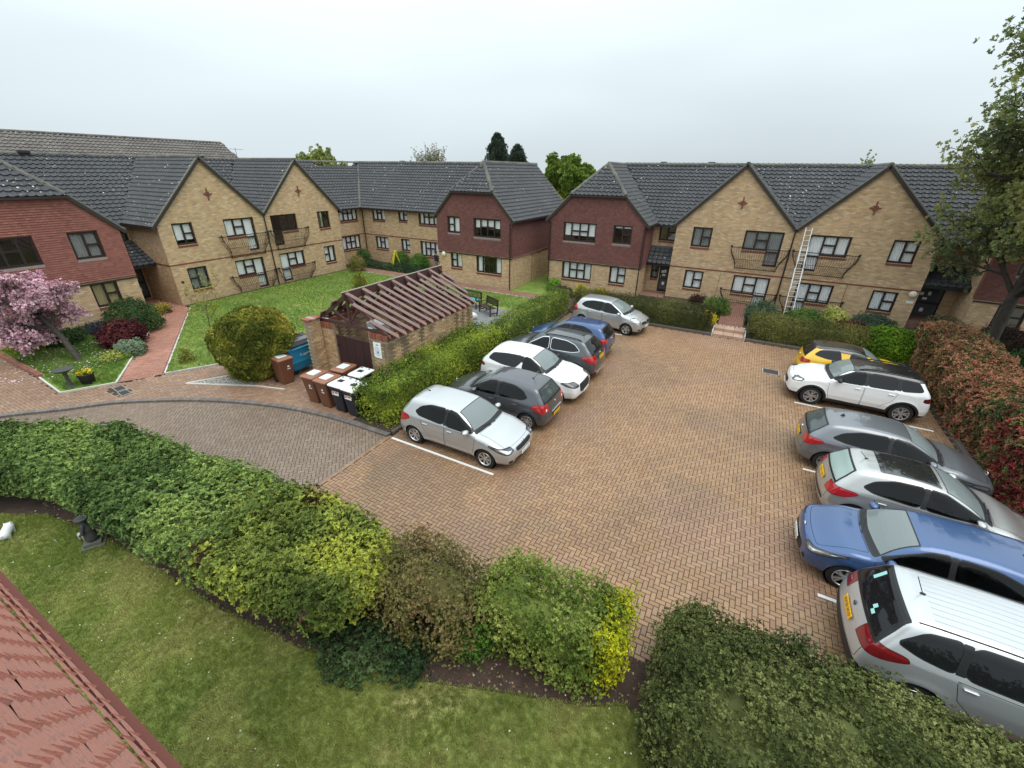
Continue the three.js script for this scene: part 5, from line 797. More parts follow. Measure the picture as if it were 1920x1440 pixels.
makeCar('hatchback', 'silver hatchback with large dark glass roof and broad red tail lamps', { ...hatch, wb: 2.54, fo: 0.90, ro: 0.66, W: 1.75, belt: 0.94, hood: [0.32, 0.74], cowl: [1.12, 0.98], hdr: [0.15, 1.42], roofY: 1.475, roofEnd: [-1.42, 1.39], tg: [-1.78, 1.02], paint: paint([.47, .47, .455], 0.6, 0.32),
  dlo: [[[0.92, 0.985], [0.65, 1.13], [0.2, 1.335], [-0.08, 1.37], [-0.10, 0.97], [0.4, 0.96]], [[-0.17, 1.37], [-0.7, 1.355], [-1.06, 1.25], [-1.24, 1.10], [-1.02, 1.02], [-0.19, 0.97]]], tail: [[-1.93, 0.86], [-1.8, 0.95], [-1.32, 0.93], [-1.28, 0.88], [-1.55, 0.74], [-1.93, 0.72]], tailZ: 0.5, doors: fiveDoor(0.97, -0.135, -1.0, 0, 0, 0.30, 0.94), wheel: W8, plateR: 0.80, badgeR: null, rearBlack: [0.70, 0.42, 0.51], rearGlass: phys([.50, .64, .60], 0.2, { transmission: 0.35, thickness: 0 }), aerial: [-1.18, 0.16],
  roofMat: glassRoof, roofSD: (hwF, ry) => (x, y, z) => Math.max(1.33 - y, Math.abs(z) - (hwF(x, y) - 0.09), x - 0.12, -0.98 - x) }, [4.785, 0, -11.5], 0);
makeCar('hatchback', 'bright blue hatchback nose towards the middle beside the large silver estate car', { ...hatch, wb: 2.52, fo: 0.82, ro: 0.65, W: 1.75, belt: 0.95, hood: [0.28, 0.80], cowl: [1.08, 1.0], hdr: [0.34, 1.425], roofY: 1.49, roofEnd: [-1.5, 1.40], tg: [-1.82, 1.03], paint: paint([.036, .088, .22], 0.4, 0.32), head: [[2.02, 0.61], [1.75, 0.65], [1.30, 0.825], [1.30, 0.85], [1.62, 0.775], [2.02, 0.70]], grille: [0.50, 0.34, 0.56], intake: null, fog: [[0.60, 0.36], [0.70, 0.35], [0.72, 0.47], [0.62, 0.46]], plateF: 0.47, badgeF: 0.72, wheel: W5t, aerial: [-1.2, 0.2],
  dlo: [[[0.90, 1.0], [0.64, 1.15], [0.22, 1.35], [-0.06, 1.385], [-0.08, 0.985], [0.4, 0.975]], [[-0.15, 1.385], [-0.7, 1.37], [-1.05, 1.27], [-1.26, 1.12], [-1.05, 1.04], [-0.17, 0.985]]], doors: fiveDoor(0.95, -0.115, -0.98, 0, 0, 0.30, 0.95) }, [4.41, 0, -9.27], Math.PI);
makeCar('estate_car', 'large silver estate car with ribbed wet roof and stickers in its rear window', { ...hatch, wb: 2.69, fo: 0.95, ro: 0.86, W: 1.86, gc: 0.24, R: 0.345, belt: 1.08, hood: [0.3, 0.94], cowl: [1.15, 1.14], hdr: [0.40, 1.59], roofY: 1.665, roofEnd: [-1.72, 1.605], tg: [-2.06, 1.14], paint: paint([.55, .57, .585], 0.5, 0.36), rs: [0.02, 0.92, 0.10],
  dlo: [[[0.98, 1.14], [0.7, 1.33], [0.40, 1.52], [-0.05, 1.57], [-0.08, 1.12], [0.5, 1.11]], [[-0.15, 1.57], [-0.98, 1.56], [-1.0, 1.13], [-0.17, 1.12]], [[-1.08, 1.56], [-1.5, 1.52], [-1.78, 1.26], [-1.5, 1.18], [-1.1, 1.14]]], glass: ['', 'p', 'p'], rearGlass: CM.privacy, head: [[2.1, 0.84], [1.6, 0.9], [1.5, 1.0], [2.0, 0.97]], tail: [[-2.22, 0.96], [-2.08, 1.12], [-1.62, 1.10], [-1.58, 1.02], [-1.85, 0.90], [-2.22, 0.86]], tailZ: 0.46, tailMat: phys([.20, .01, .014], 0.1, { clearcoat: 1 }), doors: fiveDoor(1.0, -0.115, -1.05, 0, 0, 0.36, 1.08), wheel: W5t, plateR: 0.86, plateMat: CM.namedPlate, badgeR: 1.0, badgeMat: std([.03, .04, .08], 0.3), rearBlack: [0.95, 0.26, 0.60], aerial: [-1.45, 0.3], tgLow: 0.62,
  extra: ({ car, roofAt }) => { for (let i = -4; i <= 4; i++) { const z = i * 0.115, g = new GB(); let pr = null; for (let k = 0; k <= 8; k++) { const x = 0.25 - 1.65 * k / 8, q = [x, roofAt(x, z) + 0.001, z]; if (pr) g.bar(pr, q, 0.022, 0.01); pr = q; } mesh('roof_rib', g.build(), paint([.55, .57, .585], 0.5, 0.36), car); } for (const s of [-1, 1]) { const g = new GB(); let pr = null; for (let k = 0; k <= 8; k++) { const x = 0.35 - 1.95 * k / 8, q = [x, roofAt(x, s * 0.585) + 0.004, s * 0.585]; if (pr) g.bar(pr, q, 0.02, 0.012); pr = q; } mesh('roof_gutter', g.build(), CM.trim, car); }
    const st = std([.35, .72, .68], 0.6); for (const [z, t, w, h] of [[-0.40, 0.52, 0.07, 0.22], [0.22, 0.20, 0.075, 0.075], [0.30, 0.09, 0.10, 0.055]]) { const m = mesh('sticker', new THREE.BoxGeometry(w, h, 0.004), st, car), A = V(-2.06, 1.14, 0), B = V(-1.72, 1.605, 0), p = A.clone().lerp(B, t + 0.1); m.position.set(p.x + z * z * 0.1 - 0.018, p.y - z * z * 0.075 + 0.012, z); m.rotation.set(0, -Math.PI / 2, 0); m.rotateX(-0.597); } } }, [5.07, 0, -7.12], 0);
// ---------- hedges, shrubs, trees, grass ----------
function leafGeo(n, len, wid, spread, droop = 0.2, k = 1) { // a sprig of n folded leaves
  const g = new GB(); seed(900 + n * 13 + k);
  for (let i = 0; i < n; i++) {
    const a = i / n * 6.283 + rr(-0.5, 0.5), e = rr(0.15, 1.1) * spread, r0 = rr(0, len * 0.7), L = len * rr(0.75, 1.2), w = wid * rr(0.8, 1.2), d = V(Math.cos(a) * Math.sin(e), Math.cos(e), Math.sin(a) * Math.sin(e)), s = new THREE.Vector3().crossVectors(d, V(0, 1, 0.01)).normalize(), u = new THREE.Vector3().crossVectors(s, d);
    const b = V(Math.cos(a) * r0 * 0.5, r0 * 0.6, Math.sin(a) * r0 * 0.5), t = b.clone().addScaledVector(d, L).add(V(0, -droop * L, 0)), m = b.clone().addScaledVector(d, L * 0.5), l = m.clone().addScaledVector(s, w).addScaledVector(u, w * 0.35), q = m.clone().addScaledVector(s, -w).addScaledVector(u, w * 0.35), A = (v) => [v.x, v.y, v.z];
    g.tri(A(b), A(l), A(t)); g.tri(A(b), A(t), A(q));
  }
  return g.build();
}
const LEAF = { small: leafGeo(8, 0.05, 0.016, 1.2), mid: leafGeo(7, 0.07, 0.022, 1.2), big: leafGeo(6, 0.11, 0.036, 1.3, 0.3), long: leafGeo(7, 0.12, 0.022, 1.25, 0.35), needle: leafGeo(9, 0.10, 0.010, 1.1, 0.5), blossom: leafGeo(10, 0.06, 0.034, 1.6, 0), blade: leafGeo(6, 0.10, 0.006, 0.7, 0.1) };
MAT.leaf = phys([1, 1, 1], 0.7, { side: THREE.DoubleSide, specularIntensity: 0.45 });
MAT.thinLeaf = phys([1, 1, 1], 0.9, { side: THREE.DoubleSide, transmission: 0.4, thickness: 0 }); MAT.petal = std([1, 1, 1], 0.9, { side: THREE.DoubleSide });
MAT.twig = std([.045, .03, .022], 0.95); 
MAT.bark = std([1, 1, 1], 0.95, { map: tex(128, 256, (u, v) => { const n = fbm(u * 10, v * 5, 4, 66, 5); return mixc([.028, .022, .017], [.10, .085, .07], n); }, [1, 1]) });
const n3 = (x, y, z, s, k) => (fbm(x * s + 7.3, z * s + y * s * 0.7, 3, k) + fbm(z * s - 3.1, y * s * 1.3 + x * s * 0.5, 3, k + 3)) / 2;
// tone function from a palette: patches pick the neighbours in the palette, plus a little scatter
function tones(pal, s = 1.2, k = 1, scatter = 0.25) { return (x, y, z) => { const t = clamp((n3(x, y, z, s, k) - 0.32) * 2.6 + rr(-scatter, scatter)) * (pal.length - 1), i = Math.min(pal.length - 2, Math.floor(t)), b = rr(0.75, 1.2); return mixc(pal[i], pal[i + 1], t - i).map((c) => c * b); }; }
function sampleSoup(g, count) { // area-weighted points with normals on a geometry
  const P = g.attributes.position, I = g.index, n = I.count / 3, acc = new Float32Array(n); let tot = 0; const a = V(0, 0, 0), b = V(0, 0, 0), c = V(0, 0, 0);
  for (let i = 0; i < n; i++) { a.fromBufferAttribute(P, I.getX(i * 3)); b.fromBufferAttribute(P, I.getX(i * 3 + 1)); c.fromBufferAttribute(P, I.getX(i * 3 + 2)); tot += b.sub(a).cross(c.sub(a)).length() / 2; acc[i] = tot; }
  const N = g.attributes.normal, out = [], cnt = typeof count === 'function' ? count(tot) : count;
  for (let q = 0; q < cnt; q++) {
    const r = rnd() * tot; let lo = 0, hi = n - 1; while (lo < hi) { const m = (lo + hi) >> 1; acc[m] < r ? lo = m + 1 : hi = m; }
    let u = rnd(), v = rnd(); if (u + v > 1) { u = 1 - u; v = 1 - v; } const i0 = I.getX(lo * 3), i1 = I.getX(lo * 3 + 1), i2 = I.getX(lo * 3 + 2), w = 1 - u - v, f = (A, k) => A.getComponent(i0, k) * w + A.getComponent(i1, k) * u + A.getComponent(i2, k) * v;
    out.push({ p: [f(P, 0), f(P, 1), f(P, 2)], n: V(f(N, 0), f(N, 1), f(N, 2)).normalize() });
  }
  return out;
}
const upQ = V(0, 1, 0);
function sprigMatrix(p, n, size, jitter = 0.7) { const d = n.clone().add(V(rr(-jitter, jitter), rr(-jitter * 0.4, jitter), rr(-jitter, jitter))).normalize(), q = new THREE.Quaternion().setFromUnitVectors(upQ, d).multiply(new THREE.Quaternion().setFromAxisAngle(upQ, rnd() * 6.283)); return new THREE.Matrix4().compose(V(...p), q, V(size, size, size)); }
// a plant whose outline is a signed distance function in its own axes
function shrub(name, label, cat, pos, sdf, half, o = {}) {
  const g = thing(name, label, cat, pos, o.turn || 0, o.group), H = o.h, amp = o.rough ?? 0.07, fr = o.freq ?? 2.2, k = o.k ?? Math.floor(pos[0] * 13 + pos[2] * 7);
  const f = (x, y, z) => sdf(x, y, z) + amp * 4.2 * (n3(x + pos[0], y, z + pos[2], fr, k) - 0.5) + amp * 2.4 * (n3(x + pos[0], y, z + pos[2], fr * 3.2, k + 5) - 0.5);
  const lo = [-half[0] - 0.35, -0.15, -half[1] - 0.35], hi = [half[0] + 0.35, H + 0.4, half[1] + 0.35], cell = o.cell ?? 0.11, surf = netGeo(f, lo, hi, cell), core = netGeo((x, y, z) => f(x, y, z) + (o.inset ?? 0.3), lo, hi, cell * 1.3);
  const mean = [0, 0, 0]; for (let i = 0; i < 60; i++) { const c = o.tone(pos[0] + rr(-half[0], half[0]), rr(0.1, H), pos[2] + rr(-half[1], half[1])); for (let q = 0; q < 3; q++) mean[q] += c[q] / 60; }
  if (core.attributes.position.count) mesh('core', core, std(mean, 1), g); // inner leaves, the same mean colour as the outer ones
  const pts = sampleSoup(surf, (area) => Math.round(area * (o.density ?? 330) * 1.15)), tone = o.tone, list = [];
  for (const { p, n } of pts) { if (p[1] < (o.ymin ?? 0.03)) continue; const ins = o.inset ?? 0.3, hole = o.gap && n3(p[0] + pos[0], p[1], p[2] + pos[2], o.gap[0], k + 9) > o.gap[1] && rnd() < 0.85, depth = hole ? rr(0.7, 1.02) * ins : rnd() < 0.1 ? -rr(0.02, o.shoot ?? 0.11) : Math.pow(rnd(), 1.4) * ins; const q = [p[0] - n.x * depth, p[1] - n.y * depth, p[2] - n.z * depth]; const m = sprigMatrix(q, n, (o.size ?? 1) * (rnd() < 0.12 ? rr(1.2, 1.7) : rr(0.7, 1.2)), o.jitter ?? 0.7); list.push({ m, c: tone(q[0] + pos[0], q[1], q[2] + pos[2], n) }); }
  instanced('foliage', o.leaf || LEAF.small, o.mat || MAT.leaf, list, g); return g;
}
const boxSD = (hx, h, hz, r = 0.12, under = 0) => (x, y, z) => { const sh = under * clamp(1 - y / 0.5), ax = Math.abs(x) - hx + r + sh, ay = y - h + r, az = Math.abs(z) - hz + r + sh; return Math.hypot(Math.max(ax, 0), Math.max(ay, 0), Math.max(az, 0)) + Math.min(Math.max(ax, ay, az), 0) - r; };
const ballSD = (rx, ry, rz, cy) => (x, y, z) => (Math.hypot(x / rx, (y - cy) / ry, z / rz) - 1) * Math.min(rx, ry, rz);
const HEDGE = [[.03, .06, .012], [.055, .105, .016], [.10, .17, .022], [.17, .25, .03]], HEDGE_Y = [[.06, .095, .014], [.13, .19, .022], [.24, .31, .035], [.38, .43, .05]], HEDGE_D = [[.05, .06, .02], [.09, .10, .028], [.15, .155, .042], [.25, .24, .07]], DARK = [[.018, .04, .014], [.03, .065, .02], [.05, .095, .028], [.075, .12, .035]], LIME = [[.10, .19, .015], [.17, .29, .02], [.26, .38, .03], [.36, .42, .04]], GOLD = [[.20, .24, .015], [.36, .38, .02], [.50, .48, .03], [.62, .55, .05]], OLIVE = [[.07, .075, .02], [.11, .12, .03], [.16, .16, .05], [.13, .10, .05]], PLUM = [[.05, .012, .016], [.08, .018, .022], [.12, .03, .03], [.15, .045, .04]];
// the long curved hedge in front, swept along a path
{
  const path = new THREE.CatmullRomCurve3([[-21.5, -3.4], [-19.2, -1.4], [-17.2, 0.35], [-15.2, 1.95], [-13.1, 2.75], [-10.7, 2.98], [-8.7, 3.18], [-7.1, 3.34], [-5.55, 3.42]].map(([x, n]) => V(x, 0, -n))), pp = path.getPoints(60), cx = -13, cz = -1.5;
  const hwAt = (t) => 1.2 + 0.1 * Math.sin(t * 9) - 0.12 * sstep(0.85, 1, t), sdf = (x, y, z) => {
    let best = 1e9, bt = 0; const X = x + cx, Z = z + cz; for (let i = 0; i < 60; i++) { const a = pp[i], b = pp[i + 1], ex = b.x - a.x, ez = b.z - a.z, t = clamp(((X - a.x) * ex + (Z - a.z) * ez) / (ex * ex + ez * ez)), d = (X - a.x - ex * t) ** 2 + (Z - a.z - ez * t) ** 2; if (d < best) { best = d; bt = (i + t) / 60; } }
    const d = Math.sqrt(best), r = 0.3, w = hwAt(bt) - 0.75 * sstep(0.75, 0.25, y), ax = d - w + r, ay = y - (1.3 - 0.12 * bt) + r; return Math.hypot(Math.max(ax, 0), Math.max(ay, 0)) + Math.min(Math.max(ax, ay), 0) - r; };
  seed(701);
  const a = tones([[.06, .105, .03], [.115, .18, .048], [.19, .275, .075], [.29, .38, .10]], 0.7, 31, 0.3), b = tones([[.055, .085, .018], [.10, .14, .026], [.155, .20, .04], [.215, .265, .055], [.38, .41, .06]], 1.1, 33, 0.22), brown = [.10, .045, .03];
  shrub('curved_hedge', 'long curved leafy hedge sweeping between near lawn and driveway', 'hedge', [cx, 0.02, cz], sdf, [9.3, 5.2], { h: 1.4, cell: 0.12, rough: 0.15, freq: 2.2, density: 620, gap: [4.5, 0.585], leaf: LEAF.mid, depth: 0.3, size: 0.85, tone: (x, y, z) => { const t = sstep(-9.6, -6.6, x + 1.5 * (n3(x, 0, z, 0.6, 5) - 0.5) * 3); if (n3(x, y, z, 1.3, 77) > 0.64 && rnd() < 0.5 * t) return brown.map((c) => c * rr(0.6, 1.4)); return rnd() < t ? b(x, y, z) : a(x, y, z); } });
}
seed(702);
const browny = tones([[.10, .095, .03], [.165, .16, .05], [.23, .195, .07], [.19, .12, .06]], 1.6, 41, 0.35), oliveTone = tones(OLIVE, 1.4, 43, 0.3);
shrub('twiggy_bush', 'brownish olive bush with bare twigs showing, between curved hedge and boxy bush', 'bush', [-3.72, 0, -4.0], boxSD(1.22, 1.32, 0.8, 0.5, 0.35), [1.25, 0.85], { h: 1.6, rough: 0.16, density: 420, size: 0.8, leaf: LEAF.small, gap: [2.2, 0.62], inset: 0.4, tone: browny });
{ // bare stems of the twiggy bush
  const g = scene.children[scene.children.length - 1], tw = new GB(); seed(7021); for (let i = 0; i < 90; i++) { const a = rr(0, 6.28), r = rr(0.5, 0.95); let p = [rr(-.1, .1), 0, rr(-.1, .1)]; const e = [Math.cos(a) * r, rr(0.5, 1.5), Math.sin(a) * r * 0.72]; let pr = p; for (let k = 1; k <= 4; k++) { const t = k / 4, q = [p[0] + (e[0] - p[0]) * t + rr(-.05, .05), e[1] * Math.pow(t, 0.8), p[2] + (e[2] - p[2]) * t + rr(-.05, .05)]; tw.bar(pr, q, 0.02 * (1.2 - t), 0.02 * (1.2 - t)); pr = q; } } mesh('stems', tw.build(), MAT.twig, g); }
shrub('low_green_bush', 'small fresh green bush at the foot of the boxy bush', 'bush', [-2.72, 0, -3.82], ballSD(0.42, 0.45, 0.38, 0.42), [0.45, 0.4], { h: 0.9, density: 420, size: 0.75, tone: tones([[.04, .11, .02], [.07, .17, .025], [.11, .24, .03]], 2, 3) });
shrub('clipped_bush', 'boxy clipped green bush with reddish gaps beside the golden one', 'bush', [-1.72, 0, -4.5], boxSD(1.1, 1.3, 0.66, 0.28, 0.12), [1.12, 0.7], { h: 1.35, rough: 0.13, density: 430, size: 0.9, depth: 0.2, inset: 0.34, tone: tones([[.065, .105, .02], [.125, .185, .03], [.20, .26, .05], [.29, .33, .085]], 1.7, 47, 0.3) });
shrub('golden_bush', 'bright golden-yellow clipped bush at the car park entrance corner', 'bush', [-0.62, 0, -4.72], boxSD(0.26, 1.28, 0.62, 0.2, 0.05), [0.3, 0.62], { h: 1.35, rough: 0.08, density: 480, size: 0.85, tone: tones([[.26, .30, .015], [.48, .48, .02], [.68, .63, .03]], 2.2, 51) });
shrub('ivy_patch', 'dark green ivy spreading over soil under the curved hedge end', 'ivy', [-4.75, 0.0, -3.05], ballSD(1.5, 0.3, 0.62, 0.03), [1.55, 0.7], { h: 0.45, rough: 0.12, density: 520, size: 0.8, leaf: LEAF.mid, tone: tones([[.03, .06, .022], [.05, .095, .033], [.09, .14, .05]], 2, 53) });
seed(703);
shrub('large_bush', 'large dense olive-green bush beside the silver estate car', 'bush', [4.1, 0, -4.55], boxSD(3.95, 1.3, 1.36, 0.7, 0.2), [4.0, 1.4], { h: 1.45, rough: 0.17, freq: 2.4, density: 950, size: 0.72, depth: 0.3, leaf: LEAF.small, cell: 0.13, tone: tones([[.055, .075, .022], [.10, .125, .035], [.155, .18, .055], [.225, .24, .085]], 1.5, 55, 0.35), gap: [4.2, 0.60] });
shrub('bin_hedge', 'tall square-cut hedge along the bin store wall', 'hedge', [-9.55, 0, -11.9], boxSD(0.78, 1.46, 3.62, 0.14, 0.1), [0.8, 3.65], { h: 1.5, rough: 0.06, density: 400, size: 0.8, leaf: LEAF.small, tone: tones(HEDGE_Y, 1.0, 57, 0.35), gap: [5, 0.58] });
shrub('bench_hedge', 'light green clipped hedge between garden benches and parked cars', 'hedge', [-9.22, 0, -19.7], boxSD(0.54, 1.38, 3.75, 0.13, 0.06), [0.56, 3.8], { h: 1.42, rough: 0.06, density: 400, size: 0.85, tone: tones([[.08, .12, .025], [.15, .21, .04], [.25, .31, .06], [.35, .39, .085]], 1.0, 59, 0.35) });
shrub('front_hedge', 'clipped olive hedge behind the one-box silver car, ending at the steps', 'hedge', [-4.72, 0.05, -24.12], boxSD(3.8, 1.24, 0.56, 0.1), [3.85, 0.6], { h: 1.3, rough: 0.045, density: 430, size: 0.75, tone: tones(HEDGE_D, 1.3, 61, 0.4), gap: [3, 0.7] });
shrub('front_hedge', 'clipped olive hedge below the ladder, on the far side of the steps', 'hedge', [3.25, 0.05, -24.12], boxSD(2.4, 1.24, 0.56, 0.1), [2.45, 0.6], { h: 1.3, rough: 0.045, density: 430, size: 0.75, tone: tones(HEDGE_D, 1.3, 63, 0.4), gap: [3, 0.7] });
shrub('lime_bush', 'bright lime-green spreading bush beside the yellow car', 'bush', [6.85, 0, -24.5], ballSD(1.6, 0.95, 0.95, 0.35), [1.65, 1.0], { h: 1.3, rough: 0.16, density: 420, leaf: LEAF.mid, tone: tones([[.07, .14, .012], [.13, .24, .018], [.22, .34, .025]], 1.3, 65) });
{ // reddish hedge along the right boundary
  seed(704); const green = tones([[.05, .085, .028], [.095, .125, .04], [.16, .17, .06]], 1.5, 71), tan = tones([[.16, .085, .045], [.26, .135, .07], [.37, .205, .105], [.42, .17, .11]], 1.1, 73, 0.3), red = tones([[.15, .03, .028], [.28, .05, .045], [.42, .085, .07], [.38, .12, .08]], 1.4, 75, 0.3);
  shrub('red_hedge', 'tall loose hedge with copper and crimson new leaves along the boundary', 'hedge', [8.15, 0, -15.2], (x, y, z) => boxSD(0.95 + 0.12 * Math.sin(z * 1.1), 1.85 + 0.22 * Math.sin(z * 0.8 + 1), 8.6, 0.4)(x, y, z), [1.1, 8.7], { h: 2.15, rough: 0.22, freq: 1.3, cell: 0.14, density: 330, leaf: LEAF.long, size: 0.95, depth: 0.25, tone: (x, y, z) => { const q = n3(x, y, z, 0.8, 79), r = sstep(17.5, 12.5, -z + 6 * (q - 0.5)); return rnd() < 0.22 + 0.5 * sstep(0.55, 0.7, q) * (1 - r) ? green(x, y, z) : rnd() < r ? red(x, y, z) : tan(x, y, z); } });
}
// shrubs at the foot of the buildings
seed(705);
const ball = (name, label, x, n, r, h, pal, o = {}) => shrub(name, label, o.cat || 'shrub', [x, 0.02, -n], ballSD(r, h * 0.58, o.rz || r, h * 0.45), [r, o.rz || r], { h: h * 1.1, rough: 0.12 * r + 0.03, density: 330, size: 1, tone: ((T) => (a, b, c) => T(a, b, c).map((q) => q * 1.3))(tones(pal, 1.8, Math.floor(x * 17), 0.3)), cell: Math.max(0.07, r * 0.14), ...o });
ball('ball_shrub', 'round clipped shrub beside the side lawn below the tile-hung corner', -11.4, 27.3, 0.5, 0.95, [[.07, .16, .02], [.12, .25, .03], [.2, .34, .04]]);
ball('daisy_shrub', 'low yellow-flowering shrub below the wide tile-hung window', -9.2, 27.0, 0.42, 0.75, [[.08, .10, .02], [.45, .36, .02], [.55, .45, .03]]);
ball('daisy_shrub', 'low yellow-flowering shrub below the narrow tile-hung window', -8.0, 27.2, 0.45, 0.7, [[.08, .10, .02], [.42, .34, .02], [.5, .42, .03]]);
ball('brown_shrub', 'low brown twiggy shrub behind the olive hedge by the wall', -10.3, 26.4, 0.7, 0.65, [[.05, .03, .022], [.09, .055, .04], [.12, .08, .05]]);
ball('dark_shrub', 'small dark reddish shrub against brick wall under the balcony end', -2.2, 29.2, 0.5, 0.55, [[.04, .02, .016], [.07, .035, .03], [.06, .05, .02]]);
ball('daffodil_clump', 'clump of yellow daffodils beside the steps', -1.25, 25.0, 0.45, 0.75, [[.06, .12, .03], [.65, .50, .02], [.72, .6, .03]], { cat: 'flowers' });
ball('grey_shrub', 'grey-green leafy shrub beside the path up from the steps', 1.35, 27.2, 0.75, 1.15, [[.05, .08, .045], [.09, .13, .07], [.14, .18, .10]]);
ball('green_shrub', 'loose green shrub below the balcony left of the path', -0.95, 27.0, 0.7, 1.1, [[.05, .09, .02], [.09, .15, .03], [.16, .22, .05]]);
ball('green_shrub', 'broad green shrub at the foot of the ladder', 3.4, 27.0, 1.0, 1.0, [[.05, .10, .02], [.09, .16, .03], [.15, .22, .04]]);
ball('variegated_shrub', 'pale yellow variegated shrub below the second gable window', 4.75, 27.7, 0.62, 1.15, [[.20, .24, .05], [.38, .38, .10], [.52, .50, .18]]);
ball('plum_shrub', 'deep plum-red mounded shrub in the bed by the brick wall', 5.5, 26.6, 0.72, 0.85, PLUM);
ball('blue_green_shrub', 'blue-green feathery shrub under the second gable side window', 6.6, 28.1, 1.0, 0.95, [[.05, .08, .05], [.08, .12, .07], [.12, .16, .09]]);
ball('fern_shrub', 'copper-tinged loose shrub beside the dark entrance door', 9.3, 27.6, 1.0, 1.3, [[.05, .06, .025], [.12, .09, .045], [.17, .12, .06]]);
ball('dead_shrub', 'tangle of dark dead foliage in front of the hidden tile-hung block', 11.6, 27.6, 1.1, 1.3, [[.03, .02, .016], [.06, .035, .028], [.09, .055, .04]], { gap: [2, 0.6] });
ball('dark_laurel', 'dark green laurel behind the timber fence', 11.4, 22.6, 1.5, 1.7, DARK, { leaf: LEAF.big });
ball('lime_shrub', 'lime-leaved shrub behind the fence, half out of view', 11.1, 19.6, 1.0, 1.5, LIME, { leaf: LEAF.mid });
ball('bed_shrub', 'grey-green shrub between copper hedge and the brick wall', 8.9, 25.6, 0.9, 1.2, [[.04, .07, .04], [.07, .11, .06], [.11, .15, .08]]);
// courtyard shrubs
ball('lawn_shrub', 'small round yellow-green shrub alone on the courtyard lawn', -23.35, 21.2, 0.5, 1.05, [[.12, .15, .02], [.24, .25, .04], [.33, .30, .06]]);
ball('corner_shrub', 'bronze-tipped round shrub beside the twin gable corner', -27.6, 25.0, 0.62, 1.15, [[.10, .12, .025], [.2, .18, .05], [.27, .2, .08]]);
ball('bed_bush', 'round green bush under corner return window', -29.2, 27.3, 0.6, 1.3, [[.04, .09, .025], [.07, .14, .035], [.11, .19, .05]]);
ball('bed_bush', 'round green bush behind the yellow frame', -25.6, 28.0, 0.68, 1.3, [[.04, .10, .02], [.07, .15, .03], [.12, .22, .045]]);
ball('bed_bush', 'round green bush under the wide back wing window', -23.6, 27.9, 0.72, 1.3, [[.04, .10, .02], [.07, .16, .03], [.12, .23, .045]]);
shrub('ground_cover', 'low mixed green planting along the back wing bed', 'planting', [-25.3, 0.05, -27.1], boxSD(4.2, 0.34, 0.68, 0.2), [4.3, 0.75], { h: 0.42, rough: 0.16, freq: 1.5, density: 260, leaf: LEAF.mid, tone: tones([[.03, .055, .03], [.06, .10, .045], [.10, .15, .06]], 1.5, 7) });
ball('gold_shrub', 'bright yellow-green shrub under the pink blossom tree', -27.4, 5.65, 0.72, 0.95, [[.16, .20, .02], [.34, .34, .03], [.48, .44, .05]]);
ball('dark_green_shrub', 'dark shrub behind the bright yellow-green shrub', -26.9, 6.5, 0.75, 0.7, DARK);
ball('plum_shrub', 'dark plum-red bush beside the entrance path', -24.5, 7.85, 0.85, 1.1, PLUM, { leaf: LEAF.mid });
ball('spreading_shrub', 'large mounded dark green shrub beside the entrance path', -26.3, 9.15, 1.25, 1.45, [[.025, .055, .018], [.045, .085, .025], [.08, .125, .04]], { rz: 1.0 });
ball('heather_clump', 'low bluish flowering clump in front of the brick wall', -27.6, 8.0, 0.7, 0.45, [[.03, .035, .05], [.07, .07, .11], [.06, .08, .04]]);
ball('iris_clump', 'grey-green strappy leaves beside the entrance path edging', -23.2, 7.55, 0.75, 0.5, [[.08, .13, .08], [.14, .2, .12], [.22, .27, .18]], { leaf: LEAF.long, rz: 0.4 });
ball('primrose_clump', 'low pale yellow-green clump on the front lawn', -23.0, 6.85, 0.5, 0.28, [[.10, .16, .03], [.3, .32, .06], [.4, .4, .12]]);
ball('path_shrub', 'small golden leafy shrub at the entrance door', -28.3, 11.15, 0.45, 0.6, [[.10, .05, .03], [.24, .2, .03], [.36, .33, .05]]);
ball('wall_planting', 'low dark planting along the tile-hung block wall', -27.8, 7.2, 0.5, 0.35, DARK, { rz: 1.9 });
ball('rose_bush', 'tiny young rose bush on the courtyard lawn by the path', -20.0, 8.15, 0.28, 0.62, [[.08, .13, .02], [.18, .2, .04], [.3, .26, .05]], { gap: [4, 0.55] });
// golden conifer beside the bins: drooping sprays
seed(706);
shrub('golden_conifer', 'big rounded golden-green conifer beside the blue bin', 'conifer', [-16.3, 0.05, -8.95], (x, y, z) => smin(ballSD(1.42, 1.12, 1.35, 1.45)(x, y, z), ballSD(0.8, 0.8, 0.8, 0.5)(x, y, z), 0.35), [1.45, 1.4], { h: 2.65, rough: 0.2, freq: 1.6, density: 620, leaf: LEAF.needle, size: 1.15, depth: 0.25, jitter: 0.6, tone: tones([[.10, .13, .025], [.21, .23, .04], [.36, .35, .06], [.52, .45, .10]], 1.6, 81, 0.35) });

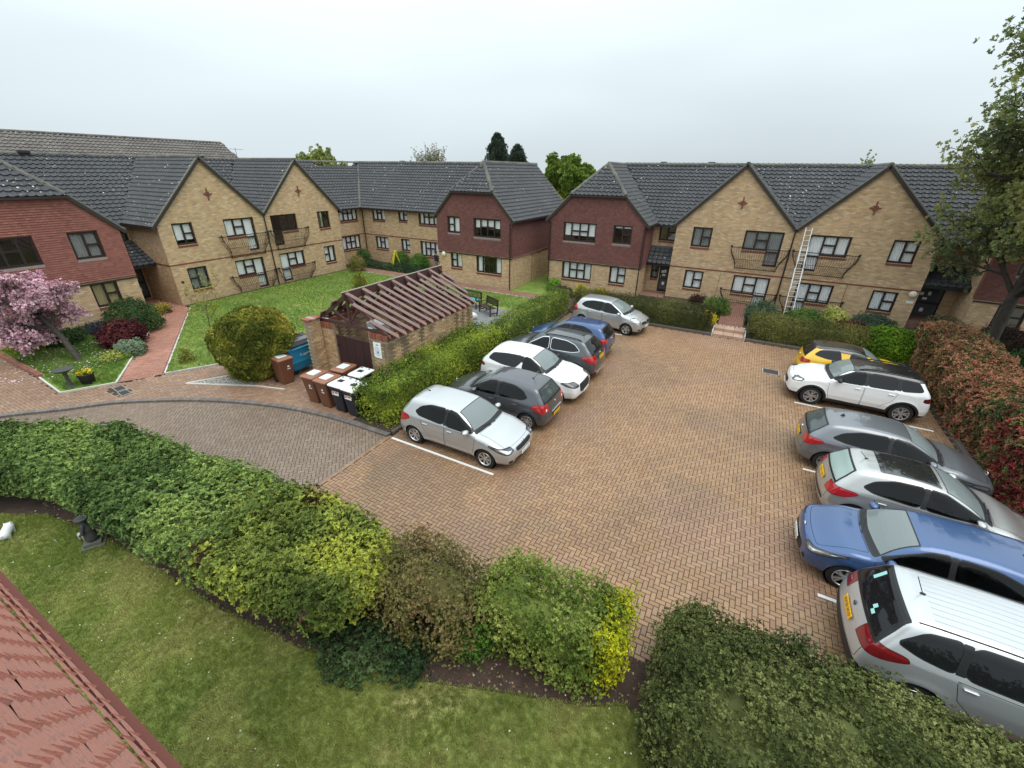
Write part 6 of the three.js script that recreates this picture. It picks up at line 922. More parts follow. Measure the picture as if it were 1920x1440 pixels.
// trees: tapered limbs in one trunk mesh, leaves on the twigs
function limbMesh(segs, sides = 7) { const g = new GB(); for (const [a, b, r0, r1] of segs) { const L = a.distanceTo(b); if (L < 1e-4) continue; const c = new THREE.CylinderGeometry(r1, r0, L * 1.04, r0 > 0.05 ? sides : 4, 1, true), q = new THREE.Quaternion().setFromUnitVectors(upQ, b.clone().sub(a).normalize()); g.geo(c, new THREE.Matrix4().compose(a.clone().add(b).multiplyScalar(0.5), q, V(1, 1, 1))); } return g.build(1.0); }
function growTree(o) { // returns segments and twig points
  const segs = [], tips = [];
  const grow = (p, d, len, r, lev) => { const n = lev === 0 ? 4 : 3; let q = p, dir = d.clone(); for (let i = 0; i < n; i++) { dir.add(V(rr(-1, 1), rr(-0.4, 0.6) + (o.up ?? 0.1), rr(-1, 1)).multiplyScalar(o.wob ?? 0.16)).normalize(); const e = q.clone().addScaledVector(dir, len / n), r0 = r * (1 - 0.32 * i / n), r1 = r * (1 - 0.32 * (i + 1) / n); segs.push([q, e, r0, r1]); if (lev >= o.levels - 1) tips.push([e.clone(), dir.clone()]); q = e;
    if (lev < o.levels && (lev > 0 || i >= (o.bare ?? 2))) { const k = lev === 0 ? o.first ?? 3 : o.fork ?? 2; for (let j = 0; j < k; j++) { const a = rnd() * 6.283, sp = rr(o.spread[0], o.spread[1]), s = new THREE.Vector3().crossVectors(dir, V(Math.cos(a), 0.1, Math.sin(a))).normalize(), nd = dir.clone().multiplyScalar(Math.cos(sp)).addScaledVector(s, Math.sin(sp)).normalize(); grow(e, nd, len * rr(0.55, 0.8) * (o.shrink ?? 1), r1 * rr(0.5, 0.7), lev + 1); } } } };
  grow(V(0, 0, 0), (o.lean ? V(...o.lean) : V(0, 1, 0)).normalize(), o.trunk, o.r, 0); return { segs, tips };
}
function tree(name, label, pos, o, group) {
  const g = thing(name, label, 'tree', pos, 0, group), { segs, tips } = growTree(o); mesh('trunk', limbMesh(segs), MAT.bark, g); const list = [];
  for (const [p, d] of tips) for (let i = 0; i < o.per; i++) { const s = o.scatter, q = [p.x + rr(-s, s), p.y + rr(-s, s) * 0.8, p.z + rr(-s, s)]; if (q[1] < 0.3) continue; list.push({ m: sprigMatrix(q, d, (o.size ?? 1) * rr(0.7, 1.3), 1.1), c: o.tone(q[0] + pos[0], q[1], q[2] + pos[2]) }); }
  instanced('crown', o.leaf || LEAF.big, o.mat || MAT.leaf, list, g); return g;
}
seed(7071);
tree('blossom_tree', 'small leaning tree in full pink blossom on the front lawn', [-23.9, 0.1, -5.96], { levels: 4, trunk: 2.15, r: 0.12, lean: [-0.4, 1, -0.02], first: 3, fork: 2, bare: 2, spread: [0.6, 1.15], up: 0.12, shrink: 0.86, per: 4, scatter: 0.15, leaf: LEAF.blossom, mat: MAT.petal, size: 0.85, tone: tones([[.62, .34, .42], [.72, .46, .53], [.80, .60, .66], [.42, .2, .22]], 2.5, 83, 0.4) });
seed(7082);
tree('broadleaf_tree', 'tall broadleaf tree with open leafy crown at the right edge', [10.45, 0, -26.0], { levels: 4, trunk: 6.2, r: 0.24, lean: [0.03, 1, 0.05], first: 4, fork: 2, bare: 1, spread: [0.45, 0.95], up: 0.12, shrink: 0.84, per: 2, mat: MAT.thinLeaf, scatter: 0.3, leaf: LEAF.big, size: 1.3, tone: tones([[.11, .14, .045], [.19, .23, .065], [.28, .32, .09], [.33, .31, .10]], 0.9, 85, 0.3) });
const bgTree = (label, x, n, h, o) => tree('distant_tree', label, [x, 0, -n], { levels: 4, trunk: h * 0.5, r: h * 0.02, first: 3, fork: 2, bare: 1, spread: [0.35, 0.8], up: 0.2, per: 4, scatter: h * 0.028, size: 3, leaf: LEAF.big, ...o }, 'trees behind the rooftops');
seed(709); bgTree('pale green spring tree rising behind the twin gables roof', -61, 51, 8.0, { tone: tones([[.20, .24, .07], [.30, .34, .10], [.38, .4, .14]], 0.4, 1) });
seed(710); bgTree('nearly bare thin tree tops behind the back wing roof', -48, 59, 8.2, { per: 1, size: 1.4, tone: tones([[.2, .2, .12], [.3, .28, .18]], 0.4, 2) });
seed(711); bgTree('fresh green oak behind the gap between tile-hung blocks', -26, 62, 7.3, { first: 4, per: 6, size: 3.2, tone: tones([[.10, .16, .03], [.17, .25, .045], [.25, .33, .06]], 0.4, 3) });
seed(712); bgTree('pale green tree top behind the right gabled roof', 9.5, 66, 6.6, { per: 2, size: 1.8, tone: tones([[.20, .24, .08], [.30, .33, .11]], 0.4, 4) });
function conifer(label, x, n, h, r, lean) { // stacked drooping boughs
  const g = thing('conifer', label, 'tree', [x, 0, -n], 0, 'trees behind the rooftops'); mesh('trunk', new THREE.CylinderGeometry(0.05, 0.3, h, 7).translate(0, h / 2, 0), MAT.bark, g); const list = [], T = tones([[.06, .085, .062], [.095, .125, .088], [.14, .17, .115]], 0.6, 9);
  for (let i = 0; i < 2200; i++) { const t = Math.pow(rnd(), 0.8), y = h * (0.12 + 0.88 * t), a = rnd() * 6.283, lim = r * Math.pow(1 - t, 0.6) * (0.35 + 0.9 * hash2(Math.floor(a * 2.2 + y * 0.7), Math.floor(y * 2.1), Math.floor(n))) + 0.1, q = Math.sqrt(rnd()) * lim; list.push({ m: sprigMatrix([Math.cos(a) * q + lean * t, y - q * 0.25, Math.sin(a) * q], V(Math.cos(a), 0.5, Math.sin(a)).normalize(), rr(2.5, 5), 0.5), c: T(Math.cos(a) * q, y, Math.sin(a) * q) }); }
  instanced('crown', LEAF.needle, MAT.leaf, list, g);
}
seed(713); conifer('taller dark conifer behind the middle tile-hung roof', -30.2, 52.0, 11.3, 3.6, 0); conifer('shorter dark conifer with split top beside the taller one', -27.6, 51.5, 10.0, 3.3, 0.5);
{ // sapling with yellow-green wisps and a stake
  seed(714); const g = thing('sapling', 'thin young sapling with sparse yellow-green leaves on the lawn', 'tree', [-21.9, 0.09, -10.25]), o = { levels: 2, trunk: 1.9, r: 0.022, first: 2, fork: 1, bare: 1, spread: [0.7, 1.3], up: 0.1, shrink: 0.8 }, { segs, tips } = growTree(o); mesh('trunk', limbMesh(segs), MAT.bark, g); const T = tones([[.2, .22, .03], [.34, .34, .05]], 2, 3);
  instanced('crown', LEAF.small, MAT.leaf, tips.flatMap(([p, d]) => [0, 1, 2, 3, 4].map(() => ({ m: sprigMatrix([p.x + rr(-.12, .12), p.y + rr(-.1, .1), p.z + rr(-.12, .12)], d, rr(0.8, 1.2), 1), c: T(p.x, p.y, p.z) }))), g); mesh('soil_ring', new THREE.CylinderGeometry(0.28, 0.3, 0.03, 14).translate(0, 0.01, 0), MAT.soil, g);
}
// grass tufts over the lawns: one uncountable sheet per lawn
function grass(parent, poly, count, y, pal, size, k, inside) {
  seed(k); const xs = poly.map((p) => p[0]), ns = poly.map((p) => p[1]), x0 = Math.min(...xs), x1 = Math.max(...xs), n0 = Math.min(...ns), n1 = Math.max(...ns), list = [];
  while (list.length < count) { const x = rr(x0, x1), n = rr(n0, n1); if (!inPoly(poly, x, n) || (inside && !inside(x, n))) continue; const t = fbm(x * 0.55 + 3, n * 0.55, 4, k), dry = sstep(0.46, 0.70, fbm(x * 1.1 + 11, n * 1.1, 5, k + 5)), c = mixc(mixc(pal[0], pal[1], clamp((t - 0.3) * 2.4)), pal[2], dry * 0.6 * rnd() + dry * 0.2), b = rr(0.7, 1.3), s = size * rr(0.6, 1.25); list.push({ m: M4(x, y, -n, rr(-0.35, 0.35), rnd() * 6.28, rr(-0.35, 0.35), s, s * rr(0.7, 1.2), s), c: c.map((q) => q * b) }); }
  instanced('grass', LEAF.blade, MAT.leaf, list, parent);
}
grass(nearLawn, [[-15.2, 0.2], ...soilEdge.slice(3, 15), [1.5, 1.2], [-2, 0.2], [-8, -0.6]], 62000, 0.045, [[.19, .25, .05], [.30, .335, .085], [.52, .47, .20]], 0.62, 801, (x, n) => n < 4.3);
grass(lawnMain, lawnMainPoly, 42000, 0.085, [[.13, .20, .035], [.20, .27, .05], [.28, .30, .085]], 0.75, 803, (x, n) => !(x > -15.3 && n > 17.6 && n < 22));
grass(lawnLeft, [[-28.1, 4.75], [-23.2, 4.55], [-20.95, 4.45], [-20.25, 5.7], [-27.4, 10.4], [-28.1, 10.5]], 14000, 0.095, [[.075, .16, .025], [.12, .22, .035], [.24, .27, .07]], 0.7, 805);

{ // leaf litter and clods on the near bed, daisies on the near lawn
  seed(811); const flake = new GB().tri([-0.5, 0, -0.3], [0.5, 0.12, -0.2], [0.1, 0, 0.6]).tri([-0.5, 0, -0.3], [0.1, 0, 0.6], [-0.45, 0.15, 0.35]).build(), litter = [], bedPoly = [...soilEdge, [9, 5.0], [-8.7, 5.0], [-13, 3.5], [-16.9, 1.4]], near = scene.getObjectByName('near_bed');
  while (litter.length < 9000) { const x = rr(-14, 3), n = rr(0.8, 5), t = rnd(); if (!inPoly(bedPoly, x, n)) continue; const s = t < 0.7 ? rr(0.02, 0.05) : rr(0.025, 0.055); litter.push({ m: M4(x, 0.032, -n, rr(-0.4, 0.4), rnd() * 6.28, rr(-0.4, 0.4), s), c: t < 0.72 ? [.075, .05, .038].map((c) => c * rr(0.6, 1.6)) : t < 0.95 ? pick([[.22, .15, .08], [.16, .085, .05], [.28, .22, .12]]) : [.5, .46, .36] }); }
  instanced('leaf_litter', flake, MAT.petal, litter, near);
  const daisy = new THREE.CircleGeometry(0.018, 6).rotateX(-Math.PI / 2), d = []; while (d.length < 160) { const x = rr(-14, 1), n = rr(-0.5, 4), q = fbm(x * 0.8, n * 0.8, 3, 5); if (!inPoly(nearLawnPoly, x, n) || q < 0.45) continue; d.push({ m: M4(x, 0.10 + rr(0, 0.02), -n, rr(-.3, .3), 0, rr(-.3, .3), rr(0.4, 0.8)), c: [.6, .6, .5] }); } instanced('daisies', daisy, MAT.petal, d, nearLawn);
  const d2 = []; while (d2.length < 150) { const x = rr(-28, -15), n = rr(6, 24); if (!inPoly(lawnMainPoly, x, n)) continue; d2.push({ m: M4(x, 0.15, -n, 0, 0, 0, rr(0.8, 1.6)), c: [.75, .75, .68] }); } instanced('daisies', daisy, MAT.petal, d2, lawnMain);
  // fallen petals under the blossom tree
  const pt = []; while (pt.length < 500) { const a = rnd() * 6.28, r = Math.sqrt(rnd()) * 2.4, x = -24.6 + Math.cos(a) * r, n = 5.8 + Math.sin(a) * r; pt.push({ m: M4(x, n < 4.5 ? FOOT + 0.01 : 0.155, -n, rr(-.3, .3), 0, rr(-.3, .3), rr(0.8, 1.8)), c: [.75, .55, .6] }); } instanced('petals', daisy, MAT.petal, pt, lawnLeft);
}
// ---------- bin store with open timber roof ----------
const brickGeo = new RoundedBoxGeometry(0.213, 0.064, 0.1, 1, 0.006);
function brickWork(parent, name, a, b, y0, y1, tone, thick = 0.22) { // stretcher bond along the plan line a -> b (local x, z), both faces
  const dx = b[0] - a[0], dz = b[1] - a[1], L = Math.hypot(dx, dz), ang = Math.atan2(-dz, dx), list = [], nx = dz / L, nz = -dx / L;
  const w = mesh(name, new THREE.BoxGeometry(L - 0.02, y1 - y0 - 0.01, thick - 0.03).applyMatrix4(M4((a[0] + b[0]) / 2, (y0 + y1) / 2, (a[1] + b[1]) / 2, 0, ang, 0)), MAT.mortar, parent);
  let r = 0; for (let y = y0 + 0.037; y < y1 - 0.02; y += 0.075, r++) for (let s = (r & 1 ? 0.0 : -0.1125); s < L; s += 0.225) { const c0 = Math.max(0, s), c1 = Math.min(L, s + 0.215); if (c1 - c0 < 0.04) continue; const m = (c0 + c1) / 2; for (const f of [-1, 1]) { const px = a[0] + dx / L * m + nx * f * (thick / 2 - 0.05), pz = a[1] + dz / L * m + nz * f * (thick / 2 - 0.05); list.push({ m: M4(px + nx * f * rr(0, 0.004), y, pz + nz * f * rr(0, 0.004), 0, ang, 0, (c1 - c0) / 0.215, 1, 1), c: tone(px, y, pz) }); } }
  instanced('bricks', brickGeo, MAT.brickUnit, list, w); return w;
}
MAT.redCope = std([.26, .085, .055], 0.9); MAT.mortar = std([.30, .25, .18], 0.95); MAT.brickUnit = std([1, 1, 1], 0.9);
MAT.rafter = std([1, 1, 1], 0.5, { map: tex(256, 256, (u, v) => { const g = fbm(u * 3, v * 40, 4, 5, 3), p = fbm(u * 5, v * 5, 4, 9, 5); return mixc([.12, .062, .05], [.235, .145, .125], g * 0.6 + p * 0.5); }, 1) });
MAT.beam = std([.075, .032, .028], 0.65);
{
  seed(901); const b = thing('bin_store', 'brick bin store with open slatted timber roof and dark plank doors', 'outbuilding', [-12.3, 0.06, -10.45]);
  const stain = (x, y, z) => { const st = sstep(0.50, 0.62, fbm(z * 2.3 + x * 2.3, y * 0.35, 3, 19)) * (0.35 + 0.65 * sstep(0.3, 1.9, y)), t = pick(yellowTones), v = rr(0.7, 1.1); return mixc(t.map((c) => c * v * 0.92), [.075, .065, .05], st * 0.75); };
  const redT = () => pick([[.30, .095, .05], [.26, .08, .045], [.34, .12, .07], [.22, .07, .045]]).map((c) => c * rr(0.8, 1.15));
  brickWork(b, 'wall', [1.69, 0.11], [1.69, -5.36], 0, 2.0, stain); brickWork(b, 'wall', [-1.69, 0.11], [-1.69, -5.36], 0, 2.0, stain); brickWork(b, 'wall', [-1.58, -5.25], [1.58, -5.25], 0, 2.0, stain); brickWork(b, 'wall', [0.92, 0], [1.58, 0], 0, 2.0, stain); brickWork(b, 'wall', [-1.58, 0], [-0.92, 0], 0, 2.0, stain); brickWork(b, 'pier', [-1.69, 0.13], [-1.69, 0.62], 0, 2.35, stain, 0.33);
  const soldier = []; const course = (a, c, y) => { const dx = c[0] - a[0], dz = c[1] - a[1], L = Math.hypot(dx, dz), n = Math.round(L / 0.075), ang = Math.atan2(-dz, dx); for (let i = 0; i < n; i++) soldier.push({ m: M4(a[0] + dx * (i + 0.5) / n, y + rr(-.004, .004), a[1] + dz * (i + 0.5) / n, 0, ang, Math.PI / 2, 1, 1, 2.2), c: redT() }); };
  for (const [a, c] of [[[1.69, 0.11], [1.69, -5.36]], [[-1.69, 0.11], [-1.69, -5.36]], [[-1.58, -5.25], [1.58, -5.25]], [[0.92, 0], [1.58, 0]], [[-1.58, 0], [-0.92, 0]]]) course(a, c, 2.112);
  instanced('soldier_course', brickGeo, MAT.brickUnit, soldier, b);
  for (let i = 0; i < 3; i++) mesh('coping', new RoundedBoxGeometry(0.42, 0.07, 0.19, 1, 0.01).translate(-1.69, 2.39, 0.2 + i * 0.2), i & 1 ? std([.33, .25, .2], 0.9) : MAT.redCope, b);
  // roof timbers
  const Y = 3.44, rise = 1.36, run = 1.96, tail = (s, x) => [s * x, Y - rise * x / run], raf = new Map();
  // diagonal boards across both slopes, every second one starting a little below the ridge
  for (const s of [1, -1]) for (let k = -3; k < 15; k++) {
    const N0 = k * 0.392, sh = 1.08, t0 = Math.max(k & 1 ? 0.16 : 0.012, -0.14 - N0 > 0 ? (-0.14 - N0) / sh : 0), t1 = Math.min(1 + rr(-0.01, 0.01), (5.5 - N0) / sh); if (t1 - t0 < 0.08) continue;
    const at = (t, u) => { const q = tail(s, run * t); return [q[0], q[1] + 0.085, -(N0 + sh * t) + 0.05]; }, a = at(t0), c = at(t1), up = [s * rise, run, 0], L = Math.hypot(rise, run), n = up.map((v) => v / L), d = V(c[0] - a[0], c[1] - a[1], c[2] - a[2]).normalize(), sd = new THREE.Vector3().crossVectors(d, V(...n)).multiplyScalar(0.08), P = (q, i, h) => [q[0] + sd.x * i + n[0] * h, q[1] + sd.y * i + n[1] * h, q[2] + sd.z * i + n[2] * h], e = [c[0] + d.x * 0.1, c[1] + d.y * 0.1, c[2] + d.z * 0.1], g = new GB(), h0 = -0.02, h1 = 0.02;
    g.quad(P(a, -1, h1), P(a, 1, h1), P(c, 1, h1), P(c, -1, h1)).quad(P(a, 1, h0), P(a, -1, h0), P(c, -1, h0), P(c, 1, h0)).quad(P(a, 1, h0), P(c, 1, h0), P(c, 1, h1), P(a, 1, h1)).quad(P(c, -1, h0), P(a, -1, h0), P(a, -1, h1), P(c, -1, h1)).quad(P(a, -1, h0), P(a, 1, h0), P(a, 1, h1), P(a, -1, h1)).tri(P(c, -1, h1), P(c, 1, h1), P(e, 1, h1)).tri(P(c, 1, h0), P(c, -1, h0), P(e, 1, h0)).quad(P(c, -1, h0), P(e, 1, h0), P(e, 1, h1), P(c, -1, h1)).quad(P(e, 1, h0), P(c, 1, h0), P(c, 1, h1), P(e, 1, h1));
    mesh('roof_board', g.build(), MAT.rafter, b);
  }
  for (const s of [1, -1]) for (let i = 0; i < 8; i++) { const z = 0.04 - i * 0.77, a = tail(s, 0.03), c = tail(s, run * 0.97); mesh('rafter', new GB().bar([a[0], a[1] - 0.02, z], [c[0], c[1] - 0.02, z], 0.05, 0.14).build(), MAT.beam, b); }
  mesh('ridge_board', boxG(-0.02, 0.02, Y - 0.2, Y + 0.1, -5.6, 0.2), MAT.beam, b); mesh('ridge_capping', boxG(-0.03, 0.03, Y + 0.1, Y + 0.125, -5.62, 0.22), std([.32, .27, .22], 0.7), b);
  for (const s of [-1, 1]) mesh('wall_plate', boxG(s * 1.69 - 0.05, s * 1.69 + 0.05, 2.225, 2.3, -5.36, 0.1), MAT.beam, b);
  for (const z of [0.02, -1.8, -3.5, -5.2]) { const tr = mesh('truss', new GB().bar([-1.62, 2.30, z], [1.62, 2.30, z], 0.06, 0.13).bar([0, 2.30, z], [0, Y - 0.1, z], 0.07, 0.09).bar([0, 2.36, z], [0.8, 2.75, z], 0.05, 0.08).bar([0, 2.36, z], [-0.8, 2.75, z], 0.05, 0.08).bar([0, 2.36, z], [0.4, 2.9, z], 0.05, 0.07).build(), MAT.beam, b); if (z > 0) mesh('paint_flecks', new GB().box(-1.45, -1.15, 2.37, 2.385, z + 0.0, z + 0.05).box(0.9, 1.1, 2.37, 2.385, z, z + 0.05).box(-1.5, -1.2, 2.5, 2.53, z - 0.4, z - 0.36).build(), MAT.whitePaint, tr); }
  for (let i = 0; i < 12; i++) mesh('door_plank', boxG(-0.9 + i * 0.15 + 0.004, -0.75 + i * 0.15 - 0.004, 0.04, 1.78 + 0.0, -0.02 + (i % 3) * 0.003, 0.03 + (i % 3) * 0.003), std([.034 + rr(0, .012), .014, .014], 0.6), b);
  for (const s of [-1, 1]) mesh('door_post', boxG(s * 0.935 - 0.03, s * 0.935 + 0.03, 0, 2.2, -0.02, 0.07), std([.30, .22, .14], 0.8), b);
  for (const y of [0.4, 1.35]) mesh('hinge', boxG(-0.95, -0.72, y, y + 0.06, 0.036, 0.05), MAT.black, b);
  mesh('cabinet', new RoundedBoxGeometry(0.75, 1.5, 0.5, 1, 0.02).translate(0.1, 1.35, -1.2), std([.5, .52, .54], 0.5), b); mesh('floor', boxG(-1.58, 1.58, 0, 0.03, -5.1, -0.12), std([.2, .18, .16], 0.9), b);
  const c = document.createElement('canvas'); c.width = 96; c.height = 160; const g = c.getContext('2d'); g.fillStyle = '#eef0ee'; g.fillRect(0, 0, 96, 160); g.fillStyle = '#555a60'; g.fillRect(34, 22, 30, 10); g.fillStyle = '#8a9096'; for (let i = 0; i < 9; i++) g.fillRect(14, 50 + i * 10, 50 + (i * 37) % 20, 3); g.fillStyle = '#5f86a8'; g.fillRect(40, 92, 22, 22); const t = new THREE.CanvasTexture(c); t.colorSpace = THREE.SRGBColorSpace;
  mesh('notice_board', new THREE.BoxGeometry(0.36, 0.6, 0.015).translate(1.3, 1.62, 0.125), std([1, 1, 1], 0.4, { map: t }), b);
}
// ---------- bins ----------
function loftBox(levels) { // [y, half x, half z, corner radius] rings joined into a shell with a closed bottom
  const g = new GB(), ring = ([y, hx, hz, r, cz = 0]) => { const o = []; for (let q = 0; q < 4; q++) for (let i = 0; i <= 3; i++) { const a = (q + i / 3) * Math.PI / 2, sx = q === 0 || q === 3 ? 1 : -1, sz = q < 2 ? 1 : -1; o.push([sx * (hx - r) + Math.cos(a) * r, y, sz * (hz - r) + Math.sin(a) * r + cz]); } return o; };
  let pr = null; for (const L of levels) { const R = ring(L); if (pr) for (let i = 0; i < R.length; i++) { const j = (i + 1) % R.length; g.quad(pr[j], pr[i], R[i], R[j]); } else for (let i = 1; i + 1 < R.length; i++) g.tri(R[0], R[i], R[i + 1]); pr = R; } for (let i = 1; i + 1 < pr.length; i++) g.tri(pr[0], pr[i + 1], pr[i]); return g.build(0.55);
}
const binBody = loftBox([[0.03, 0.21, 0.24, 0.04], [0.10, 0.22, 0.25, 0.05], [0.90, 0.275, 0.335, 0.05], [0.93, 0.29, 0.35, 0.05], [1.0, 0.29, 0.36, 0.05]]), binLid = loftBox([[1.0, 0.295, 0.38, 0.05], [1.035, 0.295, 0.38, 0.05], [1.075, 0.25, 0.31, 0.05], [1.08, 0.24, 0.30, 0.05]]), binPanel = loftBox([[1.08, 0.17, 0.19, 0.03], [1.09, 0.165, 0.185, 0.03]]);
const BR = std([.175, .068, .036], 0.5), BRL = std([.27, .115, .065], 0.45), NAVY = std([.016, .018, .032], 0.5), WHL = std([.78, .79, .80], 0.4);
function wheelieBin(label, x, n, turn, white) {
  const g = thing('wheelie_bin', label, 'bin', [x, FOOT, -n], turn, 'wheelie bins by the bin store'); mesh('body', binBody, white ? NAVY : BR, g); const lid = mesh('lid', binLid, white ? WHL : BRL, g); mesh('lid_panel', white ? boxG(-0.12, 0.1, 1.08, 1.086, -0.08, 0.1) : binPanel, white ? MAT.black : std([.62, .70, .70], 0.5), lid); if (white) mesh('lid_mark', new GB().box(-0.2, -0.14, 1.08, 1.086, -0.26, -0.2).box(0.12, 0.2, 1.08, 1.086, -0.28, -0.22).build(), MAT.black, lid);
  mesh('handle', new THREE.CylinderGeometry(0.018, 0.018, 0.48, 8).rotateZ(Math.PI / 2).translate(0, 1.0, -0.42), white ? NAVY : BR, g); for (const s of [-1, 1]) mesh('wheel', new THREE.CylinderGeometry(0.1, 0.1, 0.05, 14).rotateZ(Math.PI / 2).translate(s * 0.245, 0.1, -0.26), MAT.black, g);
  if (white) { const st = mesh('sticker', new THREE.BoxGeometry(0.3, 0.17, 0.006).applyMatrix4(M4(0, 0.77, 0.329, -0.105)), MAT.white, g); mesh('sticker_print', new GB().geo(new THREE.BoxGeometry(0.07, 0.09, 0.004), M4(-0.09, 0.77, 0.334, -0.105)).geo(new THREE.BoxGeometry(0.14, 0.05, 0.004), M4(0.05, 0.785, 0.336, -0.105)).geo(new THREE.BoxGeometry(0.2, 0.02, 0.004), M4(0.02, 0.715, 0.329, -0.105)).build(), std([.45, .09, .08], 0.6), st); }
  else mesh('sticker', new GB().geo(new THREE.BoxGeometry(0.08, 0.07, 0.004), M4(0.06, 0.72, 0.322, -0.105)).geo(new THREE.BoxGeometry(0.13, 0.035, 0.004), M4(0.07, 0.62, 0.311, -0.105)).build(), std([.62, .60, .56], 0.6), g);
}
wheelieBin('brown wheelie bin standing alone between conifer and blue bin', -14.72, 8.98, 1.45, false); wheelieBin('brown wheelie bin at the open end of the kerbside row', -12.42, 8.62, 0.06, false); wheelieBin('brown wheelie bin in kerbside row next to a white-lidded bin', -11.76, 8.6, 0.03, false); wheelieBin('brown wheelie bin in the back row by the store doors', -11.95, 9.5, 0.1, false);
wheelieBin('white-lidded dark bin with red and white sticker in kerbside row beside brown bin', -11.08, 8.63, 0.02, true); wheelieBin('white-lidded dark bin half under the square-cut hedge', -10.47, 8.62, 0.0, true); wheelieBin('white-lidded dark bin in the back row by the store doors', -11.1, 9.52, 0.05, true);
{
  const g = thing('waste_container', 'large blue four-wheeled waste container with black ribbed lid', 'bin', [-15.22, FOOT, -10.02], Math.PI / 2), BL = std([.02, .25, .46], 0.45);
  mesh('body', loftBox([[0.2, 0.55, 0.38, 0.06], [0.3, 0.57, 0.42, 0.06], [0.5, 0.60, 0.45, 0.05], [0.53, 0.63, 0.475, 0.05], [0.6, 0.63, 0.475, 0.05], [0.63, 0.62, 0.465, 0.05], [1.1, 0.67, 0.52, 0.05], [1.12, 0.70, 0.55, 0.05], [1.2, 0.70, 0.55, 0.05]]), BL, g);
  const lid = mesh('lid', loftBox([[1.2, 0.69, 0.54, 0.08], [1.25, 0.69, 0.54, 0.08], [1.33, 0.62, 0.44, 0.08], [1.35, 0.60, 0.42, 0.08]]), MAT.black, g); for (let i = 0; i < 4; i++) mesh('lid_rib', boxG(-0.5 + i * 0.3, -0.44 + i * 0.3, 1.33, 1.37, -0.42, 0.42), std([.06, .062, .07], 0.5), lid); mesh('lid_hatch', new RoundedBoxGeometry(1.0, 0.05, 0.34, 1, 0.02).translate(0, 1.35, 0.22), std([.15, .15, .17], 0.45), lid);
  mesh('handle_bar', new THREE.CylinderGeometry(0.02, 0.02, 1.2, 8).rotateZ(Math.PI / 2).translate(0, 1.16, 0.6), std([.05, .3, .45], 0.4), g); for (const sx of [-1, 1]) for (const sz of [-1, 1]) mesh('castor', new THREE.CylinderGeometry(0.1, 0.1, 0.05, 14).rotateX(Math.PI / 2).translate(sx * 0.42, 0.1, sz * 0.3), MAT.black, g);
  mesh('logo', new GB().geo(new THREE.TorusGeometry(0.04, 0.008, 6, 16), M4(-0.18, 0.82, 0.50, -0.1)).geo(new THREE.BoxGeometry(0.3, 0.035, 0.004), M4(0.06, 0.82, 0.497, -0.11)).geo(new THREE.BoxGeometry(0.2, 0.016, 0.004), M4(0.0, 0.77, 0.491, -0.11)).build(), std([.6, .68, .72], 0.5), g); mesh('label_plate', new THREE.BoxGeometry(0.28, 0.11, 0.006).applyMatrix4(M4(0.42, 0.92, 0.507, -0.11)), std([.42, .43, .45], 0.5), g);
}
// ---------- garden benches, bag, ornaments ----------
function bench(label, x, n, turn, cushion) {
  const g = thing('garden_bench', label, 'bench', [x, 0.105, -n], turn, 'benches on the patio'), L = 1.22, m = MAT.darkWood;
  for (let i = 0; i < 5; i++) mesh('seat_slat', boxG(-L / 2, L / 2, 0.415, 0.435, -0.19 + i * 0.092, -0.112 + i * 0.092), m, g); for (const s of [-1, 1]) { mesh('leg', boxG(s * L / 2 - 0.03, s * L / 2 + 0.03, 0, 0.62, 0.2, 0.26), m, g); mesh('leg', new GB().bar([s * L / 2, 0, -0.22], [s * L / 2, 0.9, -0.3], 0.06, 0.06).build(), m, g); mesh('arm_rest', boxG(s * L / 2 - 0.035, s * L / 2 + 0.035, 0.62, 0.65, -0.26, 0.28), m, g); mesh('stretcher', boxG(s * L / 2 - 0.02, s * L / 2 + 0.02, 0.14, 0.19, -0.2, 0.2), m, g); }
  mesh('top_rail', boxG(-L / 2, L / 2, 0.84, 0.91, -0.315, -0.275), m, g); mesh('lower_rail', boxG(-L / 2, L / 2, 0.50, 0.55, -0.285, -0.25), m, g); for (let i = 0; i < 11; i++) { const q = -0.52 + i * 0.104; mesh('back_slat', new GB().bar([q, 0.54, -0.266], [q, 0.85, -0.294], 0.045, 0.018).build(), m, g); } mesh('apron', boxG(-L / 2, L / 2, 0.36, 0.41, 0.2, 0.23), m, g);
  if (cushion) mesh('cushion', new RoundedBoxGeometry(L - 0.14, 0.07, 0.44, 2, 0.03).translate(0, 0.47, 0.0), std([.02, .34, .38], 0.9), g);
}
bench('bare dark wooden bench on the patio beside the clipped hedge', -12.5, 20.45, -0.5, false); bench('dark wooden bench with turquoise seat cushion behind the bin store', -14.15, 21.15, -0.15, true);
seed(921);
tag(mesh('plastic_bag', netGeo((x, y, z) => ballSD(0.24, 0.2, 0.2, 0.17)(x, y, z) + 0.10 * (n3(x, y, z, 6, 3) - 0.5), [-0.4, -0.1, -0.4], [0.4, 0.5, 0.4], 0.035).translate(-12.72, 0.1, -19.2), std([.7, .72, .74], 0.45)), 'crumpled white plastic bag on the patio below the cushioned bench', 'bag');
tag(mesh('litter_paper', new GB().geo(new THREE.PlaneGeometry(0.3, 0.2, 3, 2).rotateX(-1.45), M4(-25.2, 0.14, -22.4, 0.1, 0.5, 0.15)).build(), std([.75, .77, .78], 0.8)), 'scrap of white paper lying on the far courtyard lawn', 'litter');
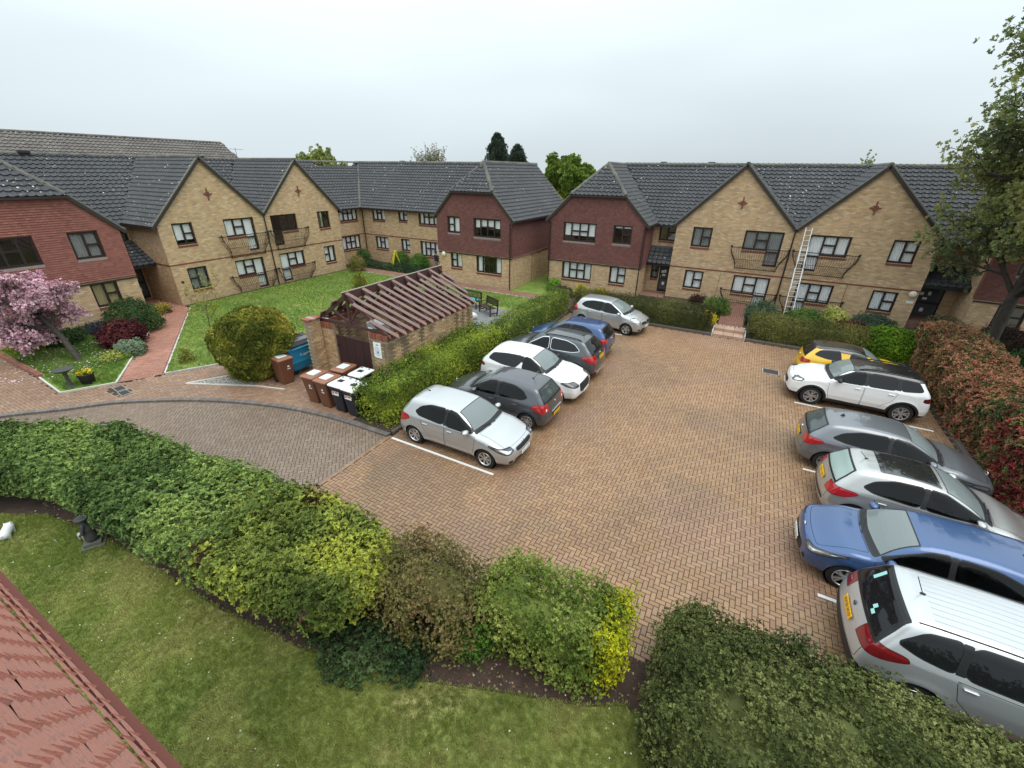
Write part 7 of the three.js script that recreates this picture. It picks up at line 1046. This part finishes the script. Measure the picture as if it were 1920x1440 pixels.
{ // yellow folding frame
  const g = thing('trestle_frame', 'bright yellow folding frame standing open in the back bed', 'frame', [-25.5, 0.06, -27.2], -0.5), Y = std([.78, .66, .03], 0.5);
  for (const s of [-1, 1]) { mesh('front_leg', new GB().bar([s * 0.18, 0, 0.42], [s * 0.1, 1.45, 0.03], 0.07, 0.05).build(), Y, g); mesh('rear_leg', new GB().bar([s * 0.18, 0, -0.42], [s * 0.1, 1.45, -0.03], 0.045, 0.04).build(), Y, g); } for (const t of [0.25, 0.55, 0.85]) mesh('tread', new GB().bar([-0.15, 1.4 * t, 0.42 - 0.37 * t], [0.15, 1.4 * t, 0.42 - 0.37 * t], 0.09, 0.025).build(), Y, g); mesh('top_cap', boxG(-0.14, 0.14, 1.43, 1.48, -0.08, 0.08), Y, g);
}
{ // ladder against the right-hand gables
  const g = thing('extension_ladder', 'white extension ladder leaning against the brick gable wall', 'ladder', [2.72, 0.08, -28.05]), A = [0, 0.1, 0], B = [-0.09, 4.8, -1.86], al = std([.72, .73, .73], 0.4, { metalness: 0.2 }), at = (t, o, z = 0) => [A[0] + (B[0] - A[0]) * t + o, A[1] + (B[1] - A[1]) * t + z * 0.37, A[2] + (B[2] - A[2]) * t + z];
  for (const [t0, t1, w, z] of [[0, 0.56, 0.2, 0], [0.32, 0.8, 0.175, 0.05], [0.62, 1, 0.15, 0.1]]) { for (const s of [-1, 1]) mesh('stile', new GB().bar(at(t0, s * w, z), at(t1, s * w, z), 0.03, 0.07).build(), al, g); const n = Math.round((t1 - t0) * 5.05 / 0.27); for (let i = 0; i < n; i++) { const t = t0 + (i + 0.5) / n * (t1 - t0); mesh('rung', new GB().bar(at(t, -w, z), at(t, w, z), 0.03, 0.03).build(), al, g); } }
}
{ // bird bath
  const g = thing('bird_bath', 'dark stone bird bath on the front lawn corner', 'bird bath', [-21.15, 0.1, -4.72]), m = std([.06, .065, .055], 0.9); mesh('pedestal', new THREE.LatheGeometry([[0.17, 0], [0.16, 0.05], [0.07, 0.1], [0.055, 0.4], [0.07, 0.58], [0.1, 0.62]].map((p) => new THREE.Vector2(...p)), 14), m, g); mesh('bowl', new THREE.LatheGeometry([[0.02, 0.6], [0.2, 0.63], [0.3, 0.70], [0.31, 0.73], [0.28, 0.73], [0.18, 0.66], [0.01, 0.645]].map((p) => new THREE.Vector2(...p)), 20), m, g);
  const p = thing('flower_pot', 'black tub of yellow flowers on the front lawn corner', 'planter', [-20.95, 0.1, -5.18]); mesh('tub', new THREE.LatheGeometry([[0.01, 0.01], [0.2, 0], [0.24, 0.36], [0.26, 0.37], [0.26, 0.41], [0.23, 0.41], [0.22, 0.36], [0.01, 0.35]].map((q) => new THREE.Vector2(...q)), 18), MAT.black, p); seed(931); const T = tones([[.10, .16, .02], [.6, .48, .02], [.7, .58, .04]], 6, 3, 0.5); instanced('flowers', LEAF.blossom, MAT.petal, Array.from({ length: 150 }, () => { const a = rnd() * 6.28, r = Math.sqrt(rnd()) * 0.24; const q = [Math.cos(a) * r, 0.4 + rr(0, 0.1), Math.sin(a) * r]; return { m: sprigMatrix(q, upQ, rr(0.6, 1), 0.8), c: T(q[0], q[1], q[2]) }; }), p);
}
{ // stone figure and ornament on the near lawn
  const fig = (x, y, z) => { let d = capsule(x, y, z, [0, 0.16, 0, 0.12], [0.01, 0.42, 0, 0.085]); d = smin(d, capsule(x, y, z, [0.01, 0.42, 0, 0.085], [0.015, 0.56, 0, 0.055]), 0.05); d = smin(d, Math.hypot(x - 0.02, y - 0.66, z) - 0.068, 0.03); d = Math.min(d, Math.max(Math.hypot(x - 0.02, z) - 0.125, Math.abs(y - 0.705) - 0.014), smax(Math.hypot(x - 0.02, y - 0.70, z) - 0.075, 0.70 - y, 0.02)); d = smin(d, capsule(x, y, z, [-0.085, 0.53, 0.02, 0.035], [-0.14, 0.40, 0.09, 0.028]), 0.03); d = smin(d, capsule(x, y, z, [-0.14, 0.40, 0.09, 0.028], [-0.06, 0.33, 0.14, 0.025]), 0.02); d = smin(d, capsule(x, y, z, [0.10, 0.53, 0.02, 0.035], [0.14, 0.38, 0.07, 0.028]), 0.03); return smin(d, capsule(x, y, z, [0.14, 0.38, 0.07, 0.028], [0.05, 0.30, 0.13, 0.025]), 0.02); };
  const g = thing('garden_statue', 'dark stone garden figure with brimmed hat on a stepped plinth', 'statue', [-11.25, 0.05, -1.7], -0.5); mesh('figure', netGeo((x, y, z) => fig(x, y - 0.06, z) + 0.012 * (n3(x, y, z, 14, 3) - 0.5), [-0.3, 0, -0.3], [0.3, 0.95, 0.3], 0.017), std([.045, .047, .045], 0.9), g); mesh('plinth', new GB().box(-0.2, 0.2, 0, 0.07, -0.2, 0.2).box(-0.15, 0.15, 0.07, 0.14, -0.15, 0.15).build(), std([.10, .105, .08], 0.95), g);
  const lamb = (x, y, z) => { let d = capsule(x, y, z, [-0.04, 0.13, 0, 0.05], [0.06, 0.14, 0, 0.048]); d = smin(d, capsule(x, y, z, [0.09, 0.17, 0, 0.03], [0.13, 0.21, 0, 0.028]), 0.03); for (const [a, b] of [[-0.06, -0.03], [-0.06, 0.03], [0.06, -0.03], [0.06, 0.03]]) d = smin(d, capsule(x, y, z, [a, 0.1, b, 0.018], [a, 0, b, 0.014]), 0.015); return d; };
  mesh('lamb', netGeo(lamb, [-0.15, -0.05, -0.12], [0.2, 0.28, 0.12], 0.013).applyMatrix4(M4(-0.12, 0.14, 0.17, 0, 0.8, 0)), std([.42, .41, .37], 0.9), g);
  const pig = (x, y, z) => { let d = capsule(x, y, z, [-0.13, 0.13, 0, 0.095], [0.12, 0.14, 0, 0.09]); d = smin(d, capsule(x, y, z, [0.18, 0.16, 0, 0.065], [0.27, 0.13, 0, 0.042]), 0.05); for (const [a, b] of [[-0.13, -0.055], [-0.13, 0.055], [0.11, -0.055], [0.11, 0.055]]) d = smin(d, capsule(x, y, z, [a, 0.08, b, 0.036], [a, 0.0, b, 0.03]), 0.03); for (const s of [-1, 1]) d = smin(d, capsule(x, y, z, [0.17, 0.2, s * 0.04, 0.02], [0.15, 0.26, s * 0.055, 0.012]), 0.02); return smin(d, capsule(x, y, z, [-0.22, 0.16, 0, 0.014], [-0.26, 0.19, 0, 0.01]), 0.02); };
  tag(mesh('animal_ornament', netGeo(pig, [-0.33, -0.05, -0.16], [0.36, 0.33, 0.16], 0.018).applyMatrix4(M4(-13.2, 0.06, -0.88, 0, 2.6, 0)), std([.72, .74, .74], 0.7)), 'white four-legged garden ornament standing on the near lawn', 'ornament');
}
{ // person by the back wing
  const T = (a, b, k) => [a, b, k], bones = [[[0.09, 0.90, 0, 0.085], [0.10, 0.50, 0.02, 0.065]], [[0.10, 0.50, 0.02, 0.062], [0.10, 0.09, 0, 0.042]], [[-0.09, 0.90, 0, 0.085], [-0.10, 0.50, 0.03, 0.065]], [[-0.10, 0.50, 0.03, 0.062], [-0.10, 0.09, -0.02, 0.042]], [[0.10, 0.05, 0, 0.045], [0.11, 0.035, 0.14, 0.035]], [[-0.10, 0.05, -0.02, 0.045], [-0.11, 0.035, 0.12, 0.035]], [[0, 0.92, 0, 0.15], [0, 1.12, 0, 0.145]], [[0, 1.12, 0, 0.145], [0, 1.34, 0, 0.16]], [[0.16, 1.38, 0, 0.075], [-0.16, 1.38, 0, 0.075]], [[0.20, 1.37, 0, 0.065], [0.25, 1.10, 0.0, 0.05]], [[0.25, 1.10, 0, 0.048], [0.22, 0.90, 0.12, 0.036]], [[-0.20, 1.37, 0, 0.065], [-0.25, 1.10, 0.0, 0.05]], [[-0.25, 1.10, 0, 0.048], [-0.22, 0.90, 0.12, 0.036]], [[0, 1.38, 0, 0.065], [0, 1.48, 0.01, 0.055]], [[0, 1.55, 0.015, 0.088], [0, 1.60, 0.01, 0.092]]];
  for (const s of [-1, 1]) { bones.push([[s * 0.22, 0.88, 0.13, 0.034], [s * 0.21, 0.82, 0.16, 0.03]]); for (let f = 0; f < 4; f++) bones.push([[s * (0.19 + f * 0.014), 0.81, 0.165, 0.011], [s * (0.185 + f * 0.014), 0.745, 0.17, 0.009]]); bones.push([[s * 0.19, 0.84, 0.16, 0.012], [s * 0.165, 0.79, 0.185, 0.01]]); }
  const f = (x, y, z) => { let d = 9; for (const [a, b] of bones) d = smin(d, capsule(x, y, z, a, b), 0.035); return smin(d, capsule(x, y, z, [0, 1.55, 0.095, 0.016], [0, 1.53, 0.105, 0.018]), 0.02); };
  const col = (x, y, z) => y < 0.07 ? [.02, .02, .022] : y < 0.93 && Math.abs(x) < 0.19 ? [.22, .23, .25] : y > 0.88 && y < 1.43 ? [.022, .02, .035] : [.32, .19, .13], g = thing('person', 'person in dark jacket and grey trousers standing by the back wing', 'person', [-21.75, 0.08, -27.75], 2.6);
  mesh('body', netGeo(f, [-0.4, -0.03, -0.3], [0.4, 1.75, 0.36], 0.022, col), std([1, 1, 1], 0.85, { vertexColors: true }), g); mesh('hair', netGeo((x, y, z) => smax(Math.hypot(x, (y - 1.60) * 0.95, z) - 0.108, z - 0.05 - (y - 1.62) * 0.5, 0.02), [-0.15, 1.42, -0.15], [0.15, 1.76, 0.15], 0.016), std([.02, .014, .012], 0.8), g);
  structure('door_slab', slab([[-22.6, 27.2], [-20.2, 27.2], [-20.2, 28.85], [-22.6, 28.85]], -0.1, 0.085), std([.2, .12, .1], 0.9));
}
{ // timber fence on the right
  seed(941); const g = thing('timber_fence', 'brown timber fence with capped posts behind the copper hedge', 'fence', [9.55, 0, -24.2]), ms = [std([.10, .058, .038], 0.8), std([.085, .048, .032], 0.8), std([.115, .07, .048], 0.8)];
  for (let k = 0; k < 8; k++) { const z = k * 1.85; const p = mesh('post', boxG(-0.055, 0.055, 0, 1.22, z - 0.055, z + 0.055), ms[0], g); mesh('post_cap', new THREE.ConeGeometry(0.11, 0.08, 4).rotateY(Math.PI / 4).translate(0, 1.27, z), ms[2], p); if (k < 7) { for (let i = 0; i < 12; i++) { const q = z + 0.06 + i * 0.1445; mesh('board', boxG(-0.018 + (i & 1) * 0.012, 0.004 + (i & 1) * 0.012, 0.06, 1.1 + rr(-.008, .008), q, q + 0.15), ms[i % 3], g); } mesh('rail', boxG(0.018, 0.06, 0.25, 0.32, z + 0.056, z + 1.79), ms[1], g); mesh('rail', boxG(0.018, 0.06, 0.85, 0.92, z + 0.056, z + 1.79), ms[1], g); mesh('capping', boxG(-0.07, 0.07, 1.11, 1.145, z + 0.056, z + 1.79), ms[2], g); } }
}
{ // television aerial behind the twin gables
  const g = thing('tv_aerial', 'thin television aerial on the roof behind the twin gables', 'aerial', [-36.2, 7.9, -22.6]); mesh('mast', new THREE.CylinderGeometry(0.02, 0.02, 1.0, 6).translate(0, 0.4, 0), MAT.lead, g); mesh('boom', new GB().bar([-0.1, 0.8, -0.6], [0.1, 0.8, 0.6], 0.02).build(), MAT.lead, g); for (let i = 0; i < 5; i++) mesh('element', new GB().bar([-0.25, 0.8, -0.5 + i * 0.24], [0.25, 0.8, -0.5 + i * 0.24], 0.012).build(), MAT.lead, g);
}
{ // the wall below the viewer's own window: steep red clay tiles down to the eave
  seed(951); const g = thing('near_building', 'steep red clay-tiled wall falling away below the viewpoint at left', 'building', [0, 0, 0]), sl = 80 * Math.PI / 180, T = V(0, Math.sin(sl), Math.cos(sl)), S = V(-1, 0, 0), N = new THREE.Vector3().crossVectors(S, T), O = V(0.6, 4.8, -0.095);
  const clay = [[.62, .275, .21], [.615, .27, .207], [.63, .283, .217], [.605, .265, .205]].map((c, k) => std([1, 1, 1], 0.95, { map: tex(256, 256, (u, v) => { const q = fbm(u * 6 + k, v * 6, 4, 200 + k, 6), gr = hash2(Math.floor(u * 256), Math.floor(v * 256), 77 + k); return mixc(c, [.26, .17, .16], sstep(0.55, 0.75, q) * 0.6).map((x) => x * (0.72 + 0.42 * gr + 0.25 * (q - 0.5))); }, 1) }));
  const W = 0.166, E = 0.1, tg = new GB(); const tf = (y, h) => [y, h]; // tile with a slight camber: local x across, y out, z down-slope
  const L = 0.1, th = 0.012; for (let i = 0; i < 4; i++) { const a = -W / 2 + 0.0006 + i * (W - 0.0012) / 4, b = a + (W - 0.0012) / 4, ca = 0.002 * (1 - (2 * a / W) ** 2), cb = 0.002 * (1 - (2 * b / W) ** 2); tg.tri([a, ca + 0.0012, 0], [b, cb + 0.0012, 0], [b, cb, -L], [[a / W + 0.5, 0], [b / W + 0.5, 0], [b / W + 0.5, 1]]).tri([a, ca + 0.0012, 0], [b, cb, -L], [a, ca, -L], [[a / W + 0.5, 0], [b / W + 0.5, 1], [a / W + 0.5, 1]]); tg.quad([a, ca + 0.006 - th, 0], [b, cb + 0.006 - th, 0], [b, cb + 0.0012, 0], [a, ca + 0.0012, 0]); } for (const q of [-1, 1]) tg.quad([q * (W / 2 - 0.002), 0.002, 0], [q * (W / 2 - 0.002), 0.014, 0], [q * (W / 2 - 0.002), 0, -L], [q * (W / 2 - 0.002), -0.012, -L]);
  const tileG = tg.build(), list = [], near = []; for (let r = 0; r < 27; r++) for (let c = 0; c < 34; c++) { const s = (c + (r & 1) * 0.5) * W, kick = r < 2 ? (2 - r) * 0.012 : 0, p = O.clone().addScaledVector(S, s).addScaledVector(T, r * E).addScaledVector(N, kick), q = new THREE.Matrix4().makeBasis(S, N, T.clone().negate()).multiply(M4(0, 0, 0, rr(-0.002, 0.002), rr(-0.006, 0.006), rr(-0.002, 0.002))).setPosition(p.x, p.y, p.z); const lift = rnd() < 0.16 ? rr(0.003, 0.006) : rr(0, 0.0008); q.setPosition(p.x + N.x * lift, p.y + N.y * lift, p.z + N.z * lift); (s > 1.0 && s < 3.2 && r >= 0 && r < 23 && near.length < 300 ? near : list).push({ m: q, c: [1, 1, 1] }); }
  mesh('tile_backing', new GB().quad([0.8, 4.75, -0.07], [-5.2, 4.75, -0.07], [-5.2, 7.6, 0.43], [0.8, 7.6, 0.43]).build(), clay[0], g);
  near.forEach((t, i) => mesh('tile', tileG, clay[(i * 7 + (i >> 3)) % 4], g).applyMatrix4(t.m)); instanced('far_tiles', tileG, clay[0], list, g);
  mesh('eaves_course', new GB().bar([0.8, 4.74, -0.125], [-5.2, 4.74, -0.125], 0.075, 0.07).build(), std([.17, .06, .045], 0.9), g);
  mesh('fascia', boxG(-5.2, 0.8, 4.5, 4.68, -0.13, -0.09), std([.13, .05, .04], 0.8), g); mesh('wall', boxG(-5.2, 0.8, -0.1, 4.5, 0.02, 0.3), MAT.brick, g);
}
renderer.render(scene, camera);
